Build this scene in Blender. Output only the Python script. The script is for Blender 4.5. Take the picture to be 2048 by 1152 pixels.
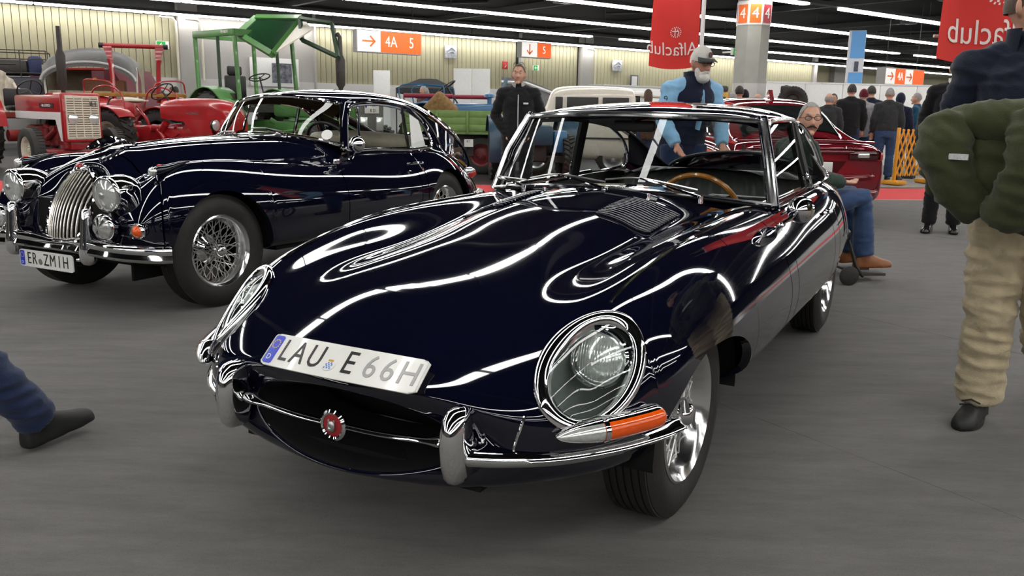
import bpy, bmesh, math, random
import numpy as np
from mathutils import Vector, Matrix, Euler
for o in list(bpy.data.objects): bpy.data.objects.remove(o)
SC = bpy.context.scene
COL = SC.collection
pi = math.pi
# ---------------------------------------------------------------- camera
F_PX, PITCH, ROLL, CAM_H = 1714.0, 0.2053, 0.0172, 1.235
cd = bpy.data.cameras.new('camera'); cam = bpy.data.objects.new('camera', cd); COL.objects.link(cam)
cd.sensor_fit = 'HORIZONTAL'; cd.sensor_width = 36.0; cd.lens = F_PX * 36.0 / 2048.0
cd.clip_start = 0.05; cd.clip_end = 300
_m = Matrix.Rotation(pi / 2 - PITCH, 4, 'X') @ Matrix.Rotation(ROLL, 4, 'Z')
cam.matrix_world = Matrix.Translation((0, 0, CAM_H)) @ _m
SC.camera = cam
# ---------------------------------------------------------------- world, exposure
wd = bpy.data.worlds.new('world'); SC.world = wd; wd.use_nodes = True
wd.node_tree.nodes['Background'].inputs[0].default_value = (0.95, 0.97, 1.0, 1)
wd.node_tree.nodes['Background'].inputs[1].default_value = 0.02
SC.view_settings.view_transform = 'Standard'; SC.view_settings.look = 'None'
SC.view_settings.exposure = 0.0; SC.view_settings.gamma = 1.0; SC.view_settings.use_curve_mapping = False
TUBE_POWER = 18.5
HALL_A = 0.6535                       # direction of the lamp rows and of the long wall
HD = Vector((math.cos(HALL_A), math.sin(HALL_A), 0)); HN = Vector((-math.sin(HALL_A), math.cos(HALL_A), 0))
def hall(n, d, z=0.0): return HN * n + HD * d + Vector((0, 0, z))
SC.cycles.max_bounces = 9; SC.cycles.transparent_max_bounces = 24
SC.cycles.glossy_bounces = 5; SC.cycles.diffuse_bounces = 3
SC.cycles.sample_clamp_indirect = 6.0; SC.cycles.use_denoising = True
# ---------------------------------------------------------------- materials
MATS = {}
def mat(name, col, rough=0.5, metal=0.0, coat=0.0, noise=0.0, nscale=20.0, bump=0.0, bscale=80.0, spec=0.5, emit=0.0, sheen=0.0, trans=0.0):
    if name in MATS: return MATS[name]
    m = bpy.data.materials.new(name); m.use_nodes = True; nt = m.node_tree; b = nt.nodes['Principled BSDF']
    b.inputs['Base Color'].default_value = (*col, 1); b.inputs['Roughness'].default_value = rough
    b.inputs['Metallic'].default_value = metal; b.inputs['Coat Weight'].default_value = coat
    b.inputs['Coat Roughness'].default_value = 0.02; b.inputs['Specular IOR Level'].default_value = spec
    b.inputs['Sheen Weight'].default_value = sheen
    b.inputs['Transmission Weight'].default_value = trans
    if emit:
        b.inputs['Emission Color'].default_value = (*col, 1); b.inputs['Emission Strength'].default_value = emit
    tc = nt.nodes.new('ShaderNodeTexCoord')
    if noise:
        n = nt.nodes.new('ShaderNodeTexNoise'); n.inputs['Scale'].default_value = nscale; n.inputs['Detail'].default_value = 6
        nt.links.new(tc.outputs['Object'], n.inputs['Vector'])
        r = nt.nodes.new('ShaderNodeMapRange'); r.inputs[1].default_value = 0.3; r.inputs[2].default_value = 0.7
        r.inputs[3].default_value = 1 - noise; r.inputs[4].default_value = 1 + noise
        nt.links.new(n.outputs['Fac'], r.inputs[0])
        x = nt.nodes.new('ShaderNodeVectorMath'); x.operation = 'SCALE'; x.inputs[0].default_value = col
        nt.links.new(r.outputs[0], x.inputs['Scale']); nt.links.new(x.outputs[0], b.inputs['Base Color'])
    if bump:
        n2 = nt.nodes.new('ShaderNodeTexNoise'); n2.inputs['Scale'].default_value = bscale; n2.inputs['Detail'].default_value = 4
        nt.links.new(tc.outputs['Object'], n2.inputs['Vector'])
        bp = nt.nodes.new('ShaderNodeBump'); bp.inputs['Strength'].default_value = bump; bp.inputs['Distance'].default_value = 0.01
        nt.links.new(n2.outputs['Fac'], bp.inputs['Height']); nt.links.new(bp.outputs[0], b.inputs['Normal'])
    MATS[name] = m; return m
def glass_mat(name, tint=(0.93, 0.96, 0.95), ior=1.45, rough=0.0):
    if name in MATS: return MATS[name]
    m = bpy.data.materials.new(name); m.use_nodes = True; nt = m.node_tree; nt.nodes.clear()
    out = nt.nodes.new('ShaderNodeOutputMaterial'); mix = nt.nodes.new('ShaderNodeMixShader')
    fr = nt.nodes.new('ShaderNodeFresnel'); ge = nt.nodes.new('ShaderNodeNewGeometry'); mr = nt.nodes.new('ShaderNodeMapRange')
    mr.inputs[3].default_value = ior; mr.inputs[4].default_value = 1 / ior        # a thin pane: same reflection from both faces
    nt.links.new(ge.outputs['Backfacing'], mr.inputs[0]); nt.links.new(mr.outputs[0], fr.inputs[0])
    tr = nt.nodes.new('ShaderNodeBsdfTransparent'); tr.inputs[0].default_value = (*tint, 1)
    gl = nt.nodes.new('ShaderNodeBsdfGlossy'); gl.inputs['Roughness'].default_value = rough
    nt.links.new(fr.outputs[0], mix.inputs[0]); nt.links.new(tr.outputs[0], mix.inputs[1]); nt.links.new(gl.outputs[0], mix.inputs[2])
    nt.links.new(mix.outputs[0], out.inputs[0]); MATS[name] = m; return m
PAINT = mat('navy black car paint', (0.0022, 0.0026, 0.0095), 0.04, 0, 0.6, noise=0.05, nscale=3)
CHROME = mat('polished chrome', (0.86, 0.86, 0.87), 0.045, 1.0, noise=0.02, nscale=9)
CHROMET = mat('bright window trim', (0.84, 0.84, 0.85), 0.16, 1.0, noise=0.02, nscale=9)
STEEL = mat('satin steel', (0.55, 0.55, 0.54), 0.3, 1.0, noise=0.08, nscale=30)
RUBBER = mat('black tyre rubber', (0.017, 0.016, 0.014), 0.62, noise=0.2, nscale=14, bump=0.15)
BLACK = mat('black matt', (0.006, 0.006, 0.006), 0.75, noise=0.1, spec=0.2)
TRIM = mat('black trim rubber', (0.008, 0.008, 0.008), 0.45, noise=0.1)
LEATHER = mat('black leather', (0.011, 0.012, 0.011), 0.38, noise=0.15, bump=0.1)
WHITEP = mat('white plate', (0.72, 0.72, 0.68), 0.28, noise=0.02, coat=0.3)
PBLUE = mat('plate blue', (0.006, 0.035, 0.5), 0.3, noise=0.04)
INK = mat('black ink', (0.012, 0.012, 0.012), 0.35, noise=0.05)
GLAREINK = mat('ink paled by glare', (0.32, 0.32, 0.31), 0.3, noise=0.05)  # black plate ink with the reflected glare put into its colour
AMBER = mat('amber lens', (0.75, 0.09, 0.004), 0.12, noise=0.06, nscale=60, coat=0.6)
REDLENS = mat('red lens', (0.5, 0.01, 0.008), 0.12, noise=0.06, coat=0.6)
LENS = mat('clear lamp lens', (.70, .72, .70), 0.13, 0.6, noise=0.15, nscale=90, coat=0.8)
GLASS = glass_mat('window glass')
WHITE = mat('white paint', (0.72, 0.72, 0.70), 0.45, noise=0.03)
# ---------------------------------------------------------------- mesh helper
class MB:
    def __init__(s): s.v = []; s.f = []
    def add(s, vs, fs):
        n = len(s.v); s.v += [tuple(map(float, p)) for p in vs]; s.f += [tuple(n + i for i in f) for f in fs]; return s
    def xf(s, M):
        s.v = [tuple(M @ Vector(p)) for p in s.v]; return s
    def join(s, o, M=None):
        vs = o.v if M is None else [tuple(M @ Vector(p)) for p in o.v]
        return s.add(vs, o.f)
    def box(s, c, d, rot=None, bev=0.0):
        hx, hy, hz = d[0] / 2, d[1] / 2, d[2] / 2
        if bev <= 0:
            vs = [Vector((x, y, z)) for x in (-hx, hx) for y in (-hy, hy) for z in (-hz, hz)]
            fs = [(0, 1, 3, 2), (4, 6, 7, 5), (0, 4, 5, 1), (2, 3, 7, 6), (0, 2, 6, 4), (1, 5, 7, 3)]
        else:
            b = min(bev, hx * .95, hy * .95, hz * .95); bm = bmesh.new(); bmesh.ops.create_cube(bm, size=1)
            for v in bm.verts: v.co = Vector((v.co.x * d[0], v.co.y * d[1], v.co.z * d[2]))
            bmesh.ops.bevel(bm, geom=list(bm.edges), offset=b, segments=2, profile=0.5, affect='EDGES')
            bm.verts.index_update(); vs = [v.co.copy() for v in bm.verts]; fs = [tuple(v.index for v in f.verts) for f in bm.faces]; bm.free()
        if rot is not None:
            R = rot if isinstance(rot, Matrix) else Euler(rot).to_matrix()
            vs = [R.to_3x3() @ v for v in vs]
        return s.add([v + Vector(c) for v in vs], fs)
    def tube(s, pts, r, n=8, caps=True, closed=False, flat=1.0, up=(0, 0, 1)):
        pts = [Vector(p) for p in pts]; m = len(pts); rr = r if isinstance(r, (list, tuple)) else [r] * m
        vs = []; T0 = None; prev = None
        for i in range(m):
            if closed: t = pts[(i + 1) % m] - pts[i - 1]
            else: t = pts[min(i + 1, m - 1)] - pts[max(i - 1, 0)]
            t.normalize()
            if prev is None:
                u = Vector(up); 
                if abs(u.dot(t)) > 0.95: u = Vector((1, 0, 0)) if abs(t.x) < 0.9 else Vector((0, 1, 0))
                a = t.cross(u).normalized()
            else:
                a = prev - t * prev.dot(t); a.normalize()
            b = a.cross(t).normalized(); prev = a
            for k in range(n):
                an = 2 * pi * k / n; vs.append(pts[i] + (a * math.cos(an) + b * math.sin(an) * flat) * rr[i])
        fs = []
        for i in range(m if closed else m - 1):
            j = (i + 1) % m
            for k in range(n): fs.append((i * n + k, i * n + (k + 1) % n, j * n + (k + 1) % n, j * n + k))
        if caps and not closed: fs += [tuple(range(n - 1, -1, -1)), tuple((m - 1) * n + k for k in range(n))]
        return s.add(vs, fs)
    def lathe(s, prof, n=32, axis='z', c=(0, 0, 0), caps=False):
        vs = []
        for (r, h) in prof:
            for k in range(n):
                a = 2 * pi * k / n; x, y = r * math.cos(a), r * math.sin(a)
                p = {'z': (x, y, h), 'y': (x, h, y), 'x': (h, x, y)}[axis]; vs.append(Vector(p) + Vector(c))
        fs = []
        for i in range(len(prof) - 1):
            for k in range(n): fs.append((i * n + k, i * n + (k + 1) % n, (i + 1) * n + (k + 1) % n, (i + 1) * n + k))
        if caps: fs += [tuple(range(n)), tuple((len(prof) - 1) * n + k for k in range(n))]
        return s.add(vs, fs)
    def cyl(s, a, b, r, n=12, r2=None): return s.tube([a, b], [r, r if r2 is None else r2], n)
    def ball(s, c, r, n=12, m=8, rot=None):
        r = (r, r, r) if not isinstance(r, (tuple, list)) else r; vs = []; fs = []
        R = Euler(rot).to_matrix() if rot is not None else Matrix.Identity(3)
        for i in range(m + 1):
            t = pi * i / m
            for k in range(n):
                a = 2 * pi * k / n
                vs.append(R @ Vector((r[0] * math.sin(t) * math.cos(a), r[1] * math.sin(t) * math.sin(a), r[2] * math.cos(t))) + Vector(c))
        for i in range(m):
            for k in range(n): fs.append((i * n + k, (i + 1) * n + k, (i + 1) * n + (k + 1) % n, i * n + (k + 1) % n))
        return s.add(vs, fs)
    def grid(s, A, closed_u=False, closed_v=False, flip=False):
        U = len(A); V = len(A[0]); vs = [p for row in A for p in row]; fs = []
        for i in range(U if closed_u else U - 1):
            for j in range(V if closed_v else V - 1):
                f = (i * V + j, i * V + (j + 1) % V, ((i + 1) % U) * V + (j + 1) % V, ((i + 1) % U) * V + j)
                fs.append(f[::-1] if flip else f)
        return s.add(vs, fs)
    def prism(s, poly, a, b):            # poly of 3-D points swept from offset a to offset b
        n = len(poly); a = Vector(a); b = Vector(b)
        vs = [Vector(p) + a for p in poly] + [Vector(p) + b for p in poly]
        fs = [tuple(range(n - 1, -1, -1)), tuple(range(n, 2 * n))] + [(i, (i + 1) % n, n + (i + 1) % n, n + i) for i in range(n)]
        return s.add(vs, fs)
    def mesh(s, name, m, sharp=40):
        me = bpy.data.meshes.new(name); me.from_pydata(s.v, [], s.f)
        bm = bmesh.new(); bm.from_mesh(me); bmesh.ops.remove_doubles(bm, verts=bm.verts, dist=1e-6)
        bmesh.ops.recalc_face_normals(bm, faces=bm.faces); bm.to_mesh(me); bm.free()
        me.materials.append(m); me.shade_smooth()
        if sharp is not None: me.set_sharp_from_angle(angle=math.radians(sharp))
        return me
def obj(name, mb, m, parent=None, loc=None, rot=None, sharp=40, kind=None, label=None):
    me = mb if isinstance(mb, bpy.types.Mesh) else mb.mesh(name, m, sharp)
    o = bpy.data.objects.new(name, me); COL.objects.link(o)
    if parent is not None: o.parent = parent
    if loc is not None: o.location = loc
    if rot is not None: o.rotation_euler = rot
    if kind: o['kind'] = kind
    if label: o['label'] = label
    return o
def thing(name, label, cat, loc=(0, 0, 0), rz=0.0, group=None):
    o = bpy.data.objects.new(name, None); o.empty_display_size = 0.1; COL.objects.link(o)
    o.location = loc; o.rotation_euler = (0, 0, rz); return tag(o, label, cat, group)
def tag(o, label, cat, group=None):
    o['label'] = label; o['category'] = cat
    if group: o['group'] = group
    return o
def copy_tree(o, parent=None):
    c = o.copy(); COL.objects.link(c); c.parent = parent
    for ch in list(o.children): copy_tree(ch, c)
    return c
def text_mb(s, size, depth=0.002, shear=0.0, align='CENTER', spacing=1.0, xs=1.0):
    cu = bpy.data.curves.new('t', 'FONT'); cu.body = s; cu.size = size; cu.extrude = depth / 2; cu.align_x = align; cu.align_y = 'CENTER'
    cu.shear = shear; cu.space_character = spacing; cu.resolution_u = 3
    o = bpy.data.objects.new('t', cu); COL.objects.link(o)
    me = o.to_mesh(); mb = MB(); mb.add([(v.co.x * xs, v.co.y, v.co.z) for v in me.vertices], [tuple(p.vertices) for p in me.polygons])
    o.to_mesh_clear(); bpy.data.objects.remove(o); bpy.data.curves.remove(cu); return mb
def frame(o, x, z):                       # matrix with given x axis (text right) and z axis (text normal)
    x = Vector(x).normalized(); z = Vector(z).normalized(); y = z.cross(x).normalized(); x = y.cross(z)
    M = Matrix.Identity(4)
    for i in range(3): M[i][0], M[i][1], M[i][2], M[i][3] = x[i], y[i], z[i], o[i]
    return M
def crv(pts, n=8, closed=False):          # Catmull-Rom through points
    P = [Vector(p) for p in pts]; m = len(P); out = []
    for i in range(m if closed else m - 1):
        p1, p2 = P[i], P[(i + 1) % m]
        p0 = P[i - 1] if (closed or i > 0) else p1 * 2 - p2
        p3 = P[(i + 2) % m] if (closed or i + 2 < m) else p2 * 2 - p1
        for k in range(n):
            t = k / n
            out.append(0.5 * ((2 * p1) + (p2 - p0) * t + (2 * p0 - 5 * p1 + 4 * p2 - p3) * t * t + (3 * p1 - p0 - 3 * p2 + p3) * t ** 3))
    if not closed: out.append(P[-1])
    return out
# ---------------------------------------------------------------- smooth bodywork from a net of section points
def bw(u, n):
    """rows of cubic B-spline weights on n control points, clamped by extrapolating end points"""
    u = np.asarray(u, float); W = np.zeros((len(u), n)); i = np.clip(np.floor(u).astype(int), 0, n - 2); f = u - i
    w = np.stack([(1 - f) ** 3 / 6, (3 * f ** 3 - 6 * f ** 2 + 4) / 6, (-3 * f ** 3 + 3 * f ** 2 + 3 * f + 1) / 6, f ** 3 / 6], 1)
    for k in range(4):
        j = i - 1 + k
        for r in range(len(u)):
            jj = j[r]
            if jj < 0: W[r, 0] += 2 * w[r, k]; W[r, 1] -= w[r, k]
            elif jj >= n: W[r, n - 1] += 2 * w[r, k]; W[r, n - 2] -= w[r, k]
            else: W[r, jj] += w[r, k]
    return W
class Net:
    """stations x section points; every section starts on the centre line (y=0); mirror_end closes it on the centre line below"""
    def __init__(s, st, mirror_end=False, mirror=True, comp=0.6):
        A = np.array(st, float); s.T, s.I = A.shape[:2]; s.me = mirror_end; s.mi = mirror; Q = A.copy()
        for _ in range(2):
            s.A = Q; E = s.ev(np.arange(s.T), np.arange(s.I)); Q = Q + comp * (A - E)
            if mirror: Q[:, 0, 1] = 0
            if mirror_end: Q[:, -1, 1] = 0
        s.A = Q
    def ev(s, t, u):
        A = s.A; a = 0
        if s.mi:
            g = A[:, 1:4][:, ::-1].copy(); g[:, :, 1] *= -1; A = np.concatenate([g, A], 1); a = 3
        if s.me:
            g = A[:, -4:-1][:, ::-1].copy(); g[:, :, 1] *= -1; A = np.concatenate([A, g], 1)
        Wu = bw(np.asarray(u, float) + a, A.shape[1]); Wt = bw(t, s.T)
        return np.einsum('ti,ijk,uj->tuk', Wt, A, Wu)
    def t_at_x(s, x, u=6.0, lo=0.0):
        tt = np.linspace(lo, s.T - 1, 900); X = s.ev(tt, [u])[:, 0, 0]
        o = np.argsort(X); return float(np.interp(x, X[o], tt[o]))
def patch(net, ts, u0, u1, nu, trim=None, both=True, flange=0.03, ends=True, hole=None, ufine=240):
    """grid patch of a net; trim(x)->height under which the side is cut away; the edges are turned inward by flange"""
    P = net.ev(ts, np.linspace(u0, u1, ufine)); rows = []
    for c in P:
        L = np.concatenate([[0], np.cumsum(np.linalg.norm(np.diff(c, axis=0), axis=1))]); end = L[-1]
        if trim is not None:
            z = trim(c[int(len(c) * 0.7)][0])
            if z is not None:
                k0 = int(np.argmax(c[:, 1])) if True else 0
                for k in range(max(k0 - 60, 1), len(c)):
                    if c[k, 2] < z and c[k - 1, 2] >= z:
                        f = (c[k - 1, 2] - z) / (c[k - 1, 2] - c[k, 2]); end = L[k - 1] + f * (L[k] - L[k - 1]); break
        q = np.linspace(0, end, nu); rows.append(np.stack([np.interp(q, L, c[:, j]) for j in range(3)], 1))
    G = np.array(rows); mb = MB()
    for sgn in ((1, -1) if both else (1,)):
        H = G.copy(); H[:, :, 1] *= sgn; vs = H.reshape(-1, 3); U, V = H.shape[:2]; fs = []
        for i in range(U - 1):
            for j in range(V - 1):
                if hole is not None:
                    ctr = (H[i, j] + H[i + 1, j + 1] + H[i, j + 1] + H[i + 1, j]) / 4
                    if hole(ctr[0], abs(ctr[1]), ctr[2]): continue
                fs.append((i * V + j, i * V + j + 1, (i + 1) * V + j + 1, (i + 1) * V + j))
        mb.add(vs, fs)
        if flange:
            e = H[:, -1].copy(); i2 = e.copy(); i2[:, 1] -= sgn * np.minimum(flange, np.abs(e[:, 1])); 
            mb.grid([list(e), list(i2)])
            if ends:
                for k in (0, -1):
                    e = H[k].copy(); nrm = np.zeros_like(e); nrm[:, 1] = -e[:, 1]; nrm[:, 2] = 0.45 - e[:, 2]; nrm /= (np.linalg.norm(nrm, axis=1)[:, None] + 1e-6)
                    mb.grid([list(e), list(e + nrm * min(flange, 0.02))])
    return mb
# ---------------------------------------------------------------- the hall: floor, carpets, walls, ceiling
def carpet_mat(name, c0, c1, sc=2.0):
    m = mat(name, c0, 0.95, spec=0.1, sheen=0.15, bump=0.5, bscale=420); nt = m.node_tree; b = nt.nodes['Principled BSDF']; tc = nt.nodes.new('ShaderNodeTexCoord')
    mp = nt.nodes.new('ShaderNodeMapping'); mp.inputs['Scale'].default_value = (1.2, 5.0, 1.0); mp.inputs['Rotation'].default_value = (0, 0, 0.25)
    nt.links.new(tc.outputs['Object'], mp.inputs[0])
    n = nt.nodes.new('ShaderNodeTexNoise'); n.inputs['Scale'].default_value = sc; n.inputs['Detail'].default_value = 9; n.inputs['Roughness'].default_value = 0.72
    nt.links.new(mp.outputs[0], n.inputs[0])
    f = nt.nodes.new('ShaderNodeTexNoise'); f.inputs['Scale'].default_value = 240; f.inputs['Detail'].default_value = 3
    nt.links.new(tc.outputs['Object'], f.inputs[0])
    a = nt.nodes.new('ShaderNodeMath'); a.operation = 'MULTIPLY_ADD'; a.inputs[1].default_value = 0.55
    nt.links.new(f.outputs[0], a.inputs[0]); nt.links.new(n.outputs[0], a.inputs[2])
    r = nt.nodes.new('ShaderNodeValToRGB'); r.color_ramp.elements[0].position = 0.52; r.color_ramp.elements[1].position = 1.0
    r.color_ramp.elements[0].color = (*c0, 1); r.color_ramp.elements[1].color = (*c1, 1)
    nt.links.new(a.outputs[0], r.inputs[0]); nt.links.new(r.outputs[0], b.inputs['Base Color']); return m
CARPET = carpet_mat('grey exhibition carpet', (0.080, 0.0775, 0.073), (0.148, 0.142, 0.133))
REDC = carpet_mat('red aisle carpet', (0.50, 0.022, 0.028), (0.62, 0.035, 0.04))
def struct(name, mb, m, **k): return obj(name, mb, m, kind='structure', **k)
N_WALL = 29.45; CEIL_Z = 4.6
HROT = (0, 0, HALL_A)
FLOORM = mat('hall floor sealed asphalt', (0.045, 0.045, 0.046), 0.35, noise=0.2, nscale=1.5)
fl = struct('floor', MB().box(tuple(hall(4, 30, -0.104)), (112, 60, 0.2), rot=HROT), FLOORM)
CONC = mat('pale floor strip', (0.24, 0.225, 0.20), 0.6, noise=0.15, nscale=4)
# grey carpet in two-metre strips (seams run along the cars), red strips across the back and down the right side
sa = Vector((0.56, -0.83, 0)).normalized(); sb = Vector((0.83, 0.56, 0)).normalized(); S0 = Vector((-2.01, 4.30, 0))
def clip_strip(k):
    """two-metre strip between seam k and k+1, cut by the edge of the red carpet"""
    e = lambda x: 12.28 + 0.098 * (x + 0.44)
    pts = []
    for off in (k * 2.0 + .0004, (k + 1) * 2.0 - .0004):
        o = S0 + sb * off; d = -sa
        t = (e(o.x) - o.y) / (d.y - 0.098 * d.x); pts.append(o + d * t)
    o0, o1 = S0 + sb * (k * 2.0 + .0004) + sa * 14, S0 + sb * ((k + 1) * 2.0 - .0004) + sa * 14
    return [pts[0], pts[1], o1, o0]
for k in range(-5, 6):
    q = clip_strip(k); obj('carpet_strip', MB().prism(q, (0, 0, -.004), (0, 0, .0 + .0006 * ((k * 7) % 3 - 1))), CARPET, fl)
def band(p0, p1, w0, w1, m, name, z=.002):
    p0, p1 = Vector(p0), Vector(p1); n = Vector((-(p1 - p0).y, (p1 - p0).x, 0)).normalized()
    return obj(name, MB().prism([p0 + n * w0, p1 + n * w0, p1 + n * w1, p0 + n * w1], (0, 0, -.006), (0, 0, z)), m, fl)
band((-14, 10.95, 0), (16, 13.89, 0), .0, .06, mat('carpet edge strip', (.30, .27, .23), .5, noise=.05), 'edge_strip', .004)
band((-14, 10.95, 0), (16, 13.89, 0), .06, 2.0, REDC, 'red_carpet_strip')
band((4.6, 15.05, 0), (19, 16.4, 0), 0, 2.6, CONC, 'pale_floor_strip')
# red aisle to the right of the cars, out of frame but mirrored in their flanks
band((9.5, -8, 0), (5.9, 2.5, 0), -.0, -2.2, REDC, 'red_carpet_strip')
# long ribbed wall: panels to 27 m one by one, the far rest joined
WALLM = mat('cream ribbed wall panel', (0.36, 0.335, 0.215), 0.55, noise=0.04, nscale=3)
WALLG = mat('pale grey wall', (0.36, 0.345, 0.32), 0.6, noise=0.03)
LOWW = mat('white lower wall', (0.50, 0.485, 0.47), 0.6, noise=0.03)
wl = struct('wall_back', MB().box(tuple(hall(N_WALL + .15, 16.8, 2.3)), (54, .2, 4.6), rot=HROT), mat('dark wall core', (.02, .02, .018), .8, noise=.05))
pm = MB().box((0, 0, 0), (.196, .05, 1.92), bev=.008).mesh('wall_panel', WALLM)
def ribs(d0, d1): return np.arange(d0 + .105, d1 - .05, .21)
for d0, d1 in ((2.0, 8.74), (13.5, 22.6), (22.8, 26.0)):
    for d in ribs(d0, d1): obj('wall_panel', pm, WALLM, wl, loc=tuple(hall(N_WALL, d, 3.02)), rot=HROT)
far = MB()
for d in list(ribs(26.75, 43.6)) + list(ribs(-9.5, 2.0)): far.box(tuple(hall(N_WALL, d, 3.02)), (.196, .05, 1.92), rot=HROT)
obj('far_wall_panels', far, WALLM, wl, kind='stuff')
obj('flat_wall_section', MB().box(tuple(hall(N_WALL - .02, 11.45, 3.0)), (4.05, .1, 1.98), rot=HROT), WALLG, wl)
obj('lower_wall', MB().box(tuple(hall(N_WALL - .03, 16.8, 1.03)), (54, .12, 2.06), rot=HROT), LOWW, wl)
for d, w in ((9.05, .62), (26.36, .62), (13.46, .06), (22.7, .10)):
    struct('trim_1', MB().box(tuple(hall(N_WALL - .12, d, 2.3)), (w, .3 if w > .2 else .16, 4.6), rot=HROT, bev=.01), WALLG)
for d in (8.66, 9.46, 26.78): obj('wall_pipe', MB().tube([hall(N_WALL - .28, d, 2.0), hall(N_WALL - .28, d, 3.8), hall(N_WALL - .28, d - .10, 3.9), hall(N_WALL - .28, d - .5, 3.92)], .035, 10), mat('cream pipe', (.58, .55, .44), .45, noise=.04), wl)
struct('wall_back_far', MB().box(tuple(hall(33.6, 62, 2.3)), (37, .3, 4.6), rot=HROT), WALLM)
for d in (45.2, 52, 58): struct('trim_2', MB().box(tuple(hall(33.3, d, 2.3)), (1.1, .5, 4.6), rot=HROT), WALLG)
struct('wall_right', MB().box(tuple(hall(31.5, 43.75, 2.3)), (.3, 4.4, 4.6), rot=HROT), WALLG)
struct('wall_left', MB().box(tuple(hall(2, -24, 2.3)), (.3, 58, 4.6), rot=HROT), mat('dark hall side', (.10, .095, .085), .7, noise=.1, nscale=.7))
struct('wall_end', MB().box(tuple(hall(4, 84, 2.3)), (.3, 62, 4.6), rot=HROT), mat('dark hall side', (.10, .095, .085), .7))
struct('wall_front', MB().box(tuple(hall(-24.5, 30, 2.3)), (112, .3, 4.6), rot=HROT), mat('dark hall side', (.10, .095, .085), .7))
CEILM = mat('black ceiling', (0.004, 0.004, 0.0045), 0.9, noise=0.3, nscale=.6, spec=.1)
ce = struct('ceiling', MB().box(tuple(hall(4, 30, CEIL_Z + .1)), (112, 60, .2), rot=HROT), CEILM)
BEAM = mat('dark steel beam', (0.012, 0.012, 0.013), 0.6, noise=.1)
for d in range(0, 78, 6): obj('ceiling_beam', MB().box(tuple(hall(4, d, CEIL_Z - .09)), (.16, 58, .18), rot=HROT), BEAM, ce)
for k, (n0, d0) in enumerate(((26.2, 14), (22.4, 21), (26, 27), (19.5, 33), (23.5, 39), (26.0, 8))):
    obj('roof_brace', MB().tube([hall(n0, d0, CEIL_Z - .1), hall(n0 - 3.0, d0 + 2.6, CEIL_Z - .02)], .05, 6), BEAM, ce)
for k, (n0, d0) in enumerate(((12.2, 24), (16, 38), (20.0, 17), (12.5, 33), (23.0, 25), (16, 29), (23.4, 36), (12, 40))):
    obj('ceiling_box', MB().box(tuple(hall(n0, d0, CEIL_Z - .22)), (.5, .35, .16), rot=HROT, bev=.02), mat('grey ceiling box', (.04, .04, .04), .5, noise=.1), ce)
# ---- column with the numbered collar
oc = lambda r, z, a0: [(r * math.cos(a0 + pi / 4 * k), r * math.sin(a0 + pi / 4 * k), z) for k in range(8)]
cl = struct('column', MB().prism(oc(.425, 0, math.radians(13.5)), (0, 0, 1.98), (0, 0, CEIL_Z)), mat('grey column', (.33, .325, .29), .7, noise=.08, nscale=3), loc=(5.92, 22.35, 0))
obj('column_foot', MB().prism(oc(.432, 0, math.radians(13.5)), (0, 0, 0), (0, 0, 1.98)), LOWW, cl)
obj('column_collar', MB().prism(oc(.437, 0, math.radians(13.5)), (0, 0, 3.38), (0, 0, 3.95)), WHITE, cl)
ORANGE = mat('sign orange', (.80, .14, .012), .4, noise=.03); DRED = mat('sign dark red', (.42, .02, .03), .4, noise=.03)
for k, m in ((-1, DRED), (0, ORANGE), (1, ORANGE), (2, DRED), (-2, DRED)):
    a = math.radians(-99) - k * pi / 4; nrm = Vector((math.cos(a), math.sin(a), 0)); c = nrm * .410; xr = Vector((-nrm.y, nrm.x, 0))
    if k in (-1,): m = DRED
    p_ = obj('number_field', MB().box((0, 0, 0), (.27, .44, .006)).xf(frame(c + Vector((0, 0, 3.645)), xr, nrm)), m, cl)
    obj('number', text_mb('4', .36, .006).xf(frame(c + nrm * .008 + Vector((0, 0, 3.645)), xr, nrm)), WHITE, cl)
# ---- hanging direction signs: backlit boxes
def lit(name, col, e): return mat(name, col, .5, emit=e)
LW = lit('backlit white', (.55, .53, .50), .9); LO = lit('backlit orange', (.62, .085, .004), .75)
def arrow(size, ang):
    w = size * .13; mb = MB().box((-.05 * size, 0, 0), (1.0 * size, w, .01))
    for s in (1, -1): mb.box((.28 * size, s * .17 * size, 0), (.56 * size, w, .01), rot=(0, 0, -s * .78))
    return mb.xf(Matrix.Rotation(ang, 4, 'Z'))
def sign(label, n, d0, d1, z0, z1, fields, depth=.28):
    t = thing('hanging_sign', label, 'sign', tuple(hall(n, (d0 + d1) / 2, (z0 + z1) / 2)), HALL_A); W_, H_ = d1 - d0, z1 - z0
    obj('sign_case', MB().box((0, depth / 2 + .004, 0), (W_ + .04, depth, H_ + .04)), mat('sign case', (.28, .27, .26), .5, noise=.05), t)
    for s in (-.4, .4): obj('hanger', MB().cyl((s * W_, depth / 2, H_ / 2), (s * W_, depth / 2, CEIL_Z - (z0 + z1) / 2), .012, 6), BEAM, t)
    x = -W_ / 2
    for w, m, kind, tm in fields:
        w *= W_; obj('sign_field', MB().box((x + w / 2, 0, 0), (w - .015, .012, H_ - .02)), m, t); M = frame((x + w / 2, -.012, 0), (1, 0, 0), (0, -1, 0))
        if kind in ('>', 'v'): obj('sign_arrow', arrow(H_ * .66, 0 if kind == '>' else -pi / 2).xf(M), tm, t)
        elif kind: obj('sign_text', text_mb(kind, H_ * .72, .01, xs=.8).xf(M), tm, t)
        x += w
    return t
sign('lit hanging sign with orange arrow, 4A and 5 above the green tractor', 26, 13.42, 15.83, 3.01, 3.69, [(.355, LW, '>', ORANGE), (.325, LO, '4A', LW), (.32, LO, '5', LW)])
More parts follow.
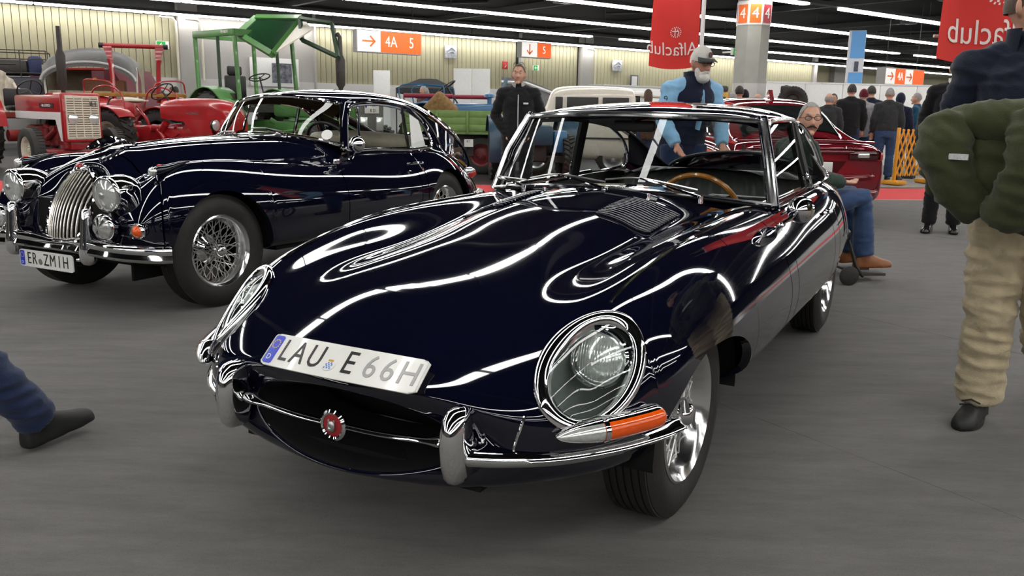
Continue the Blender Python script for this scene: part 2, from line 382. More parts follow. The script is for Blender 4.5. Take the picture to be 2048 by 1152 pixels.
sign('lit hanging sign with a down arrow and a single 5, before the ribbed wall', 27, 20.95, 22.40, 3.24, 3.80, [(.53, LW, 'v', ORANGE), (.47, LO, '5', LW)])
sign('lit orange and white hanging sign high above the white partition, far right', 14.0, 24.4, 26.6, 2.16, 2.62, [(.24, LW, '>', ORANGE), (.26, LO, '4A', LW), (.2, LW, '>', ORANGE), (.3, LO, '', LW)])
sign('white lit sign with a small down arrow, left of the grey column', 14.2, 18.3, 18.9, 2.22, 2.62, [(1, LW, 'v', ORANGE)], .15)
GREENL = lit('exit sign green', (.005, .22, .03), 1.2)
def exit_sign(label, n, d, z, w=.36, h=.21):
    t = thing('exit_sign', label, 'exit sign', tuple(hall(n, d, z)), HALL_A)
    obj('sign_case', MB().box((0, .05, 0), (w + .03, .08, h + .03)), WHITE, t); obj('sign_field', MB().box((-w * .14, 0, 0), (w * .72, .01, h)), GREENL, t); obj('sign_field', MB().box((w * .36, 0, 0), (w * .26, .01, h)), LW, t)
    M = frame((-.02, -.008, 0), (1, 0, 0), (0, -1, 0)); obj('sign_arrow', arrow(h * .75, pi).xf(M), LW, t)
    obj('bracket', MB().box((0, .1, .0), (.06, .7 if n < 29.0 else .2, .04)), WHITE, t)
exit_sign('green lit exit sign on the ribbed wall beside the red roll bar', 29.25, 8.24, 3.06)
exit_sign('small green exit sign below the hanging 5 sign', 29.25, 23.5, 2.98, .26, .2)
exit_sign('green exit sign hung high just left of the grey column', 14.6, 18.3, 2.78, .26, .14)
def wall_board(name, label, cat, d, z, w, h, m, n=29.33, extra=None):
    t = thing(name, label, cat, tuple(hall(n, d, z)), HALL_A); obj('board', MB().box((0, 0, 0), (w, .03, h), bev=.004), m, t)
    if extra: extra(t, w, h)
    return t
GREYP = mat('poster grey', (.42, .43, .46), .4, noise=.35, nscale=9)
def blob(t, w, h): obj('poster_motif', MB().tube([Vector((w * .36 * x, -.02, h * .2 + h * .12 * math.cos(x * 3))) for x in np.linspace(-1, 1, 12)], h * .09, 8, flat=.2).tube([Vector((w * .25 * math.cos(a), -.02, -h * .15 + h * .16 * math.sin(a))) for a in np.linspace(.2, pi - .2, 12)], h * .07, 8, flat=.2), mat('poster pale', (.7, .7, .74), .4, noise=.05), t)
wall_board('poster', 'grey poster high on the ribbed wall, right of the 4A sign', 'poster', 19.22, 3.42, .55, .5, GREYP, extra=blob)
wall_board('poster', 'grey poster high on the ribbed wall, left of the red banner', 'poster', 28.3, 3.28, .62, .5, GREYP, extra=blob)
wall_board('fire_equipment_sign', 'small red fire equipment sign on the ribbed wall', 'sign', 21.9, 3.02, .26, .30, mat('sign red', (.5, .02, .02), .4, noise=.03), extra=lambda t, w, h: obj('sign_mark', MB().tube([(-.04, -.02, .08), (.04, -.02, .0), (-.03, -.02, -.09)], .02, 6, flat=.4), WHITE, t))
wall_board('info_poster', 'white poster with a dark vehicle picture, seen through the green cab', 'poster', 11.9, 2.35, 1.75, .95, WHITE, n=29.2, extra=lambda t, w, h: obj('poster_picture', MB().box((.25, -.02, -.02), (.72, .01, .66)), mat('poster picture', (.12, .12, .15), .5, noise=.8, nscale=7), t))
wall_board('wall_plaque', 'dark framed board on the wall left of the grey column', 'board', 29.3, 2.62, .5, .55, mat('board frame dark', (.05, .06, .09), .5, noise=.1), n=14.5 + 14.7, extra=lambda t, w, h: obj('board_sheet', MB().box((0, -.02, 0), (w * .7, .01, h * .8)), WHITE, t))
TUBE_M = mat('lit fluorescent tube', (1.0, 0.985, 0.96), 0.4, emit=TUBE_POWER)
HOUSE_M = mat('lamp trunking', (0.02, 0.02, 0.021), 0.5, noise=0.05)
SEG = 1.52
def lamp_rows():
    tb = MB().box((0, 0, 0), (SEG - 0.06, 0.24, 0.05), bev=0.015); tm = tb.mesh('lamp_tube', TUBE_M)
    gaps = {1: [(22.9, 24.4)], 2: [(38.6, 40.2)], 4: [(20.2, 21.4)]}
    for k in range(12):
        n = 29.0 - 3.82 * k; d0, d1 = (-6, 74) if k < 5 else (-22, 52)
        if k > 8: d0, d1 = -22, 40
        c = hall(n, (d0 + d1) / 2, 4.0)
        t = thing('ceiling_light_row', LAMP_LABELS[k], 'ceiling light', c, HALL_A, 'rows of ceiling tubes' if k > 4 else None)
        obj('lamp_trunking', MB().box((0, 0, 0.075), (d1 - d0, 0.25, 0.09)), HOUSE_M, t)
        hang = MB()
        for q in np.arange(-(d1 - d0) / 2 + 2, (d1 - d0) / 2, 6.0): hang.box((q, 0, 0.34), (0.02, 0.02, 0.45))
        obj('hanger_rods', hang, HOUSE_M, t, kind='stuff')
        for i in range(int((d1 - d0) / SEG)):
            dd = d0 + (i + 0.5) * SEG
            if any(a < dd < b for a, b in gaps.get(k, [])): continue
            o = obj('lamp_tube', tm, TUBE_M, t, loc=(dd - (d0 + d1) / 2, 0, 0))
LAMP_LABELS = ['lowest lit tube row, washing the top of the ribbed wall', 'second row of lit ceiling tubes out from the ribbed wall', 'third row of lit ceiling tubes out from the ribbed wall',
  'fourth row of lit ceiling tubes, passing behind the red banner', 'nearest visible row of lit ceiling tubes, beside the numbered column'] + ['lit ceiling tube row overhead, seen mirrored in the dark car paint'] * 7
lamp_rows()
# ---------------------------------------------------------------- the near car: long-bonnet dark blue coupe
SPOKE_M = mat('bright spoke metal', (.82, .81, .78), .30, 1.0, noise=.05)
def wheel(parent, x, y, side, tyre_r, tyre_w, rim_r, steer=0.0, spokes=48, label=None):
    """tyre mesh with rim, hub, spinner and single spokes as sub-parts; outer face towards +y (side=1)"""
    w = tyre_w / 2; prof = []
    for a in np.linspace(-1, 1, 25):
        # tread flat, rounded shoulders, bulging walls
        pass
    pr = [(rim_r - 0.012, -w * .72), (rim_r + .012, -w * .86), (rim_r + (tyre_r - rim_r) * .35, -w), (rim_r + (tyre_r - rim_r) * .62, -w * .99), (tyre_r - .022, -w * .86), (tyre_r - .007, -w * .72)]
    for gx in (-.62, -.38, -.13, .13, .38, .62):
        pr += [(tyre_r - .001, w * (gx - .10)), (tyre_r - .0005, w * (gx + .085)), (tyre_r - .008, w * (gx + .095)), (tyre_r - .008, w * (gx + .115))]
    pr += [(tyre_r - .007, w * .74), (tyre_r - .022, w * .86), (rim_r + (tyre_r - rim_r) * .62, w * .99), (rim_r + (tyre_r - rim_r) * .35, w), (rim_r + .012, w * .86), (rim_r - .012, w * .72)]
    o = obj('wheel', MB().lathe(pr, 64, 'y'), RUBBER, parent, loc=(x, y, tyre_r), rot=(0, 0, steer if side > 0 else steer + pi), sharp=50)
    if label: o['label'] = label
    ro = w * .84
    obj('rim', MB().lathe([(rim_r + .010, ro - .004), (rim_r + .012, ro + .004), (rim_r + .004, ro + .008), (rim_r - .006, ro - .002), (rim_r - .016, ro - .014), (rim_r - .020, ro - .035), (rim_r - .034, ro - .05), (rim_r - .036, -ro + .03), (rim_r - .012, -ro), (rim_r + .01, -ro - .004)], 64, 'y'), CHROMET, o, sharp=50)
    hy = ro - .03
    obj('hub', MB().lathe([(.05, -.08), (.085, -.075), (.088, -.055), (.046, -.03), (.044, hy - .01), (.052, hy), (.05, hy + .012), (.0, hy + .012)], 32, 'y'), CHROME, o)
    sp = MB().lathe([(.0, hy + .05), (.022, hy + .048), (.034, hy + .038), (.038, hy + .02), (.038, hy + .008)], 24, 'y')
    for s in (-1, 1):
        sp.tube([(s * .03, hy + .03, 0), (s * .062, hy + .032, s * .014), (s * .088, hy + .036, s * .02)], [.016, .014, .006], 8, flat=.5)
    obj('spinner', sp, CHROME, o, rot=(0, random.Random(int(x * 100)).uniform(0, 3), 0))
    def spm(y0, y1, r0, r1, da):
        a = Vector((r0, y0, 0)); b = Vector((r1 * math.cos(da), y1, r1 * math.sin(da))); return MB().tube([a, b, b + (b - a).normalized() * .004], [.0026, .0026, .004], 5).mesh('spoke', SPOKE_M)
    ms = [spm(hy - .004, ro - .045, .05, rim_r - .034, .62), spm(hy - .004, ro - .045, .05, rim_r - .034, -.62), spm(-.06, ro - .075, .085, rim_r - .036, .4), spm(-.06, ro - .075, .085, rim_r - .036, -.4)]
    for k in range(spokes):
        obj('spoke', ms[k % 4], CHROME, o, rot=(0, 2 * pi * (k + (0.5 if k % 2 else 0)) / spokes, 0))
    return o

ET = thing('coupe_car', 'dark navy two-door coupe with long bonnet and covered headlamps, nearest on the grey carpet', 'car', (-0.083, 2.85, 0), -2.0643)
def ring(hw, hh, x, cz, bow=0.0, xs=None):
    an = [0, 20, 40, 56, 72, 84, 94, 104, 116, 130, 154, 180]
    return [(x - bow * (math.sin(math.radians(a))) ** 2, hw * math.sin(math.radians(a)), cz + hh * math.cos(math.radians(a))) for a in an]
def sec(x, pts): return [(x, y, z) for y, z in pts]
EB = [
 ring(.27, .06, .52, .395), ring(.30, .085, .66, .397), ring(.325, .098, .755, .398, .05), ring(.345, .108, .792, .399, .06), ring(.368, .122, .797, .400, .062),
 [(.785,0,.545),(.784,.14,.545),(.778,.26,.537),(.77,.34,.523),(.757,.42,.50),(.740,.475,.468),(.730,.495,.43),(.728,.495,.39),(.73,.47,.345),(.738,.41,.305),(.755,.22,.275),(.76,0,.27)],
 [(.735,0,.587),(.733,.14,.587),(.725,.27,.579),(.715,.365,.567),(.700,.475,.546),(.678,.565,.515),(.660,.605,.462),(.652,.612,.41),(.652,.59,.36),(.66,.53,.312),(.69,.28,.265),(.70,0,.255)],
 [(.635,0,.645),(.633,.14,.645),(.625,.27,.637),(.617,.37,.630),(.603,.48,.618),(.578,.59,.596),(.548,.682,.53),(.532,.707,.45),(.53,.692,.37),(.53,.635,.31),(.55,.35,.255),(.56,0,.25)],
 [(.48,0,.714),(.48,.14,.712),(.475,.27,.703),(.47,.37,.692),(.458,.48,.690),(.44,.605,.688),(.422,.705,.618),(.408,.752,.51),(.405,.742,.40),(.41,.70,.32),(.42,.45,.25),(.42,0,.245)],
 sec(.30, [(0,.760),(.14,.757),(.27,.745),(.37,.727),(.48,.735),(.605,.752),(.72,.678),(.784,.54),(.778,.43),(.730,.325),(.45,.25),(0,.245)]),
 sec(.10, [(0,.797),(.14,.794),(.272,.772),(.36,.746),(.47,.763),(.605,.795),(.72,.72),(.80,.56),(.798,.44),(.745,.33),(.45,.26),(0,.25)]),
 sec(-.10, [(0,.826),(.15,.822),(.28,.794),(.365,.760),(.47,.788),(.612,.824),(.735,.742),(.815,.57),(.812,.44),(.75,.335),(.45,.27),(0,.26)]),
 sec(-.35, [(0,.864),(.16,.859),(.287,.829),(.372,.786),(.48,.808),(.622,.842),(.745,.752),(.823,.58),(.819,.445),(.752,.34),(.45,.28),(0,.27)]),
 sec(-.60, [(0,.892),(.17,.886),(.292,.856),(.38,.812),(.49,.824),(.627,.847),(.75,.757),(.828,.585),(.822,.45),(.752,.345),(.45,.28),(0,.27)]),
 sec(-.85, [(0,.906),(.18,.900),(.30,.872),(.39,.834),(.50,.835),(.632,.848),(.753,.76),(.829,.59),(.822,.45),(.752,.345),(.45,.28),(0,.27)]),
 sec(-1.10, [(0,.912),(.19,.905),(.31,.882),(.40,.855),(.51,.845),(.64,.849),(.756,.765),(.829,.595),(.822,.45),(.752,.345),(.45,.28),(0,.27)]),
 sec(-1.40, [(0,.902),(.19,.898),(.31,.884),(.40,.866),(.55,.852),(.655,.852),(.76,.77),(.829,.60),(.822,.45),(.752,.345),(.45,.28),(0,.27)]),
 sec(-1.90, [(0,.86),(.19,.86),(.31,.86),(.40,.86),(.57,.858),(.665,.858),(.763,.778),(.826,.605),(.818,.45),(.75,.345),(.45,.28),(0,.27)]),
 sec(-2.35, [(0,.912),(.19,.905),(.31,.885),(.40,.870),(.57,.868),(.668,.866),(.763,.788),(.822,.612),(.812,.45),(.745,.345),(.45,.28),(0,.27)]),
 sec(-2.75, [(0,.905),(.19,.90),(.31,.885),(.40,.872),(.56,.868),(.650,.862),(.746,.782),(.802,.60),(.79,.45),(.725,.345),(.45,.28),(0,.28)]),
 sec(-3.10, [(0,.86),(.17,.86),(.28,.852),(.38,.842),(.51,.836),(.60,.822),(.69,.742),(.750,.575),(.735,.45),(.67,.36),(.42,.30),(0,.30)]),
 sec(-3.40, [(0,.79),(.14,.79),(.24,.786),(.33,.78),(.43,.772),(.51,.752),(.59,.672),(.64,.54),(.63,.45),(.57,.38),(.36,.34),(0,.34)]),
 sec(-3.62, [(0,.70),(.10,.70),(.18,.697),(.25,.69),(.33,.68),(.39,.655),(.45,.60),(.49,.52),(.48,.46),(.44,.41),(.28,.38),(0,.38)]),
 sec(-3.72, [(0,.60),(.05,.60),(.10,.598),(.14,.595),(.19,.59),(.23,.575),(.26,.55),(.28,.52),(.27,.49),(.25,.46),(.15,.44),(0,.44)]),
]
EN = Net(EB, mirror_end=True)
def e_arch(x):
    if abs(x) < .405: return .30 + .268 * math.sqrt(max(0, 1 - (abs(x) / .405) ** 2.3))
    if abs(x + 2.667) < .385: return .30 + .255 * math.sqrt(max(0, 1 - (abs(x + 2.667) / .385) ** 2.3))
    return None
# headlamp oval: centre, long axis, short axis on the wing front
HC = Vector((.543, .617, .612)); HL = Vector((-.296, .067, .197)).normalized(); HW0 = Vector((-.02, .22, -.05)); HNv = HL.cross(HW0).normalized()
if HNv.x < 0: HNv = -HNv
HWv = HNv.cross(HL).normalized()
HA, HB = .178, .110
def e_hole(x, y, z):
    d = Vector((x, y, z)) - HC
    if abs(d.dot(HNv)) > .16: return False
    a, b = d.dot(HL) / (HA - .012), d.dot(HWv) / (HB - .012); return a * a + b * b < 1
def tx(net, xs, u=6.5, lo=4.0): return [net.t_at_x(x, u, lo) for x in xs]
T04 = EN.t_at_x(.42, 6.5, 4.0)
arch_x = sorted(set([round(v, 4) for v in np.linspace(.42, -.42, 70)] + [.404, .402, .398, .392, .385, -.385, -.392, -.398, -.402, -.404]), reverse=True)
bon_x = [x for x in arch_x] + list(np.linspace(-.435, -.952, 34))
obj('nose_panel', patch(EN, list(np.linspace(3.0, T04, 110)), 0, 11, 190, hole=e_hole, ends=False, flange=0), PAINT, ET, sharp=60)
obj('bonnet', patch(EN, tx(EN, bon_x), 0, 9.35, 130, trim=e_arch, hole=e_hole), PAINT, ET, sharp=60)
obj('air_intake', patch(EN, list(np.linspace(0, 3.0, 26)), 0, 11, 60, flange=0), BLACK, ET, sharp=60)
obj('scuttle_panel', patch(EN, tx(EN, np.linspace(-.960, -1.098, 12)), 0, 9.35, 130), PAINT, ET, sharp=60)
obj('cowl_top', patch(EN, tx(EN, np.linspace(-1.100, -1.31, 16)), 0, 5.25, 50, flange=0), PAINT, ET, sharp=60)
def halves(name, mb, m, par, **k):
    for s_ in (1, -1):
        h = MB(); idx = {}
        fs = [f for f in mb.f if s_ * sum(mb.v[i][1] for i in f) > 0]
        for f in fs:
            for i in f:
                if i not in idx: idx[i] = len(h.v); h.v.append(mb.v[i])
        h.f = [tuple(idx[i] for i in f) for f in fs]; obj(name, h, m, par, **k)
halves('door', patch(EN, tx(EN, np.linspace(-1.105, -2.095, 40)), 4.4, 9.35, 70), PAINT, ET, sharp=60)
rear_x = list(np.linspace(-2.102, -2.27, 8)) + [-2.667 + v for v in (.392, .384, .382, .378, .37)] + list(np.linspace(-2.31, -3.02, 56)) + [-2.667 - v for v in (.37, .378, .382, .384, .392)]
rear_x = sorted(rear_x, reverse=True) + list(np.linspace(-3.08, -3.70, 26))
halves('rear_wing', patch(EN, tx(EN, rear_x), 4.4, 11, 100, trim=e_arch), PAINT, ET, sharp=60)
obj('rear_deck', patch(EN, tx(EN, np.linspace(-2.6, -3.70, 40)), 0, 4.45, 30, flange=0), PAINT, ET, sharp=60)
# hull under the skin: sills, floor pan, wheel housings keep the light out
hull = MB().box((-1.33, 0, .34), (1.72, 1.40, .10)).box((-3.2, 0, .42), (.5, .9, .2)).box((.62, 0, .30), (.20, .8, .04)).box((0, 0, .40), (.92, .86, .12)).box((-2.667, 0, .42), (.8, .96, .2))
hull.box((-.49, 0, .52), (.04, 1.40, .36)).box((.42, 0, .40), (.03, .84, .2)).box((-2.24, 0, .52), (.04, 1.40, .36)).box((-.98, 0, .53), (.03, 1.40, .36))
for s in (-1, 1):
    for cx in (0, -2.667):
        an = np.linspace(-.15, pi + .15, 20); A = [(cx + .43 * math.cos(a), s * .80, .30 + .30 * max(0, math.sin(a)) ** .8) for a in an]; B = [(p[0], s * .42, p[2]) for p in A]
        A = [(p[0], s * (.755 if cx == 0 else .66), p[2]) for p in A]
        hull.grid([A, B]); hull.box((cx, s * .44, .42), (.86, .02, .36))
obj('underbody', hull, BLACK, ET)
for (x, y, s) in ((0, .64, 1), (0, -.64, -1), (-2.667, .64, 1), (-2.667, -.64, -1)):
    wheel(ET, x, y, s, .325, .185, .203, steer=(-.03 if x == 0 else 0), label=None)
# surface helper: nearest net point along vertical for bonnet fittings
_tt = np.linspace(3.0, 16.0, 420); _uu = np.linspace(0, 8, 300); _S = EN.ev(_tt, _uu)
def net_top(S, ulim):
    def f(x, y):
        d = (S[:, :, 0] - x) ** 2 + (S[:, :, 1] - abs(y)) ** 2 + ulim
        i, j = np.unravel_index(np.argmin(d), d.shape); i = min(max(i, 1), S.shape[0] - 2); j = min(max(j, 1), S.shape[1] - 2)
        a = (S[i + 1, j] - S[i - 1, j]) / 2; b = (S[i, j + 1] - S[i, j - 1]) / 2
        k = np.linalg.lstsq(np.array([[a[0], b[0]], [a[1], b[1]]]), np.array([x - S[i, j, 0], abs(y) - S[i, j, 1]]), rcond=None)[0]
        return float(S[i, j, 2] + k[0] * a[2] + k[1] * b[2])
    return f
e_top = net_top(_S, (_uu[None, :] > 6.3) * 1.0)
def e_ray(o, n):
    """first skin point from o along n (both on +y side)"""
    o = np.array(o); n = np.array(n); v = _S - o; a = v @ n; d = np.linalg.norm(v - a[..., None] * n, axis=2)
    k = np.unravel_index(np.argmin(d), d.shape); return Vector(_S[k])
for s in (1, -1):
    fl_ = lambda p: Vector((p[0], s * p[1], p[2]))
    def oval(ka, kb, off, n=56, dome=0.0):
        out = []
        for i in range(n):
            a = 2 * pi * i / n; p = HC + HL * (HA * ka * math.cos(a)) + HWv * (HB * kb * math.sin(a)); q = e_ray(p, HNv); q = p + HNv * (q - p).dot(HNv); out.append(q + HNv * off)
        # smooth the ring
        for _ in range(14): out = [(out[i - 1] + out[i] * 2 + out[(i + 1) % n]) / 4 for i in range(n)]
        return out
    R0 = oval(1.0, 1.0, .0); cen = sum(R0, Vector()) / len(R0)
    rim = MB()
    prof = [(-.0, -.02), (.016, -.004), (.02, .008), (.012, .017), (0, .020), (-.012, .016), (-.022, .006), (-.03, -.008)]
    rows = []
    for p in R0:
        rad = (p - cen); rad = (rad - HNv * rad.dot(HNv)).normalized()
        rows.append([fl_(p + rad * a + HNv * b) for a, b in prof])
    obj('headlamp_rim', MB().grid(rows, closed_u=True, closed_v=True), CHROME, ET, sharp=60)
    inner = [p + (cen - p) * .10 for p in R0]
    gl = []
    for k in range(18):
        f = k / 17; gl.append([fl_(cen + (p - cen) * (1 - f * .999) + HNv * (.006 + .028 * (1 - (1 - f) ** 2))) for p in inner])
    obj('headlamp_cover', MB().grid(gl, closed_v=True), GLASS, ET)
    bk = []
    for k in range(9):
        f = k / 8; bk.append([fl_(cen + (p - cen) * (1.0 - .97 * f ** 2.6) - HNv * (.012 + .15 * math.sin(f * pi / 2)) - Vector((.03, 0, .0)) * f) for p in inner])
    obj('headlamp_bowl', MB().grid(bk, closed_v=True), mat('pale grey-green lamp bowl', (0.20, 0.225, 0.21), 0.35, noise=.05), ET)
    LC = HC + HL * .062 - HNv * .062 + HWv * .012; ax = Vector((.93, .10, .26)).normalized()
    M = frame(LC, Vector((0, 0, 1)), ax)
    lp = MB().lathe([(0, .026), (.03, .023), (.052, .014), (.066, .002), (.070, -.006)], 32).xf(M)
    for p in range(len(lp.v)): lp.v[p] = tuple(fl_(lp.v[p]))
    lo = obj('headlamp', lp, LENS, ET)
    fl2 = MB()
    for q in np.linspace(-.054, .054, 15):
        h = math.sqrt(.060 ** 2 - q * q); fl2.tube([M @ Vector((w_, q, .026 - (w_ * w_ + q * q) * 4.6)) for w_ in np.linspace(-h, h, 7)], .0016, 4)
    fl2.v = [tuple(fl_(v)) for v in fl2.v]; obj('lens_flutes', fl2, LENS, lo, kind='stuff')
    rg = MB().lathe([(.068, -.012), (.078, -.008), (.080, .002), (.074, .008), (.068, .002)], 32).xf(M); rg.v = [tuple(fl_(v)) for v in rg.v]
    obj('headlamp_ring', rg, CHROME, ET)
    # chrome bead along the wing crest and down from the lamp
    be = []
    for x in np.linspace(.355, -.945, 40):
        y = .588 + .03 * min(1, max(0, (.3 - x) / .6)); be.append(fl_((x, y, e_top(x, y) + .002)))
    obj('wing_bead', MB().tube(be, .0055, 6), CHROME, ET)
    be = [e_ray((.70, .485 + .03 * (1 - f), .505 - f * .10), (.93, .30, .0)) for f in np.linspace(0, 1, 9)]
    obj('wing_bead', MB().tube([fl_(p) for p in be], .004, 6), CHROME, ET)
    # slim bumper blade
    path = crv([(.80, .375, .402), (.752, .485, .402), (.675, .60, .404), (.56, .702, .409), (.44, .772, .415), (.355, .806, .420)], 8)
    rows = []; m_ = len(path)
    for i, p in enumerate(path):
        f = i / (m_ - 1); t = (path[min(i + 1, m_ - 1)] - path[max(i - 1, 0)]).normalized(); nn = Vector((-t.y, t.x, 0)); nn = nn if nn.x > 0 else -nn
        wd_ = .105 * (1 - f) ** .6 + .028; hh = .030 * (1 - .45 * f)
        pr = [(-wd_, hh * .75), (-wd_ * .6, hh * .95), (-wd_ * .25, hh * .72), (-.006, hh * .45), (.008, hh * .15), (.012, -hh * .25), (.004, -hh * .8), (-.012, -hh * 1.0), (-wd_ * .5, -hh * .9), (-wd_, -hh * .6)]
        rows.append([fl_(p + nn * a + Vector((0, 0, b))) for a, b in pr])
    mbp = MB().grid(rows, closed_v=True); mbp.add([r for r in rows[-1]], [tuple(range(len(rows[-1])))])
    obj('bumper', mbp, CHROME, ET, sharp=50)
    # overrider
    rows = []
    for z, xf, xb, hw in ((.332, .800, .755, .012), (.336, .822, .75, .020), (.352, .836, .74, .027), (.385, .845, .735, .031), (.43, .850, .735, .033), (.47, .846, .745, .033), (.50, .836, .75, .030), (.518, .818, .757, .022), (.524, .802, .766, .010)):
        r_ = []
        for k in range(16):
            a = 2 * pi * k / 16; cx_ = (xf + xb) / 2; r_.append(fl_((cx_ + (xf - xb) / 2 * math.copysign(abs(math.cos(a)) ** .8, math.cos(a)), .375 + hw * math.copysign(abs(math.sin(a)) ** .8, math.sin(a)), z)))
        rows.append(r_)
    mo = MB().grid(rows, closed_v=True); mo.add(rows[0], [tuple(range(16))]); mo.add(rows[-1], [tuple(range(16))])
    obj('overrider', mo, CHROME, ET, sharp=60)
    # side lamp: clear nose, amber body on a chrome plinth
    pth = crv([(.700, .600, .462), (.655, .642, .466), (.585, .70, .470), (.50, .752, .474), (.445, .778, .477)], 8); m_ = len(pth)
    def lamp_rows_(sc, off=0):
        out = []
        for i, p in enumerate(pth):
            f = i / (m_ - 1); t = (pth[min(i + 1, m_ - 1)] - pth[max(i - 1, 0)]).normalized(); nn = Vector((-t.y, t.x, 0)); nn = nn if nn.x > 0 else -nn
            k = min(1, (f / .40) ** .5 if f > 0 else 0.05) * (1 if f < .88 else math.sqrt(max(.02, 1 - ((f - .88) / .13) ** 2)))
            hh = .0285 * k * sc; dd = (.032 * k) * sc
            out.append([fl_(p + nn * (dd * math.cos(a) - off) + Vector((0, 0, hh * math.sin(a)))) for a in np.linspace(0, 2 * pi, 14)[:-1]])
        return out
    L_ = lamp_rows_(1.0); c_ = int(m_ * .40)
    sl = obj('side_lamp', MB().grid(lamp_rows_(1.12, .006), closed_v=True), CHROME, ET)
    obj('clear_lens', MB().grid(L_[:c_ + 1], closed_v=True), LENS, sl, label='clear front lens of the side lamp')
    obj('amber_lens', MB().grid(L_[c_:], closed_v=True), AMBER, sl, label='amber rear lens of the side lamp')
    obj('lens_divider', MB().grid([[p + (p - fl_(pth[c_])) * .10 for p in L_[c_]], [p + (p - fl_(pth[c_ + 1])) * .10 for p in L_[c_ + 1]]], closed_v=True), CHROME, sl)
    # louvres
    for k in range(14):
        x = -.45 - k * .0255; pts = [fl_((x - .005 * j, .195 + .205 * j / 8, e_top(x - .005 * j, .195 + .205 * j / 8) + .005)) for j in range(9)]
        obj('louvre', MB().tube(pts, [.004] + [.0105] * 7 + [.004], 10, flat=.9), PAINT, ET)
    # door furniture
    dh = MB().tube(crv([(-1.93, .775, .765), (-1.95, .80, .768), (-2.03, .80, .768), (-2.06, .775, .765)], 5), .009, 8)
    dh.v = [tuple(fl_(v)) for v in dh.v]; obj('door_handle', dh, CHROME, ET)
    ws = MB().tube([fl_((x, .668 + .004 * 0, e_zw)) for x, e_zw in ((-1.27, .862), (-1.6, .866), (-2.0, .872), (-2.4, .878))], .013, 8, flat=.6)
    obj('waist_strip', ws, CHROME, ET)
    ws = MB().tube([fl_((x, .712, z)) for x, z in ((-1.34, .835), (-1.6, .838), (-2.05, .842))], .008, 8)
    obj('waist_strip', ws, CHROME, ET)
    # wing mirror only on the driver side
    # bonnet catch
# mirror on the driver's door
mi = MB().tube(crv([(-1.10, .745, .80), (-1.12, .77, .82), (-1.14, .79, .845)], 4), .008, 8)
mo_ = obj('door_mirror', mi.box((-1.10, .742, .795), (.05, .03, .02), bev=.01), CHROME, ET)
obj('mirror_shell', MB().lathe([(0, .05), (.022, .046), (.042, .030), (.054, .005), (.056, -.012), (.050, -.016)], 28, 'x').xf(Matrix.Translation((-1.165, .798, .853)) @ Matrix.Rotation(-.15, 4, 'Z')), CHROME, mo_)
obj('mirror_glass', MB().lathe([(0, -.012), (.051, -.012)], 28, 'x').xf(Matrix.Translation((-1.165, .798, .853)) @ Matrix.Rotation(-.15, 4, 'Z')), mat('mirror glass', (.8, .8, .8), .02, 1.0), mo_)
# bar and badge across the mouth
bar = MB()
for s in (1, -1):
    bar.tube(crv([(.800, s * .03, .412), (.797, s * .15, .4125), (.785, s * .27, .417), (.77, s * .335, .42)], 6), [.011] * 12 + [.012, .014, .017, .02, .022, .024, .024][:7], 10, flat=.75)
bo = obj('motif_bar', bar, CHROME, ET)
obj('badge', MB().lathe([(.042, -.006), (.043, .004), (.036, .010), (.031, .007)], 32, 'x').xf(Matrix.Translation((.805, 0, .412))), CHROME, bo)
obj('badge_field', MB().lathe([(.031, .005), (0, .010)], 32, 'x').xf(Matrix.Translation((.805, 0, .412))), mat('badge red enamel', (.30, .008, .012), .15, noise=.05, coat=.8), bo, label='round red enamel badge')
hd = MB().ball((.816, 0, .410), (.006, .013, .016), 10, 6).ball((.818, -.004, .404), (.006, .009, .008), 8, 5).ball((.815, .009, .424), (.004, .004, .006), 6, 4).ball((.815, -.009, .424), (.004, .004, .006), 6, 4)
obj('badge_relief', hd, STEEL, bo)
# registration plate, bent to the nose
def eplate(w, h, off=0.0):
    f = h + .055; x0 = .800 + (.722 - .800) * f / .11; z0 = .535 + (.602 - .535) * f / .11
    return Vector((x0 + .035 * (1 - (w / .26) ** 2) + .65 * off, w, z0 + .012 * (1 - (w / .26) ** 2) + .76 * off))
def plate_part(name, mb, m, par, off, fn, label=None):
    mb.v = [tuple(fn(v[0], v[1], off + v[2])) for v in mb.v]; return obj(name, mb, m, par, label=label)
def rrect(w, h, r, n=5):
    o = []
    for cx, cy, a0 in ((w / 2 - r, h / 2 - r, 0), (-w / 2 + r, h / 2 - r, 90), (-w / 2 + r, -h / 2 + r, 180), (w / 2 - r, -h / 2 + r, 270)):
        for k in range(n): a = math.radians(a0 + 90 * k / (n - 1)); o.append((cx + r * math.cos(a), cy + r * math.sin(a)))
    return o
def slab(w, h, r, t, nx=26):
    mb = MB(); 
    A = []
    for i in range(nx + 1):
        x = -w / 2 + w * i / nx; e = 0
        if abs(x) > w / 2 - r: q = abs(x) - (w / 2 - r); e = r - math.sqrt(max(0, r * r - q * q))
        y = h / 2 - e; A.append([(x, -y, 0), (x, -y, t), (x, y, t), (x, y, 0)])
    return mb.grid(A, closed_v=True).add(A[0], [(0, 1, 2, 3)]).add(A[-1], [(0, 1, 2, 3)])
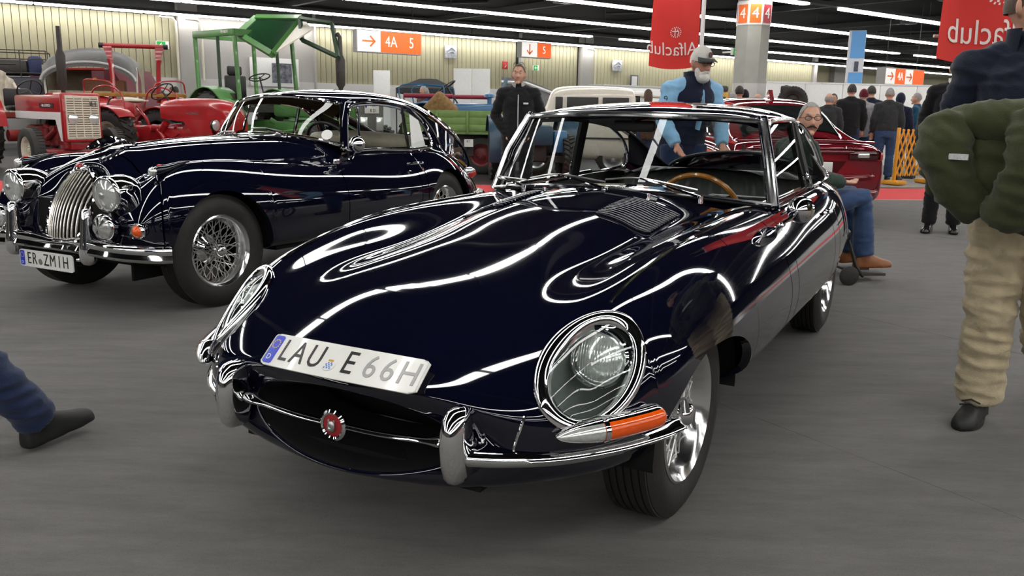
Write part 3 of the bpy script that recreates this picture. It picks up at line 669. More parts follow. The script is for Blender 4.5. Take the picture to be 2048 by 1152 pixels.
def number_plate(parent, fn, chars, w=.52, h=.11, ch=.075):
    pl = plate_part('number_plate', slab(w, h, .010, .004), WHITEP, parent, 0, fn)
    e = rrect(w - .008, h - .008, .009); q = MB().tube([(x, y, .0045) for x, y in e], .0016, 5, closed=True)
    plate_part('plate_border', q, mat('plate rim', (.62, .62, .60), .3, noise=.02), pl, 0, fn)
    plate_part('country_band', slab(.040, h - .014, .004, .0015, 6).xf(Matrix.Translation((-w / 2 + .028, 0, .004))), PBLUE, pl, 0, fn)
    plate_part('country_letter', text_mb('D', .026, .001).xf(Matrix.Translation((-w / 2 + .027, -.028, .0062))), WHITE, pl, 0, fn)
    st = MB()
    for k in range(12):
        a = 2 * pi * k / 12; st.add([(-w / 2 + .028 + .0145 * math.cos(a) + .0028 * math.cos(b), .018 + .0145 * math.sin(a) + .0028 * math.sin(b), .0062) for b in np.linspace(0, 2 * pi, 6)[:-1]], [tuple(range(5))])
    plate_part('country_stars', st, mat('star yellow', (.75, .5, .02), .4, noise=.03), pl, 0, fn)
    for c, x, m in chars:
        if c == 'o':
            plate_part('plate_seal', MB().lathe([(0, .0056), (.0185, .0056), (.0195, .004)], 24).xf(Matrix.Translation((x, -.012, 0))), m, pl, 0, fn); continue
        if c == 'bay':
            plate_part('plate_seal', MB().lathe([(0, .0056), (.0205, .0056), (.0215, .004)], 24).xf(Matrix.Translation((x, -.014, 0))), WHITEP, pl, 0, fn)
            q = MB()
            for i in range(5):
                for j in range(4):
                    if (i + j) % 2 == 0: q.box((x - .009 + i * .0045 + j * .001, -.026 + j * .0055, .0062), (.0042, .005, .0004))
            plate_part('seal_lozenges', q, mat('seal blue', (.08, .2, .6), .4, noise=.03), pl, 0, fn, label='small blue and white lozenge shield')
            plate_part('seal_crown', MB().box((x + .002, -.0015, .0062), (.016, .006, .0004)), mat('seal gold', (.6, .3, .02), .4, noise=.03), pl, 0, fn); continue
        t = text_mb(c, .104 * ch / .075, .0016, xs=.74); plate_part('plate_character', t.xf(Matrix.Translation((x, 0, .0048))), m, pl, 0, fn)
    return pl
# viewed from the front the car's right is on the left: plate x runs along +y
number_plate(ET, lambda x, y, o: eplate(x, y, o + .004), [('L', -.178, INK), ('A', -.123, INK), ('U', -.060, INK), ('bay', -.006, INK), ('E', .052, INK), ('6', .116, GLAREINK), ('6', .166, GLAREINK), ('H', .222, GLAREINK)])
# ---- windscreen and cabin
def wsb(s): # base curve, s in [-1,1]
    return Vector((-1.02 - .21 * abs(s) ** 2.6, .668 * s, .904 - .052 * abs(s) ** 2.2))
def wst(s):
    return Vector((-1.20 - .19 * abs(s) ** 2.8, .560 * s, 1.226 - .020 * abs(s) ** 2.0))
SS = np.linspace(-1, 1, 41)
obj('windscreen', MB().grid([[wsb(s) * (1 - f) + wst(s) * f + Vector((.002, 0, .001)) * math.sin(pi * f) for s in SS] for f in np.linspace(0, 1, 13)]), GLASS, ET)
obj('windscreen_seal', MB().tube([wsb(s) for s in SS] + [wst(s) for s in SS[::-1]], .011, 8, closed=True), TRIM, ET)
obj('windscreen_frame', MB().tube([wsb(s) + Vector((.012, 0, .008)) for s in SS], .007, 6).tube([wst(s) + Vector((.012, 0, -.004)) for s in SS], .009, 6), CHROMET, ET)
for s in (1, -1):
    P0, P1 = wsb(s), wst(s)
    obj('windscreen_pillar', MB().tube([P0 + Vector((-.035, s * .004, -.02)), P0.lerp(P1, .5) + Vector((-.008, s * .012, .01)), P1 + Vector((-.02, s * .004, .012))], [.030, .026, .026], 10, flat=.8), PAINT, ET)
    obj('pillar_trim', MB().tube([P0 + Vector((.004, s * .014, 0)), P0.lerp(P1, .5) + Vector((.022, s * .020, .01)), P1 + Vector((.004, s * .014, .004))], .014, 8), CHROMET, ET)
# roof shell from header to tail
def roof_sec(x, zc, yg, zg, drop=0):
    return [(x, 0, zc), (x - drop * .02, yg * .35, zc - .008), (x - drop * .06, yg * .65, zc - (zc - zg) * .28), (x - drop * .10, yg * .88, zc - (zc - zg) * .62), (x - drop * .125, yg, zg), (x - drop * .13, yg + .012, zg - .018)]
RB = [roof_sec(-1.195, 1.232, .555, 1.212, 1.5), roof_sec(-1.30, 1.254, .572, 1.212, 1.15), roof_sec(-1.55, 1.278, .580, 1.214, .5), roof_sec(-1.85, 1.290, .580, 1.216, 0), roof_sec(-2.15, 1.284, .575, 1.204, 0), roof_sec(-2.45, 1.255, .565, 1.170, 0), roof_sec(-2.75, 1.20, .55, 1.10, 0), roof_sec(-3.05, 1.115, .535, .99, 0), roof_sec(-3.35, .99, .50, .87, 0), roof_sec(-3.62, .83, .42, .74, 0)]
RN = Net(RB)
obj('roof', patch(RN, np.linspace(0, 5.35, 60), 0, 5, 40, flange=.03), PAINT, ET, sharp=60)
halves('roof_side', patch(RN, np.linspace(5.35, 8.05, 24), 4.0, 5, 16, flange=.03), PAINT, ET, sharp=60)
obj('tail_panel', patch(RN, np.linspace(8.05, 9, 14), 0, 5, 40, flange=.03), PAINT, ET, sharp=60)
obj('roof_lining', patch(Net([[(p[0], p[1] * .95, p[2] - .03) for p in r] for r in RB[:6]]), np.linspace(0.2, 5, 30), 0, 4.5, 14, flange=0), LEATHER, ET)
obj('rear_window', patch(RN, np.linspace(5.36, 8.04, 24), 0, 3.99, 20, flange=0), GLASS, ET)
_e = RN.ev(np.linspace(5.35, 8.05, 20), [4.0])[:, 0]; _t = RN.ev([5.35], np.linspace(4.0, 0, 10))[0]; _b = RN.ev([8.05], np.linspace(4.0, 0, 10))[0]
_lp = [tuple(p) for p in _e] + [tuple(p) for p in _b[1:]] + [(p[0], -p[1], p[2]) for p in _b[::-1][1:]] + [(p[0], -p[1], p[2]) for p in _e[::-1][1:]] + [(p[0], -p[1], p[2]) for p in _t[1:]] + [tuple(p) for p in _t[::-1][1:-1]]
obj('rear_window_seal', MB().tube(_lp, .010, 6, closed=True), TRIM, ET)
for s in (1, -1):
    m_ = lambda x, y, z: (x, s * y, z)
    # rear quarter panel between quarter window and deck
    obj('rear_pillar', MB().grid([[m_(-2.74, .562, 1.09), m_(-2.85, .557, 1.05), m_(-3.05, .545, .975), m_(-3.35, .51, .86), m_(-3.62, .43, .73)], [m_(-2.84, .59, .985), m_(-2.92, .58, .96), m_(-3.06, .565, .92), m_(-3.35, .52, .82), m_(-3.62, .44, .70)], [m_(-2.90, .63, .87), m_(-2.95, .62, .855), m_(-3.08, .60, .83), m_(-3.35, .53, .76), m_(-3.62, .45, .66)]]), PAINT, ET)
    fr = crv([m_(-1.275, .672, .868), m_(-1.36, .626, 1.02), m_(-1.435, .588, 1.155), m_(-1.475, .578, 1.19), m_(-1.56, .580, 1.206), m_(-1.80, .582, 1.211), m_(-2.02, .580, 1.205), m_(-2.055, .586, 1.175), m_(-2.10, .625, 1.02), m_(-2.145, .672, .876)], 5)
    w_ = obj('side_window_frame', MB().tube(fr, .012, 8), CHROMET, ET)
    obj('side_glass', MB().grid([[Vector(m_(-1.29, .668, .868)).lerp(Vector(m_(-2.13, .668, .874)), f) for f in np.linspace(0, 1, 8)], [Vector(m_(-1.36, .626, 1.02)).lerp(Vector(m_(-2.095, .625, 1.02)), f) for f in np.linspace(0, 1, 8)], [Vector(m_(-1.45, .582, 1.185)).lerp(Vector(m_(-2.05, .582, 1.195)), f) for f in np.linspace(0, 1, 8)]]), GLASS, w_)
    qf = crv([m_(-2.16, .672, .878), m_(-2.115, .625, 1.02), m_(-2.09, .592, 1.16), m_(-2.13, .580, 1.192), m_(-2.40, .572, 1.160), m_(-2.70, .580, 1.06), m_(-2.86, .605, .94), m_(-2.84, .645, .880)], 5, closed=True)
    w_ = obj('quarter_window_frame', MB().tube(qf, .010, 8, closed=True), CHROME, ET)
    qc = sum(qf, Vector()) / len(qf); obj('quarter_glass', MB().add([qc] + qf, [(0, i + 1, (i + 1) % len(qf) + 1) for i in range(len(qf))]), GLASS, w_)
    obj('door_pillar', MB().tube([m_(-2.13, .655, .87), m_(-2.09, .61, 1.03), m_(-2.06, .567, 1.19)], .03, 8), TRIM, ET)
    obj('door_card', MB().grid([[m_(-1.12, .655, .30), m_(-2.1, .66, .30)], [m_(-1.12, .65, .66), m_(-2.1, .66, .68)], [m_(-1.30, .64, .84), m_(-2.1, .65, .845)]]).grid([[m_(-2.1, .66, .30), m_(-2.85, .60, .30)], [m_(-2.1, .665, .70), m_(-2.85, .62, .70)], [m_(-2.1, .65, .862), m_(-2.85, .62, .868)]]), LEATHER, ET)
# dashboard, wheel, seats
obj('dashboard', MB().grid([[Vector((-1.06 - .22 * abs(s) ** 2, s * .63, .885 - .035 * abs(s) ** 2)) for s in SS], [Vector((-1.24 - .10 * abs(s) ** 2, s * .63, .88 - .02 * abs(s) ** 2)) for s in SS], [Vector((-1.36, s * .63, .85)) for s in SS], [Vector((-1.37, s * .63, .70)) for s in SS], [Vector((-1.2, s * .63, .5)) for s in SS]]), LEATHER, ET)
sw = Matrix.Translation((-1.52, .275, .775)) @ Matrix.Rotation(math.radians(-66), 4, 'Y')
an = np.linspace(0, 2 * pi, 49)[:-1]
swo = obj('steering_wheel', MB().tube([sw @ Vector((.195 * math.cos(a), .195 * math.sin(a), 0)) for a in an], .0125, 8, closed=True), mat('varnished wood', (.38, .15, .025), .25, noise=.25, nscale=40, coat=.6), ET, label='wooden steering wheel rim')
q = MB().lathe([(0, .02), (.035, .015), (.045, -.02), (.03, -.10)], 16)
for a in (pi, pi / 3, -pi / 3): q.box((.10 * math.cos(a), .10 * math.sin(a), -.01), (.17, .028, .004), rot=(0, 0, a))
obj('steering_wheel_spokes', q.xf(sw), STEEL, swo)
obj('rear_view_mirror', MB().box((-1.34, .0, 1.17), (.03, .20, .05), bev=.012).cyl((-1.33, 0, 1.19), (-1.30, 0, 1.235), .008), TRIM, ET)
def seat_back(x0, y0, w, zt, zb, lean, name, thick=.11, pleats=6, par=None, m=None):
    rows = []
    for k in range(15):
        f = k / 14; z = zb + (zt - zb) * f; sh = 1 - .25 * max(0, (f - .78) / .22) ** 2
        xx = x0 - lean * f - (.03 * max(0, (f - .8) / .2) ** 2)
        L = []
        for j in range(pleats * 4 + 1):
            g = j / (pleats * 4); y = y0 + (g - .5) * w * sh; L.append((xx + .012 * abs(math.sin(g * pi * pleats)) * (1 if f < .95 else .3) + .02 * math.sin(g * pi), y, z))
        rows.append(L + [(xx - thick * (1 - .4 * f), p[1], p[2]) for p in L[::-1]])
    mb = MB().grid(rows, closed_v=True); mb.add(rows[-1], [tuple(range(len(rows[-1])))]); return obj(name, mb, m or LEATHER, par or ET, sharp=70)
for y0 in (.33, -.33):
    seat_back(-1.98, y0, .50, .80, .40, .14, 'front_seat_back'); obj('front_seat_cushion', MB().box((-1.72, y0, .36), (.55, .50, .16), bev=.05), LEATHER, ET)
BENCH = mat('grey-black bench leather', (.055, .060, .057), .38, noise=.12, bump=.1)
seat_back(-2.58, 0, 1.16, .90, .45, .10, 'rear_bench_back', pleats=16, m=BENCH); obj('rear_bench_cushion', MB().box((-2.42, 0, .46), (.42, 1.16, .14), bev=.05), BENCH, ET)
obj('parcel_shelf', MB().box((-3.0, 0, .84), (.62, 1.1, .03), bev=.01), LEATHER, ET)
# wipers
for y in (-.40, .02, .42):
    b = wsb(y / .668); root = b + Vector((.055, 0, -.008)); tip = wsb((y - .26) / .668) * .86 + wst((y - .26) / .668) * .14 + Vector((.03, 0, .01))
    w_ = obj('wiper', MB().cyl(root - Vector((0, 0, .01)), root + Vector((0, 0, .02)), .014, 10).tube([root + Vector((0, 0, .015)), root.lerp(tip, .5) + Vector((.012, 0, .012)), tip], [.006, .005, .004], 6), CHROME, ET)
    d1 = wsb((y - .02) / .668) * .93 + wst((y - .02) / .668) * .07 + Vector((.02, 0, .008)); d2 = wsb((max(-.62, y - .42)) / .668) * .90 + wst(max(-.62, y - .42) / .668) * .10 + Vector((.02, 0, .008)); dm = tip + Vector((-.004, 0, 0))
    obj('wiper_blade', MB().tube(crv([d1, dm, d2], 6), .007, 6, flat=.6), STEEL, w_)
for y in (.24, -.24):
    obj('washer_jet', MB().cyl((-.905, y, e_top(-.905, y) - .002), (-.905, y, e_top(-.905, y) + .014), .008, 10), CHROME, ET)
# tail: lamps, bumper
for s in (1, -1):
    obj('tail_lamp', MB().ball((-3.60, s * .50, .58), (.10, .05, .03), 14, 8, rot=(0, 0, s * .6)), REDLENS, ET)
    obj('rear_bumper', MB().tube(crv([(-3.70, s * .22, .50), (-3.66, s * .42, .50), (-3.48, s * .62, .50), (-3.2, s * .735, .50)], 6), .035, 10, flat=1.3), CHROME, ET)
# ---------------------------------------------------------------- the older coupe beside it: upright grille, flowing wings
XT = thing('vintage_coupe', 'dark navy vintage coupe with upright slatted chrome grille, left of the near car', 'car', (-2.433, 5.562, 0), -2.0506)
XB = [
 ring(.10, .10, .33, .58), 
 [(.33,0,.845),(.345,.11,.83),(.385,.20,.775),(.45,.27,.72),(.50,.31,.66),(.51,.345,.60),(.52,.36,.54),(.52,.36,.48),(.52,.34,.43),(.52,.28,.39),(.52,.15,.37),(.52,0,.37)],
 [(.33,0,.880),(.345,.145,.865),(.385,.26,.815),(.42,.35,.77),(.45,.44,.735),(.485,.525,.69),(.525,.585,.62),(.545,.605,.53),(.535,.59,.455),(.525,.53,.39),(.52,.3,.36),(.52,0,.36)],
 [(.275,0,.918),(.28,.165,.902),(.305,.285,.852),(.335,.38,.800),(.37,.475,.785),(.41,.58,.785),(.46,.672,.715),(.495,.715,.59),(.488,.71,.475),(.47,.66,.39),(.47,.35,.35),(.47,0,.35)],
 [(.18,0,.948),(.18,.178,.933),(.195,.30,.880),(.215,.392,.824),(.245,.485,.838),(.28,.595,.862),(.335,.712,.780),(.385,.773,.625),(.385,.772,.475),(.37,.725,.375),(.37,.4,.33),(.37,0,.33)],
 sec(.10, [(0,.968),(.188,.953),(.31,.898),(.40,.842),(.488,.866),(.603,.903),(.735,.80),(.800,.62),(.80,.46),(.752,.345),(.4,.31),(0,.31)]),
 sec(-.20, [(0,.995),(.205,.98),(.328,.917),(.412,.853),(.49,.870),(.61,.903),(.745,.80),(.812,.62),(.81,.46),(.758,.325),(.4,.30),(0,.30)]),
 sec(-.50, [(0,1.010),(.222,.995),(.352,.937),(.432,.867),(.50,.862),(.62,.880),(.75,.786),(.815,.62),(.812,.46),(.76,.315),(.4,.29),(0,.29)]),
 sec(-.85, [(0,1.022),(.25,1.007),(.40,.957),(.482,.889),(.54,.864),(.632,.856),(.753,.77),(.817,.61),(.813,.46),(.76,.31),(.4,.28),(0,.28)]),
 sec(-1.15, [(0,1.030),(.27,1.014),(.44,.972),(.535,.922),(.585,.880),(.645,.845),(.757,.76),(.818,.61),(.813,.46),(.76,.31),(.4,.28),(0,.28)]),
 sec(-1.50, [(0,1.030),(.27,1.014),(.47,.972),(.575,.930),(.618,.888),(.656,.834),(.757,.754),(.818,.605),(.813,.46),(.76,.31),(.4,.28),(0,.28)]),
 sec(-1.90, [(0,1.020),(.27,1.01),(.48,.965),(.585,.922),(.623,.880),(.657,.825),(.756,.744),(.816,.60),(.81,.46),(.76,.31),(.4,.28),(0,.28)]),
 sec(-2.22, [(0,1.000),(.27,.99),(.48,.955),(.59,.915),(.622,.882),(.658,.836),(.756,.750),(.814,.605),(.81,.46),(.76,.31),(.4,.28),(0,.28)]),
 sec(-2.55, [(0,.96),(.27,.955),(.46,.935),(.565,.905),(.605,.886),(.658,.858),(.752,.772),(.808,.62),(.802,.46),(.75,.32),(.4,.30),(0,.30)]),
 sec(-2.85, [(0,.90),(.25,.895),(.42,.88),(.51,.86),(.56,.842),(.626,.812),(.722,.722),(.782,.58),(.775,.46),(.72,.34),(.4,.32),(0,.32)]),
 sec(-3.15, [(0,.80),(.2,.797),(.34,.785),(.42,.772),(.48,.752),(.553,.712),(.645,.622),(.705,.51),(.70,.43),(.64,.36),(.36,.34),(0,.34)]),
 sec(-3.42, [(0,.66),(.15,.658),(.26,.65),(.33,.64),(.38,.622),(.44,.59),(.51,.53),(.55,.46),(.54,.42),(.49,.38),(.28,.36),(0,.36)]),
 sec(-3.58, [(0,.50),(.08,.50),(.14,.497),(.18,.49),(.21,.482),(.25,.47),(.28,.45),(.30,.43),(.29,.41),(.26,.40),(.15,.39),(0,.39)]),
]
XN = Net(XB, mirror_end=True)
def x_arch(x):
    if -.365 < x - .0 < .425: q = abs(x - .03) / .395; return .30 + .425 * math.sqrt(max(0, 1 - q ** 2.15))
    if abs(x + 2.575) < .385: return .32 + .405 * math.sqrt(max(0, 1 - (abs(x + 2.575) / .385) ** 2.15))
    return None
XTB = XN.t_at_x(.44, 6.5, 2.0)
ax_ = sorted(list(np.linspace(.43, -.37, 66)) + [.424, .4235, .42, .415, .405, -.364, -.3635, -.36, -.355, -.345], reverse=True)
obj('front_panel', patch(XN, list(np.linspace(0.02, XTB, 90)), 0, 11, 120, ends=False, flange=0), PAINT, XT, sharp=60)
fx = list(ax_) + list(np.linspace(-.40, -1.128, 34))
obj('bonnet', patch(XN, tx(XN, fx, 6.5, 2.0), 0, 3.02, 60, flange=0), PAINT, XT, sharp=60)
halves('front_wing', patch(XN, tx(XN, fx, 6.5, 2.0), 3.02, 9.4, 100, trim=x_arch), PAINT, XT, sharp=60)
obj('cowl', patch(XN, tx(XN, np.linspace(-.95, -1.34, 22), 6.5, 2.0), 0, 3.6, 50, flange=0), PAINT, XT, sharp=60)
halves('door', patch(XN, tx(XN, np.linspace(-1.136, -2.085, 44), 6.5, 2.0), 3.0, 9.4, 80), PAINT, XT, sharp=60)
rx = sorted(list(np.linspace(-2.093, -2.18, 6)) + list(np.linspace(-2.195, -2.955, 60)) + [-2.575 + v for v in (.384, .383, .379, -.379, -.383, -.384)], reverse=True) + list(np.linspace(-2.975, -3.575, 30))
halves('rear_wing', patch(XN, tx(XN, rx, 6.5, 2.0), 3.0, 11, 110, trim=x_arch), PAINT, XT, sharp=60)
obj('boot_deck', patch(XN, tx(XN, np.linspace(-2.5, -3.575, 30), 6.5, 2.0), 0, 3.05, 30, flange=0), PAINT, XT, sharp=60)
hull = MB().box((-1.33, 0, .34), (1.72, 1.44, .10)).box((.46, 0, .50), (.05, 1.0, .3)).box((0, 0, .45), (.9, .9, .3)).box((-2.6, 0, .45), (.8, 1.0, .3)).box((-3.2, 0, .44), (.4, .8, .12))
hull.box((-.47, 0, .54), (.04, 1.42, .4)).box((-1.12, 0, .54), (.03, 1.42, .4)).box((-2.14, 0, .54), (.04, 1.42, .4))
for s in (-1, 1):
    for cx in (.03, -2.575):
        an = np.linspace(-.15, pi + .15, 20); A = [(cx + .425 * math.cos(a), s * (.75 if cx > -1 else .70), .32 + .43 * max(0, math.sin(a)) ** .8) for a in an]; B = [(p[0], s * .45, p[2]) for p in A]
        hull.grid([A, B]); hull.box((cx, s * .47, .46), (.86, .02, .5))
obj('underbody', hull, BLACK, XT)
for (x, y, s) in ((0, .645, 1), (0, -.645, -1), (-2.591, .645, 1), (-2.591, -.645, -1)):
    wheel(XT, x, y, s, .349, .172, .214, steer=(-.06 if x == 0 else 0), spokes=60)
# grille: chrome shell and vertical slats, leaning back
def gpt(y, f): # f 0 bottom, 1 top
    x = .600 - .03 * f - .185 * f ** 2.6; z = .395 + .445 * f - .03 * (y / .19) ** 2 * f ** 3
    return Vector((x - .075 * (y / .19) ** 2, y, z))
def ghw(f): return float(np.interp(f, (0, .08, .2, .45, .75, .92, 1), (.08, .125, .162, .194, .166, .118, .06)))
out = [gpt(ghw(f), f) for f in np.linspace(0.0, 1.0, 26)] + [gpt(-ghw(f), f) for f in np.linspace(1.0, 0.0, 26)]
gs = obj('grille_surround', MB().tube(out, .013, 8, closed=True), CHROME, XT)
obj('grille_backing', MB().grid([[gpt(ghw(f) * k, f) - Vector((.035, 0, .01)) for k in np.linspace(-1, 1, 12)] for f in np.linspace(0, 1, 20)]), BLACK, XT)
for k in range(15):
    g = -1 + 2 * (k + .5) / 15; pts = []
    for f in np.linspace(.01, .985, 22):
        y = g * .187
        if abs(y) < ghw(f) - .006: pts.append(gpt(y, f) - Vector((.006, 0, 0)))
    if len(pts) > 2: obj('grille_slat', MB().tube(pts, .0060, 8, flat=1.4), mat('nickel grille slat', (.80, .77, .70), .26, 1.0, noise=.03), XT)
obj('grille_badge', MB().box(tuple(gpt(0, 1.0) + Vector((.010, 0, .0))), (.05, .075, .055), rot=(0, -.9, 0), bev=.012), CHROME, XT)
obj('badge_field', MB().box(tuple(gpt(0, 1.0) + Vector((.022, 0, .018))), (.028, .045, .035), rot=(0, -.9, 0), bev=.008), mat('badge red enamel', (.30, .008, .012), .15), XT, label='red enamel in the grille badge')
m_ = MB().tube(crv([(.30, 0, .935), (.22, 0, .962), (.12, 0, .985), (.05, 0, .988)], 6), .008, 8)
m_.tube(crv([(.335, 0, .968), (.29, 0, .985), (.22, 0, 1.002), (.14, 0, 1.008), (.06, 0, 1.0)], 6), [.010, .012, .014, .016, .017, .019, .021, .023, .024, .024, .023, .022, .022, .023, .024, .024, .023, .020, .017, .014, .011, .009, .007, .006, .005], 8)
m_.tube([(.26, .012, .99), (.31, .016, .965), (.345, .014, .958)], [.010, .007, .005], 6).tube([(.26, -.012, .99), (.31, -.016, .965), (.345, -.014, .958)], [.010, .007, .005], 6).tube([(.10, .012, .995), (.06, .018, .985), (.0, .014, .988)], [.013, .008, .005], 6).tube([(.10, -.012, .995), (.06, -.018, .985), (.0, -.014, .988)], [.013, .008, .005], 6)
obj('bonnet_mascot', m_, CHROME, XT)
obj('bonnet_strip', MB().tube([(x, 0, z) for x, z in ((.02, .976), (-.2, .997), (-.6, 1.017), (-1.0, 1.028))], .006, 6), CHROME, XT)
_tx = np.linspace(2.0, 11.0, 360); _ux = np.linspace(0, 8, 280); _SX = XN.ev(_tx, _ux); x_top = net_top(_SX, (_ux[None, :] > 6.3) * 1.0)
for s in (1, -1):
    f_ = lambda p: Vector((p[0], s * p[1], p[2]))
    def lamp(name, c, r, deep, lab=None, par=XT, tilt=.05, mlens=LENS, ringw=.012):
        M = Matrix.Translation(f_(c)) @ Matrix.Rotation(tilt, 4, 'Y') @ Matrix.Rotation(s * .06, 4, 'Z')
        o = obj(name, MB().lathe([(r * .3, -deep), (r * .72, -deep * .82), (r * .98, -deep * .4), (r + ringw * .6, -.02), (r + ringw, -.008), (r + ringw, .004), (r + ringw * .4, .012), (r - .004, .010)], 40, 'x').xf(M), CHROME, par, sharp=60)
        obj(name + '_lens', MB().lathe([(r, .006), (r * .9, .014), (r * .6, .024), (r * .3, .030), (0, .032)], 36, 'x').xf(M), mlens, o, label=lab)
        return o, M
    h, M = lamp('headlamp', (.560, .425, .722), .088, .24, ringw=.018)
    obj('lamp_bulb_cap', MB().ball((.036, 0, .0), (.008, .018, .018), 12, 8).xf(M), STEEL, h)
    hood = MB().lathe([(.105, .0), (.107, -.05), (.106, -.11), (.09, -.17), (.06, -.22)], 40, 'x').xf(M); obj('headlamp_pod', hood, CHROME, h, sharp=60)
    g, M = lamp('fog_lamp', (.635, .478, .545), .066, .09, ringw=.012)
    st = MB()
    for k in range(8):
        a = 2 * pi * k / 8; st.add([(.040, 0, 0), (.024, .060 * math.cos(a), .060 * math.sin(a)), (.024, .060 * math.cos(a + .35), .060 * math.sin(a + .35))], [(0, 1, 2)])
    obj('lens_flutes', st.xf(M), CHROME, g, kind='stuff')
    obj('fog_lamp_bracket', MB().cyl(f_((.60, .478, .48)), f_((.56, .46, .42)), .014), CHROME, g)
    lamp('indicator', (.560, .665, .530), .036, .05, 'round amber indicator lens', mlens=AMBER, ringw=.010)
    pz = lambda x: x_top(x, .615) + .012
    pod = MB().tube([f_((x, .615, pz(min(x, .27)) - max(0, x - .27) * .15)) for x in (.39, .36, .30, .2, .12)], [.018, .028, .024, .014, .004], 12)
    p_ = obj('side_lamp_pod', pod, PAINT, XT); obj('side_lamp_lens', MB().ball(f_((.398, .615, pz(.27) - .018)), (.018, .026, .026), 14, 8), LENS, p_); obj('side_lamp_ring', MB().lathe([(.025, -.006), (.029, 0), (.025, .006)], 20, 'x').xf(Matrix.Translation(f_((.388, .615, pz(.27) - .018)))), CHROME, p_)
    obj('telltale', MB().ball(f_((.34, .615, pz(.27) + .016)), (.022, .006, .008), 10, 6), REDLENS, p_)
    # bumper half: deep grooved blade
    path = crv([(.620, .0, .408), (.624, .10, .411), (.640, .20, .420), (.655, .30, .424), (.650, .42, .418), (.622, .56, .406), (.565, .68, .397), (.50, .76, .392), (.45, .80, .390)], 7); n_ = len(path); rows = []
    for i, p in enumerate(path):
        t = (path[min(i + 1, n_ - 1)] - path[max(i - 1, 0)]).normalized(); nn = Vector((-t.y, t.x, 0)) * -1; nn = nn if nn.x > 0 else -nn; hh = .050 * (.72 + .28 * min(1, p.y / .3))
        pr = [(-.035, hh), (-.02, hh * 1.04), (.004, hh * .88), (.016, hh * .55), (.012, hh * .22), (.006, 0), (.012, -hh * .22), (.020, -hh * .5), (.010, -hh * .86), (-.02, -hh * 1.02), (-.035, -hh), (-.03, 0)]
        rows.append([f_(p + nn * a + Vector((0, 0, b))) for a, b in pr])
    mb = MB().grid(rows, closed_v=True); mb.add(rows[-1], [tuple(range(12))]); obj('bumper_half', mb, CHROME, XT, sharp=50)
    rows = []
    for z, hw, d in ((.318, .012, .012), (.325, .028, .04), (.345, .038, .06), (.39, .042, .07), (.44, .036, .062), (.52, .030, .05), (.58, .028, .046), (.615, .026, .04), (.638, .018, .028), (.645, .006, .008)):
        rows.append([f_((.632 + (.64 - z) * .03 + d * .8 * math.cos(a), .338 + hw * math.sin(a), z)) for a in np.linspace(0, 2 * pi, 17)[:-1]])
    mb = MB().grid(rows, closed_v=True); mb.add(rows[0], [tuple(range(16))]).add(rows[-1], [tuple(range(16))]); obj('overrider', mb, CHROME, XT, sharp=60)
    obj('bumper_bracket', MB().box(f_((.57, .30, .40)), (.14, .04, .05)), BLACK, XT)
    # glass outline along the door and quarter
    wf = crv([f_(p) for p in ((-1.317, .622, .93), (-1.40, .588, 1.085), (-1.47, .558, 1.205), (-1.53, .548, 1.238), (-1.66, .545, 1.252), (-1.81, .545, 1.257), (-2.0, .546, 1.248), (-2.175, .549, 1.224), (-2.30, .562, 1.182), (-2.42, .580, 1.11), (-2.495, .600, 1.02), (-2.525, .618, .945), (-2.49, .628, .912), (-2.35, .632, .902), (-2.155, .634, .895), (-1.75, .63, .910))], 5, closed=True)
    w_ = obj('side_window_frame', MB().tube(wf, .013, 8, closed=True), CHROME, XT)
    c_ = sum(wf, Vector()) / len(wf); obj('side_glass', MB().add([c_] + wf, [(0, i + 1, (i + 1) % len(wf) + 1) for i in range(len(wf))]), GLASS, w_)
    obj('window_divider', MB().tube([f_(p) for p in ((-2.185, .551, 1.222), (-2.175, .585, 1.07), (-2.16, .634, .897))], .014, 8), CHROME, w_)
    obj('vent_divider', MB().tube([f_(p) for p in ((-1.585, .548, 1.235), (-1.56, .575, 1.12), (-1.53, .62, .92))], .010, 8), CHROME, w_)
    obj('gutter_trim', MB().tube(crv([f_(p) for p in ((-1.30, .640, .93), (-1.44, .575, 1.20), (-1.50, .562, 1.25), (-1.66, .558, 1.277), (-1.85, .558, 1.283), (-2.05, .558, 1.274), (-2.25, .562, 1.244), (-2.43, .575, 1.175), (-2.56, .595, 1.07), (-2.64, .62, .95), (-2.66, .64, .88))], 5), .009, 6), CHROME, XT)
    obj('rear_pillar', MB().grid([[f_(p) for p in ((-1.95, .558, 1.28), (-2.2, .56, 1.255), (-2.45, .562, 1.19), (-2.75, .552, 1.09), (-3.05, .525, .975), (-3.3, .475, .87), (-3.5, .41, .76))], [f_(p) for p in ((-2.0, .553, 1.262), (-2.2, .556, 1.23), (-2.42, .583, 1.13), (-2.6, .60, 1.02), (-2.95, .56, .93), (-3.25, .49, .82), (-3.48, .42, .70))], [f_(p) for p in ((-2.1, .553, 1.25), (-2.3, .562, 1.19), (-2.48, .60, 1.05), (-2.54, .625, .93), (-2.75, .62, .87), (-3.15, .52, .76), (-3.45, .42, .66))], [f_(p) for p in ((-2.15, .553, 1.24), (-2.36, .572, 1.15), (-2.5, .605, 1.02), (-2.52, .635, .89), (-2.7, .64, .85), (-3.1, .56, .74), (-3.45, .43, .62))]]), PAINT, XT)
    obj('door_card', MB().grid([[f_(p) for p in ((-1.15, .66, .30), (-2.6, .64, .30))], [f_(p) for p in ((-1.15, .665, .70), (-2.6, .64, .70))], [f_(p) for p in ((-1.33, .60, .90), (-2.5, .61, .89))]]), mat('tan trim', (.20, .115, .055), .6, noise=.1), XT)
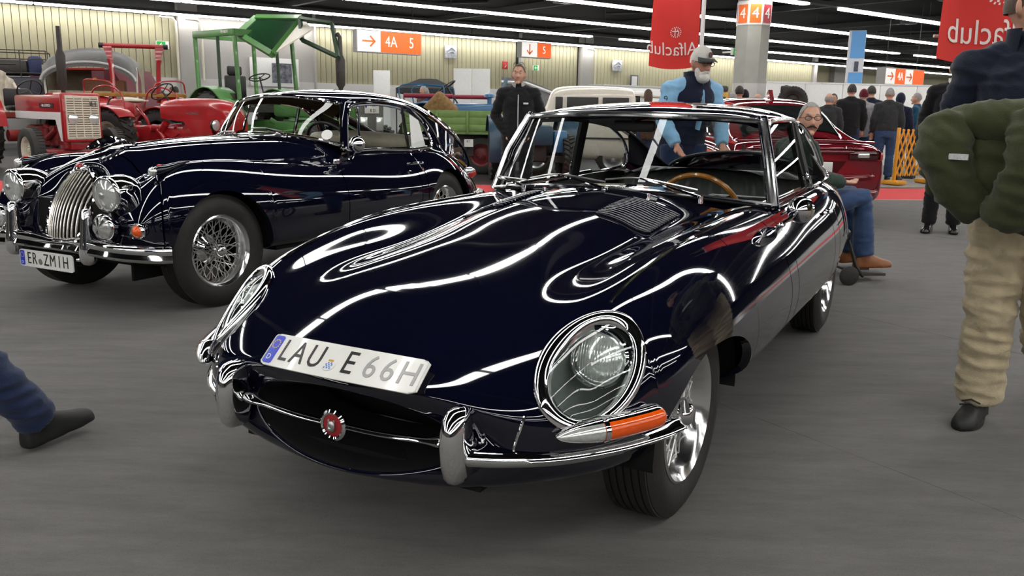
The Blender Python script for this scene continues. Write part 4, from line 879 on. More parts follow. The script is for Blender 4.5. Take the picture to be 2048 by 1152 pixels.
    dh = MB().tube(crv([f_(p) for p in ((-1.93, .775, .79), (-1.95, .825, .80), (-2.03, .83, .80), (-2.08, .82, .798), (-2.09, .785, .79))], 5), .011, 8); obj('door_handle', dh, CHROME, XT)
    lamp_t = MB().ball(f_((-3.22, .60, .64)), (.09, .045, .05), 14, 8); tl = obj('tail_lamp', lamp_t, REDLENS, XT); obj('tail_lamp_cap', MB().ball(f_((-3.20, .60, .665)), (.09, .046, .035), 14, 8), CHROME, tl)
    obj('rear_bumper', MB().tube(crv([f_(p) for p in ((-3.66, .05, .42), (-3.62, .35, .42), (-3.45, .58, .42), (-3.15, .76, .42))], 6), .045, 10, flat=1.3), CHROME, XT)
mi = obj('door_mirror', MB().tube(crv([(-1.30, .715, .865), (-1.29, .745, .90), (-1.285, .765, .935)], 4), .009, 8), CHROME, XT)
obj('mirror_shell', MB().lathe([(0, .055), (.025, .05), (.047, .032), (.060, .006), (.062, -.012), (.055, -.017), (.0, -.017)], 28, 'x').xf(Matrix.Translation((-1.28, .775, .968)) @ Matrix.Rotation(.3, 4, 'Z')), CHROME, mi)
# windscreen
def xwb(s): return Vector((-1.155 - .125 * abs(s) ** 2.2, .635 * s, 1.030 - .075 * abs(s) ** 2.2))
def xwt(s): return Vector((-1.335 - .095 * abs(s) ** 2.2, .520 * s, 1.305 - .050 * abs(s) ** 2.2))
obj('windscreen', MB().grid([[xwb(s) * (1 - f) + xwt(s) * f + Vector((.012, 0, .008)) * math.sin(pi * f) for s in SS] for f in np.linspace(0, 1, 11)]), GLASS, XT)
obj('windscreen_frame', MB().tube([xwb(s) for s in SS] + [xwt(s) for s in SS[::-1]], .013, 8, closed=True), CHROME, XT)
obj('windscreen_seal', MB().tube([xwb(s) * .985 + xwt(s) * .015 + Vector((-.016, -s * .014, 0)) for s in SS] + [xwt(s) * .985 + xwb(s) * .015 + Vector((-.014, -s * .014, 0)) for s in SS[::-1]], .010, 8, closed=True), mat('tan trim', (.20, .115, .055), .6), XT)
for s in (1, -1):
    P0, P1 = xwb(s), xwt(s)
    obj('windscreen_pillar', MB().tube([P0 + Vector((-.03, 0, -.03)), P0.lerp(P1, .5) + Vector((-.02, s * .012, .0)), P1 + Vector((-.025, s * .012, 0)), P1 + Vector((-.10, s * .018, .012))], [.034, .030, .030, .028], 10, flat=.8), PAINT, XT)
RX = [roof_sec(-1.330, 1.312, .525, 1.268, .8), roof_sec(-1.40, 1.334, .538, 1.278, .8), roof_sec(-1.58, 1.358, .548, 1.286, .4), roof_sec(-1.85, 1.373, .553, 1.290, 0), roof_sec(-2.15, 1.368, .553, 1.276, 0), roof_sec(-2.45, 1.342, .552, 1.225, 0), roof_sec(-2.75, 1.285, .545, 1.125, 0), roof_sec(-3.05, 1.185, .52, 1.0, 0), roof_sec(-3.30, 1.055, .475, .88, 0), roof_sec(-3.52, .875, .40, .745, 0), roof_sec(-3.65, .72, .33, .62, 0)]
RXN = Net(RX)
obj('roof', patch(RXN, np.linspace(0, 5.85, 60), 0, 5, 40, flange=.03), PAINT, XT, sharp=60)
halves('roof_side', patch(RXN, np.linspace(5.85, 8.3, 24), 3.3, 5, 20, flange=.03), PAINT, XT, sharp=60)
obj('tail_panel', patch(RXN, np.linspace(8.3, 10, 20), 0, 5, 40, flange=.03), PAINT, XT, sharp=60)
obj('roof_lining', patch(Net([[(p[0], p[1] * .95, p[2] - .025) for p in r] for r in RX[:8]]), np.linspace(0.2, 5.6, 30), 0, 5, 16, flange=0), mat('brown headlining', (.085, .055, .035), .9, noise=.1, spec=.1), XT)
obj('rear_window', patch(RXN, np.linspace(5.86, 8.29, 24), 0, 3.29, 20, flange=0), GLASS, XT)
_e = RXN.ev(np.linspace(5.85, 8.3, 20), [3.3])[:, 0]; _t = RXN.ev([5.85], np.linspace(3.3, 0, 10))[0]; _b = RXN.ev([8.3], np.linspace(3.3, 0, 10))[0]
_lp = [tuple(p) for p in _e] + [tuple(p) for p in _b[1:]] + [(p[0], -p[1], p[2]) for p in _b[::-1][1:]] + [(p[0], -p[1], p[2]) for p in _e[::-1][1:]] + [(p[0], -p[1], p[2]) for p in _t[1:]] + [tuple(p) for p in _t[::-1][1:-1]]
obj('rear_window_seal', MB().tube(_lp, .012, 6, closed=True), CHROME, XT)
obj('dashboard', MB().grid([[xwb(s) + Vector((-.02, 0, -.02)) for s in SS], [xwb(s) * .5 + Vector((-.62, s * .33, .50)) for s in SS], [Vector((-1.38, s * .63, .95)) for s in SS], [Vector((-1.38, s * .63, .70)) for s in SS]]), LEATHER, XT)
sw = Matrix.Translation((-1.50, .36, .925)) @ Matrix.Rotation(math.radians(-62), 4, 'Y'); an = np.linspace(0, 2 * pi, 49)[:-1]
obj('steering_wheel', MB().tube([sw @ Vector((.215 * math.cos(a), .215 * math.sin(a), 0)) for a in an], .012, 8, closed=True).tube([sw @ Vector((.2, 0, 0)), sw @ Vector((-.2, 0, 0))], .012, 6).tube([sw @ Vector((0, .2, 0)), sw @ Vector((0, -.2, 0))], .012, 6).cyl(sw @ Vector((0, 0, .02)), sw @ Vector((0, 0, -.2)), .03), TRIM, XT)
CREAM = mat('cream leather', (.55, .49, .38), .5, noise=.08, bump=.08)
for y0 in (.31, -.31):
    seat_back(-1.98, y0, .50, .82, .45, .14, 'seat_back', par=XT, m=LEATHER if y0 > 0 else CREAM); obj('seat_cushion', MB().box((-1.74, y0, .45), (.52, .50, .16), bev=.05), CREAM, XT)
obj('tonneau_roll', MB().tube(crv([(-2.35, -.52, .93), (-2.32, -.2, .955), (-2.34, .2, .95), (-2.36, .52, .93)], 6), .075, 12), CREAM, XT)
obj('parcel_shelf', MB().box((-2.75, 0, .86), (.8, 1.1, .04)), mat('brown headlining', (.085, .055, .035), .9), XT)
obj('price_sheet', MB().add([(-2.235, .588, 1.185), (-2.37, .590, 1.13), (-2.43, .620, .915), (-2.205, .628, .91)], [(0, 1, 2, 3)]), WHITE, XT, label='white sheet of paper taped behind the rear quarter window')
obj('screen_sticker', MB().lathe([(0, .002), (.04, .002), (.042, 0)], 24).xf(frame(xwb(.86) * .86 + xwt(.86) * .14 + Vector((.022, 0, .012)), (0, 1, 0), (.75, .35, .5))), WHITE, XT, label='round white sticker low in the windscreen corner')
for y in (-.28, .24):
    b = xwb(y / .635); root = b + Vector((.05, 0, -.012)); tip = xwb((y - .22) / .635) * .9 + xwt((y - .22) / .635) * .1 + Vector((.025, 0, .01))
    w_ = obj('wiper', MB().cyl(root - Vector((0, 0, .02)), root + Vector((0, 0, .02)), .014, 10).tube([root + Vector((0, 0, .015)), tip], [.006, .004], 6), CHROME, XT)
    obj('wiper_blade', MB().tube([xwb((y - .05) / .635) * .95 + xwt((y - .05) / .635) * .05 + Vector((.02, 0, .008)), tip, xwb((y - .36) / .635) * .90 + xwt((y - .36) / .635) * .10 + Vector((.02, 0, .008))], .006, 6), STEEL, w_)
obj('ignition_lock', MB().box((-1.14, .70, .845), (.06, .02, .04), bev=.008), CHROME, XT)
XPL = lambda x, y, o: Vector((.672 + o, x, .318 + y - .0 + .004 * 0))
number_plate(XT, XPL, [('E', -.155, INK), ('R', -.105, INK), ('o', -.052, STEEL), ('Z', .002, INK), ('M', .062, INK), ('1', .122, INK), ('H', .178, INK)], w=.492, h=.102, ch=.072)
obj('plate_holder', MB().box((.662, 0, .318), (.014, .49, .10)), BLACK, XT)
# ---------------------------------------------------------------- people
from mathutils import noise as mnoise
def remesh(name, mb, m, voxel=.012, smooth=4, fold=0.0, fscale=9.0, zlim=None):
    me = mb.mesh('r', m, None); o = bpy.data.objects.new('r', me); COL.objects.link(o)
    r = o.modifiers.new('r', 'REMESH'); r.mode = 'VOXEL'; r.voxel_size = voxel
    if smooth: q = o.modifiers.new('s', 'SMOOTH'); q.iterations = smooth; q.factor = .5
    dg = bpy.context.evaluated_depsgraph_get(); dg.update(); me2 = bpy.data.meshes.new_from_object(o.evaluated_get(dg)); bpy.data.objects.remove(o)
    me2.name = name; me2.materials.clear(); me2.materials.append(m)
    if fold:
        ns = [v.normal.copy() for v in me2.vertices]
        for v, n in zip(me2.vertices, ns):
            c = v.co
            if zlim and not (zlim[0] < c.z < zlim[1]): continue
            a = mnoise.noise(Vector((c.x * fscale * .6, c.y * fscale * .6, c.z * fscale * 1.9)))
            b = mnoise.noise(Vector((c.x * fscale * 1.4 + 7, c.y * fscale * 1.4, c.z * fscale * 3.1 + c.y * 12)))
            v.co = c + n * (fold * (1 - 2.2 * abs(a)) + fold * .5 * (1 - 2 * abs(b)))
    me2.shade_smooth(); return me2
def loft(mb, secs, n=18):
    """secs: (centre, half depth along x, half width along y) ellipses"""
    rows = [[Vector(c) + Vector((a * math.cos(t), b * math.sin(t), 0)) for t in np.linspace(0, 2 * pi, n + 1)[:-1]] for c, a, b in secs]
    mb.grid(rows, closed_v=True); mb.add(rows[0], [tuple(range(n))]); mb.add(rows[-1], [tuple(range(n))]); return mb
SKIN_A = mat('skin', (.52, .27, .18), .5, noise=.06, nscale=25); SKIN_B = mat('ruddy skin', (.46, .21, .14), .5, noise=.06, nscale=25)
EYEW = mat('eye white', (.7, .68, .64), .3, noise=.02); EYED = mat('dark eye', (.03, .02, .015), .2, noise=.02); LIP = mat('lip', (.34, .12, .10), .5, noise=.05)
def cloth(name, col, rough=.85, n=.12): return mat(name, col, rough, noise=n, nscale=16, bump=.25, bscale=220, spec=.15, sheen=.15)
def hand(mb, w, d, side, curl=.35, s=1.0):
    """palm and five separate fingers from the wrist w along d"""
    d = Vector(d).normalized(); lat = Vector((0, 0, 1)).cross(d)
    lat = Vector((1, 0, 0)) if lat.length < .3 else lat.normalized()
    if lat.x < 0: lat = -lat                      # thumb side forward
    nrm = d.cross(lat).normalized() * (-side)
    if nrm.y * side > 0: nrm = -nrm
    p = w + d * .045 * s
    mb.tube([w, p, w + d * .085 * s], [.026 * s, .034 * s, .032 * s], 10, flat=.55, up=nrm)
    for k, (o, L) in enumerate(((.027, .068), (.010, .078), (-.009, .072), (-.026, .056))):
        a = w + d * .082 * s + lat * o * s; b = a + (d * math.cos(curl) + nrm * math.sin(curl)) * L * .5 * s; c = b + (d * math.cos(curl * 2.3) + nrm * math.sin(curl * 2.3)) * L * .5 * s
        mb.tube([a, b, c], [.0098 * s, .009 * s, .0075 * s], 7)
    a = w + d * .03 * s + lat * .03 * s; b = a + (d * .7 + lat * .7).normalized() * .035 * s; c = b + (d * .95 + lat * .2 + nrm * .3).normalized() * .03 * s
    mb.tube([a, b, c], [.013 * s, .011 * s, .008 * s], 7)
def person(label, loc, face, P=None, H=1.76, top=None, legs=None, skin=SKIN_A, hair=None, hair_style='short', shoe=None, voxel=.013, group=None, bald=False, beard=None, glasses=False, cap=None, head_turn=0.0, head_tilt=0.0, girth=1.0, collar=None, sleeves=True, fold=.006, vest=None, beanie=None, hood=False, tidy=None, moustache=None, hem=.84, legs_on=True, extra=None, name='person', leg_k=1.0):
    J = dict(pelvis=(0, 0, .96), spine=(0, 0, 1.12), chest=(.005, 0, 1.32), neck=(.0, 0, 1.50), head=(.025, 0, 1.635),
             shL=(0, .185, 1.44), elL=(-.03, .25, 1.16), wrL=(.05, .25, .92), shR=(0, -.185, 1.44), elR=(-.03, -.25, 1.16), wrR=(.05, -.25, .92),
             hiL=(0, .095, .92), knL=(.02, .105, .50), anL=(-.02, .11, .085), toL=(.14, .13, .035), hiR=(0, -.095, .92), knR=(.02, -.105, .50), anR=(-.02, -.11, .085), toR=(.14, -.13, .035))
    J.update(P or {}); J = {k: Vector(v) for k, v in J.items()}; g = girth
    t = thing(name, label, 'person', loc, face, group); t.scale = (H / 1.76,) * 3
    top = top or cloth('dark jacket', (.02, .02, .022)); legs = legs or cloth('dark trousers', (.02, .022, .03)); shoe = shoe or mat('dark shoe', (.012, .011, .011), .5, noise=.1)
    hc, nk, ch, pv, spn = J['head'], J['neck'], J['chest'], J['pelvis'], J['spine']
    # body: one continuous skin
    b = MB()
    if legs_on: loft(b, [(pv - Vector((0, 0, .08)), .09, .13), (pv, .10, .14), (spn, .085, .125), (ch, .10, .15), (ch + (nk - ch) * .6, .08, .13), (nk, .05, .06)], 14)
    else: loft(b, [(spn, .085, .125), (ch, .10, .15), (ch + (nk - ch) * .6, .08, .13), (nk, .05, .06)], 14)
    b.tube([nk - Vector((0, 0, .06)), nk + (hc - nk) * .3, hc - Vector((.0, 0, .05))], [.062, .054, .052], 12)
    RH = Matrix.Translation(hc) @ Matrix.Rotation(head_turn, 4, 'Z') @ Matrix.Rotation(head_tilt, 4, 'Y')
    rows = []
    for i in range(19):
        ph = pi * i / 18; z = math.cos(ph); r = math.sin(ph); row = []
        for k in range(24):
            a = 2 * pi * k / 24; cx, cy = math.cos(a), math.sin(a); x = .094 * r * cx; y = .075 * r * cy; zz = .118 * z
            if z < 0: y *= 1 + .22 * z; x = x * (1 + .10 * z) + (.016 * -z if cx > 0 else .03 * -z)
            if cx > .2 and -.1 < z < .35: x -= .006
            row.append(RH @ Vector((x, y, zz)))
        rows.append(row)
    b.grid(rows, closed_v=True)
    b.tube([RH @ Vector(p) for p in ((.078, 0, .022), (.094, 0, -.004), (.108, 0, -.030), (.088, 0, -.040))], [.008, .012, .016, .010], 8)
    b.tube([RH @ Vector(p) for p in ((.080, -.036, .030), (.090, -.016, .032), (.090, .016, .032), (.080, .036, .030))], .010, 8)
    b.ball(RH @ Vector((.078, 0, -.098)), (.024, .026, .018), 10, 6)
    for s in (1, -1): b.ball(RH @ Vector((-.005, s * .077, -.008)), (.020, .010, .034), 10, 8)
    for S_, s in (('L', 1), ('R', -1)):
        sh, el, wr = J['sh' + S_], J['el' + S_], J['wr' + S_]
        b.tube([ch + (sh - ch) * .55, sh, el, wr], [.050, .045, .040, .026], 10); hand(b, wr, wr - el, s)
        if legs_on: b.tube([J['hi' + S_], J['kn' + S_], J['an' + S_]], [.078, .055, .036], 10)
    body = obj('body', remesh('body', b, skin, min(voxel, .010), 3), skin, t)
    # face
    for s in (1, -1):
        obj('eye', MB().ball(RH @ Vector((.0800, s * .031, .010)), (.008, .012, .0065), 10, 6), EYEW, t); obj('iris', MB().ball(RH @ Vector((.0865, s * .031, .010)), (.003, .0055, .0055), 8, 5), EYED, t)
        obj('eyebrow', MB().tube([RH @ Vector((.090, s * .014, .034)), RH @ Vector((.091, s * .032, .038)), RH @ Vector((.080, s * .050, .032))], [.003, .005, .002], 6), hair or EYED, t)
    obj('mouth', MB().tube([RH @ Vector((.082, .024, -.063)), RH @ Vector((.092, 0, -.062)), RH @ Vector((.082, -.024, -.063))], [.002, .006, .002], 6, flat=1.2), LIP, t)
    if moustache: obj('moustache', MB().tube([RH @ Vector((.078, .036, -.060)), RH @ Vector((.098, .012, -.047)), RH @ Vector((.098, -.012, -.047)), RH @ Vector((.078, -.036, -.060))], [.004, .0065, .0065, .004], 8), moustache, t)
    def shell(f0, f1, k=1.06, zmin=None, front=1.0):
        A = []
        for i in range(12):
            ph = pi * (f0 + (f1 - f0) * i / 11); row = []
            for q in range(28):
                a = 2 * pi * q / 28; cx, cy = math.cos(a), math.sin(a); z = math.cos(ph)
                lim = ph
                if cx > .1: lim = min(ph, pi * (f0 + (f1 - f0) * (1 - front * min(1, (cx - .1) * 1.6) * .55)))
                z = math.cos(lim); r = math.sin(lim); y = .075 * r * cy * (1 + (.22 * z if z < 0 else 0))
                row.append(RH @ Vector((.094 * r * cx * k - .003, y * (k + .02), .118 * z * (k - .0))))
            A.append(row)
        return MB().grid(A, closed_v=True)
    if hair and not bald:
        f1 = {'short': .57, 'long': .72, 'crop': .54}[hair_style]
        h_ = shell(0, f1, 1.07 if hair_style != 'crop' else 1.045, front=1.0)
        if hair_style == 'long': h_.tube([RH @ Vector(p) for p in ((-.05, 0, .06), (-.085, 0, -.04), (-.07, 0, -.16), (-.06, 0, -.24))], [.07, .078, .07, .03], 14)
        obj('hair', h_, hair, t)
    elif hair and bald: 
        A = shell(.38, .60, 1.045, front=1.6); obj('hair', A, hair, t)
    if beard:
        bb = MB().ball(RH @ Vector((.062, 0, -.100)), (.050, .056, .046), 14, 9).ball(RH @ Vector((.045, .05, -.066)), (.030, .018, .045), 10, 7).ball(RH @ Vector((.045, -.05, -.066)), (.030, .018, .045), 10, 7).tube([RH @ Vector((.076, .036, -.066)), RH @ Vector((.096, .012, -.050)), RH @ Vector((.096, -.012, -.050)), RH @ Vector((.076, -.036, -.066))], [.010, .010, .010, .010], 8)
        obj('beard', remesh('beard', bb, beard, .007, 3), beard, t)
    if glasses:
        gl = MB()
        for s in (1, -1):
            gl.tube([RH @ Vector((.099 - abs(math.cos(a)) * .002, s * .032 + .023 * math.cos(a), .010 + .016 * math.sin(a))) for a in np.linspace(0, 2 * pi, 17)[:-1]], .0022, 5, closed=True)
            gl.tube([RH @ Vector((.097, s * .055, .014)), RH @ Vector((.0, s * .081, .012))], .002, 5)
        gl.tube([RH @ Vector((.101, .010, .014)), RH @ Vector((.101, -.010, .014))], .002, 5)
        if glasses == 'up': gl.xf(RH @ Matrix.Translation((-.022, 0, .052)) @ Matrix.Rotation(-.75, 4, 'Y') @ RH.inverted())
        obj('spectacles', gl, TRIM, t)
    if cap:
        c_ = shell(0, .46, 1.085, front=.0)
        A = [[RH @ Vector((.085 * math.cos(a) + .015 + .052 * f * max(0, math.cos(a)) ** .5, (.076 + .012 * f) * math.sin(a), .050 - .004 * f - .02 * f * abs(math.sin(a)))) for a in np.linspace(-1.25, 1.25, 16)] for f in (0, .5, 1)]
        B = [[p - Vector((0, 0, .006)) for p in r] for r in A]
        obj('cap_crown', c_, cap, t); obj('cap_peak', MB().grid(A).grid(B).grid([A[-1], B[-1]]), mat('dark cap peak', (.03, .03, .032), .8, noise=.1), t)
        obj('cap_patch', MB().lathe([(0, .004), (.020, .003), (.021, 0)], 20, 'x').xf(RH @ Matrix.Translation((.098, 0, .078)) @ Matrix.Rotation(-.35, 4, 'Y')), mat('brown patch', (.09, .045, .035), .7, noise=.1), t)
    if beanie: obj('beanie', shell(0, .55, 1.14, front=.35), beanie, t)
    if hood: obj('hood', shell(0, .78, 1.22, front=.9), top, t)
    # jacket: torso and sleeves, one surface
    j = MB(); zz = hem - .96
    loft(j, [(pv + Vector((0, 0, zz)), .128 * g, .178 * g), (pv + Vector((0, 0, .06)), .130 * g, .178 * g), (spn, .128 * g, .172 * g), (ch, .128 * g, .190 * g), (ch + (nk - ch) * .45, .112, .185), (ch + (nk - ch) * .75, .085, .135), (nk - Vector((0, 0, .0)), .068, .082), (nk + Vector((.004, 0, .035)), .066, .074)], 20)
    if sleeves:
        for S_ in 'LR':
            sh, el, wr = J['sh' + S_], J['el' + S_], J['wr' + S_]
            sh = sh - Vector((0, 0, .035)); j.tube([nk - Vector((0, 0, .055)), nk.lerp(sh, .55) - Vector((0, 0, .012)), sh], [.065, .070, .070], 14).ball(sh, .078, 14, 10)
            j.tube([ch + (sh - ch) * .5, sh, sh + (el - sh) * .5, el, el + (wr - el) * .55, el + (wr - el) * .97], [.085, .078, .068, .062, .054, .046], 14)
    obj('jacket', remesh('jacket', j, top, voxel, 3, fold), top, t)
    if collar: obj('collar', MB().grid([[nk + Vector((.012 + .070 * math.cos(a), .078 * math.sin(a), -.02)) for a in np.linspace(.5, 2 * pi - .5, 24)], [nk + Vector((.014 + .074 * math.cos(a), .080 * math.sin(a), .045)) for a in np.linspace(.35, 2 * pi - .35, 24)]]), collar, t)
    if vest:
        v_ = MB(); loft(v_, [(pv + Vector((0, 0, zz - .01)), .145 * g, .190 * g), (spn, .143 * g, .186 * g), (ch, .143 * g, .196 * g), (ch + (nk - ch) * .45, .125, .165), (nk, .082, .095), (nk + Vector((0, 0, .05)), .080, .09)], 20)
        obj('vest', remesh('vest', v_, vest, voxel, 3, fold), vest, t)
    if legs_on:
        for_ = MB(); loft(for_, [(pv - Vector((0, 0, .12)), .115 * g, .165 * g), (pv, .122 * g, .168 * g), (pv + Vector((0, 0, .10)), .118 * g, .162 * g)], 18)
        for S_ in 'LR':
            hi, kn, an = J['hi' + S_], J['kn' + S_], J['an' + S_]
            for_.tube([hi + Vector((0, 0, .03)), hi + (kn - hi) * .5, kn, kn + (an - kn) * .5, an + (kn - an) * .03], [.100 * leg_k, .090 * leg_k, .072 * leg_k, .067 * leg_k, .066 * leg_k], 14)
        obj('trousers', remesh('trousers', for_, legs, voxel, 3, fold * 1.3), legs, t)
        for S_ in 'LR':
            an, to = J['an' + S_], J['to' + S_]; d = (to - an); d2 = Vector((d.x, d.y, 0)).normalized() if d.xy.length > .02 else Vector((1, 0, 0)); dd = d.normalized()
            lat_ = Vector((0, 0, 1)).cross(dd).normalized(); up_ = dd.cross(lat_).normalized(); fl_d = (dd + up_ * .30).normalized(); up2 = fl_d.cross(lat_).normalized()
            s_ = MB(); rows_ = []
            for sx, hw, hh in ((-.075, .012, .03), (-.070, .030, .07), (-.045, .038, .105), (0, .041, .115), (.04, .041, .105), (.085, .044, .080), (.13, .048, .062), (.165, .046, .052), (.195, .034, .040), (.207, .012, .022)):
                base = an + fl_d * sx - up2 * .075; rows_.append([base + lat_ * (hw * math.copysign(abs(math.cos(q)) ** .7, math.cos(q))) + up2 * (max(0, math.sin(q)) * hh if math.sin(q) > 0 else math.sin(q) * .006) for q in np.linspace(0, 2 * pi, 17)[:-1]])
            s_.grid(rows_, closed_v=True).add(rows_[0], [tuple(range(16))]).add(rows_[-1], [tuple(range(16))]); s_.tube([an + Vector((0, 0, .045)), an - Vector((0, 0, .02))], [.043, .042], 12)
            so = remesh('shoe', s_, shoe, .010, 2); o = obj('shoe', so, shoe, t)
    return t, J
HAIR_D = mat('dark hair', (.018, .013, .010), .6, noise=.2, nscale=60, bump=.4, bscale=150); HAIR_G = mat('grey hair', (.26, .25, .24), .7, noise=.25, nscale=60, bump=.4, bscale=150); HAIR_W = mat('white beard hair', (.62, .60, .56), .8, noise=.15, nscale=60, bump=.4, bscale=150); HAIR_B = mat('brown hair', (.06, .032, .018), .6, noise=.2, nscale=60, bump=.4, bscale=150)
def toward(x, y, dx=0, dy=0): return math.atan2(-y + dy, -x + dx)
# ---------------------------------------------------------------- tractors, wagon, trucks behind the red carpet
TRED = mat('tractor red', (.36, .010, .014), .32, noise=.10, nscale=5, coat=.4); TGREEN = mat('tractor green', (.075, .215, .055), .42, noise=.12, nscale=5, coat=.2); TBLUE = mat('tractor blue', (.02, .12, .26), .35, noise=.12, nscale=5, coat=.3)
TCREAM = mat('cream enamel', (.62, .58, .47), .4, noise=.06); TDARK = mat('dark engine parts', (.03, .025, .022), .6, noise=.25, nscale=9); WOODO = mat('ochre board', (.38, .18, .03), .7, noise=.2, nscale=12)
def tractor_wheel(par, c, R, w, rim, rim_m, side, lugs=22, name='rear_wheel'):
    pr = [(rim, -w * .36), (rim + .02, -w * .48), (R * .86, -w * .5), (R * .95, -w * .42), (R * .965, 0), (R * .95, w * .42), (R * .86, w * .5), (rim + .02, w * .48), (rim, w * .36)]
    o = obj(name, MB().lathe(pr, 40, 'y'), RUBBER, par, loc=c, sharp=45); lg = MB()
    for k in range(lugs):
        a = 2 * pi * k / lugs
        for s in (1, -1):
            if lugs > 30 and s < 0: continue
            q = MB().box((R * .965, s * w * .24, 0), (.045 if R > .4 else .02, w * .52, .05 if R > .4 else .02), rot=(s * (.55 if R > .4 else 0), 0, 0), bev=.006); q.xf(Matrix.Rotation(-a + (pi / lugs if s < 0 else 0), 4, 'Y')); lg.join(q)
    obj('tread_lugs', lg, RUBBER, o, kind='stuff')
    d = side; obj('wheel_disc', MB().lathe([(0, d * w * .10), (rim * .32, d * w * .12), (rim * .4, d * w * .05), (rim * .82, -d * w * .02), (rim * .86, d * w * .30), (rim + .012, d * w * .42), (rim + .014, d * w * .36)], 32, 'y'), rim_m, o, sharp=45)
    hb = MB().lathe([(0, d * w * .30), (rim * .16, d * w * .28), (rim * .18, d * w * .1)], 16, 'y')
    for k in range(6): a = k * pi / 3; hb.cyl((rim * .27 * math.cos(a), d * w * .10, rim * .27 * math.sin(a)), (rim * .27 * math.cos(a), d * w * .20, rim * .27 * math.sin(a)), .015, 6)
    obj('hub', hb, rim_m, o); return o
def steering(par, c, r, tilt=.9, m=TRIM):
    M = Matrix.Translation(c) @ Matrix.Rotation(-tilt, 4, 'Y'); mb = MB().tube([M @ Vector((r * math.cos(a), r * math.sin(a), 0)) for a in np.linspace(0, 2 * pi, 33)[:-1]], .014, 6, closed=True)
    for a in (0, 2 * pi / 3, 4 * pi / 3): mb.tube([M @ Vector((0, 0, -.02)), M @ Vector((r * math.cos(a), r * math.sin(a), 0))], .009, 5)
    mb.tube([M @ Vector((0, 0, .01)), M @ Vector((0, 0, -.45))], .018, 6); return obj('steering_wheel', mb, m, par)
def round_lamp(par, c, r, rot=0.0, m=CHROME):
    M = Matrix.Translation(c) @ Matrix.Rotation(rot, 4, 'Z'); o = obj('headlamp', MB().lathe([(r * .4, -.10), (r * .9, -.06), (r, -.01), (r * 1.08, .0), (r, .012)], 20, 'x').xf(M), m, par); obj('headlamp_lens', MB().lathe([(r, .008), (r * .6, .02), (0, .026)], 20, 'x').xf(M), LENS, o); return o
def fender(par, c, R, w, m, a0=.15, a1=2.4, drop=.0):
    A = []
    for a in np.linspace(a0, a1, 14): A.append([(c[0] + R * math.cos(a), c[1] - w / 2, c[2] + R * math.sin(a)), (c[0] + (R + .015) * math.cos(a), c[1], c[2] + (R + .02) * math.sin(a)), (c[0] + R * math.cos(a), c[1] + w / 2, c[2] + R * math.sin(a))])
    mb = MB().grid(A); mb.grid([[(p[0][0] * .96 + c[0] * .04, p[0][1], p[0][2] - .02) for p in A], [p[0] for p in A]]); mb.grid([[p[2] for p in A], [(p[2][0] * .96 + c[0] * .04, p[2][1], p[2][2] - .06) for p in A]]); return obj('mudguard', mb, m, par)
def engine(par, x0, x1, m, w=.36, zc=.62):
    mb = MB().box(((x0 + x1) / 2, 0, zc), (x1 - x0, w, .34), bev=.04).box((x0 - .25, 0, zc - .02), (.55, w * .9, .42), bev=.08)
    rn = random.Random(int(x1 * 100))
    for k in range(14): mb.cyl((rn.uniform(x0, x1), rn.choice((-1, 1)) * w * .5, zc + rn.uniform(-.2, .2)), (rn.uniform(x0, x1), rn.choice((-1, 1)) * w * .62, zc + rn.uniform(-.2, .25)), rn.uniform(.02, .07), 10)
    mb.cyl((x0 - .4, -.5, zc - .02), (x0 - .4, .5, zc - .02), .11, 14); return obj('engine_block', mb, m, par)
# -- red tractor with the slatted cream grille
def local(fx, fy): return math.atan2(fy, fx)
t = thing('tractor', 'red tractor with cream slatted grille and white side stripe behind the older coupe', 'tractor', (-8.92, 16.43, 0), local(.75, -.66))
# rear axle at x=-.4, nose at x=1.75
obj('hood', MB().box((.62, 0, 1.16), (2.25, .56, .38), bev=.05), TRED, t)
obj('grille_frame', MB().box((1.78, 0, .97), (.12, .66, .84), bev=.035), TRED, t)
gb = obj('grille', MB().box((1.842, 0, .97), (.012, .56, .74)), TCREAM, t)
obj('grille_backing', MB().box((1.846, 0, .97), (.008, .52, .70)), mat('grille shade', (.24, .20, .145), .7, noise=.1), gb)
for k in range(18): obj('grille_slat', MB().box((1.856, 0, .635 + k * .0395), (.02, .54, .020)), TCREAM, gb)
for k in range(5): obj('grille_bar', MB().box((1.862, -.27 + k * .135, .97), (.02, .014, .72)), TCREAM, gb)
for s in (1, -1): round_lamp(t, (1.875, s * .175, .95), .085)
M = frame((1.91, .16, 1.20), (0, 1, 0), (1, 0, 0)); obj('grille_letters', text_mb('IH', .12, .008).xf(M), INK, t)
for s in (1, -1):
    obj('hood_stripe', MB().box((.60, s * .285, .99), (2.1, .012, .13)), WHITE, t); obj('front_panel', MB().prism([(1.36, s * .285, 1.05), (1.72, s * .285, 1.05), (1.72, s * .285, .56), (1.60, s * .285, .56)], (0, 0, 0), (0, s * .012, 0)), WHITE, t)
    np_ = obj('name_plate', MB().box((1.05, s * .286, 1.165), (.62, .012, .085)), INK, t); obj('plate_letters', text_mb('• Mc CORMICK •', .068, .004, xs=.85).xf(frame((1.05, s * .295, 1.165), (-s, 0, 0), (0, s, 0))), WHITE, np_)
    tractor_wheel(t, (1.35, s * .70, .40), .40, .22, .23, TCREAM, s, 40, 'front_wheel'); tractor_wheel(t, (-.95, s * .72, .66), .66, .36, .36, WHITE, s); fender(t, (-.95, s * .72, .66), .74, .42, TRED)
obj('front_axle', MB().box((1.35, 0, .36), (.12, 1.2, .12), bev=.02).box((1.45, 0, .50), (.5, .36, .18), bev=.03), TRED, t); engine(t, .1, 1.25, mat('engine red', (.20, .012, .012), .5, noise=.3, nscale=8))
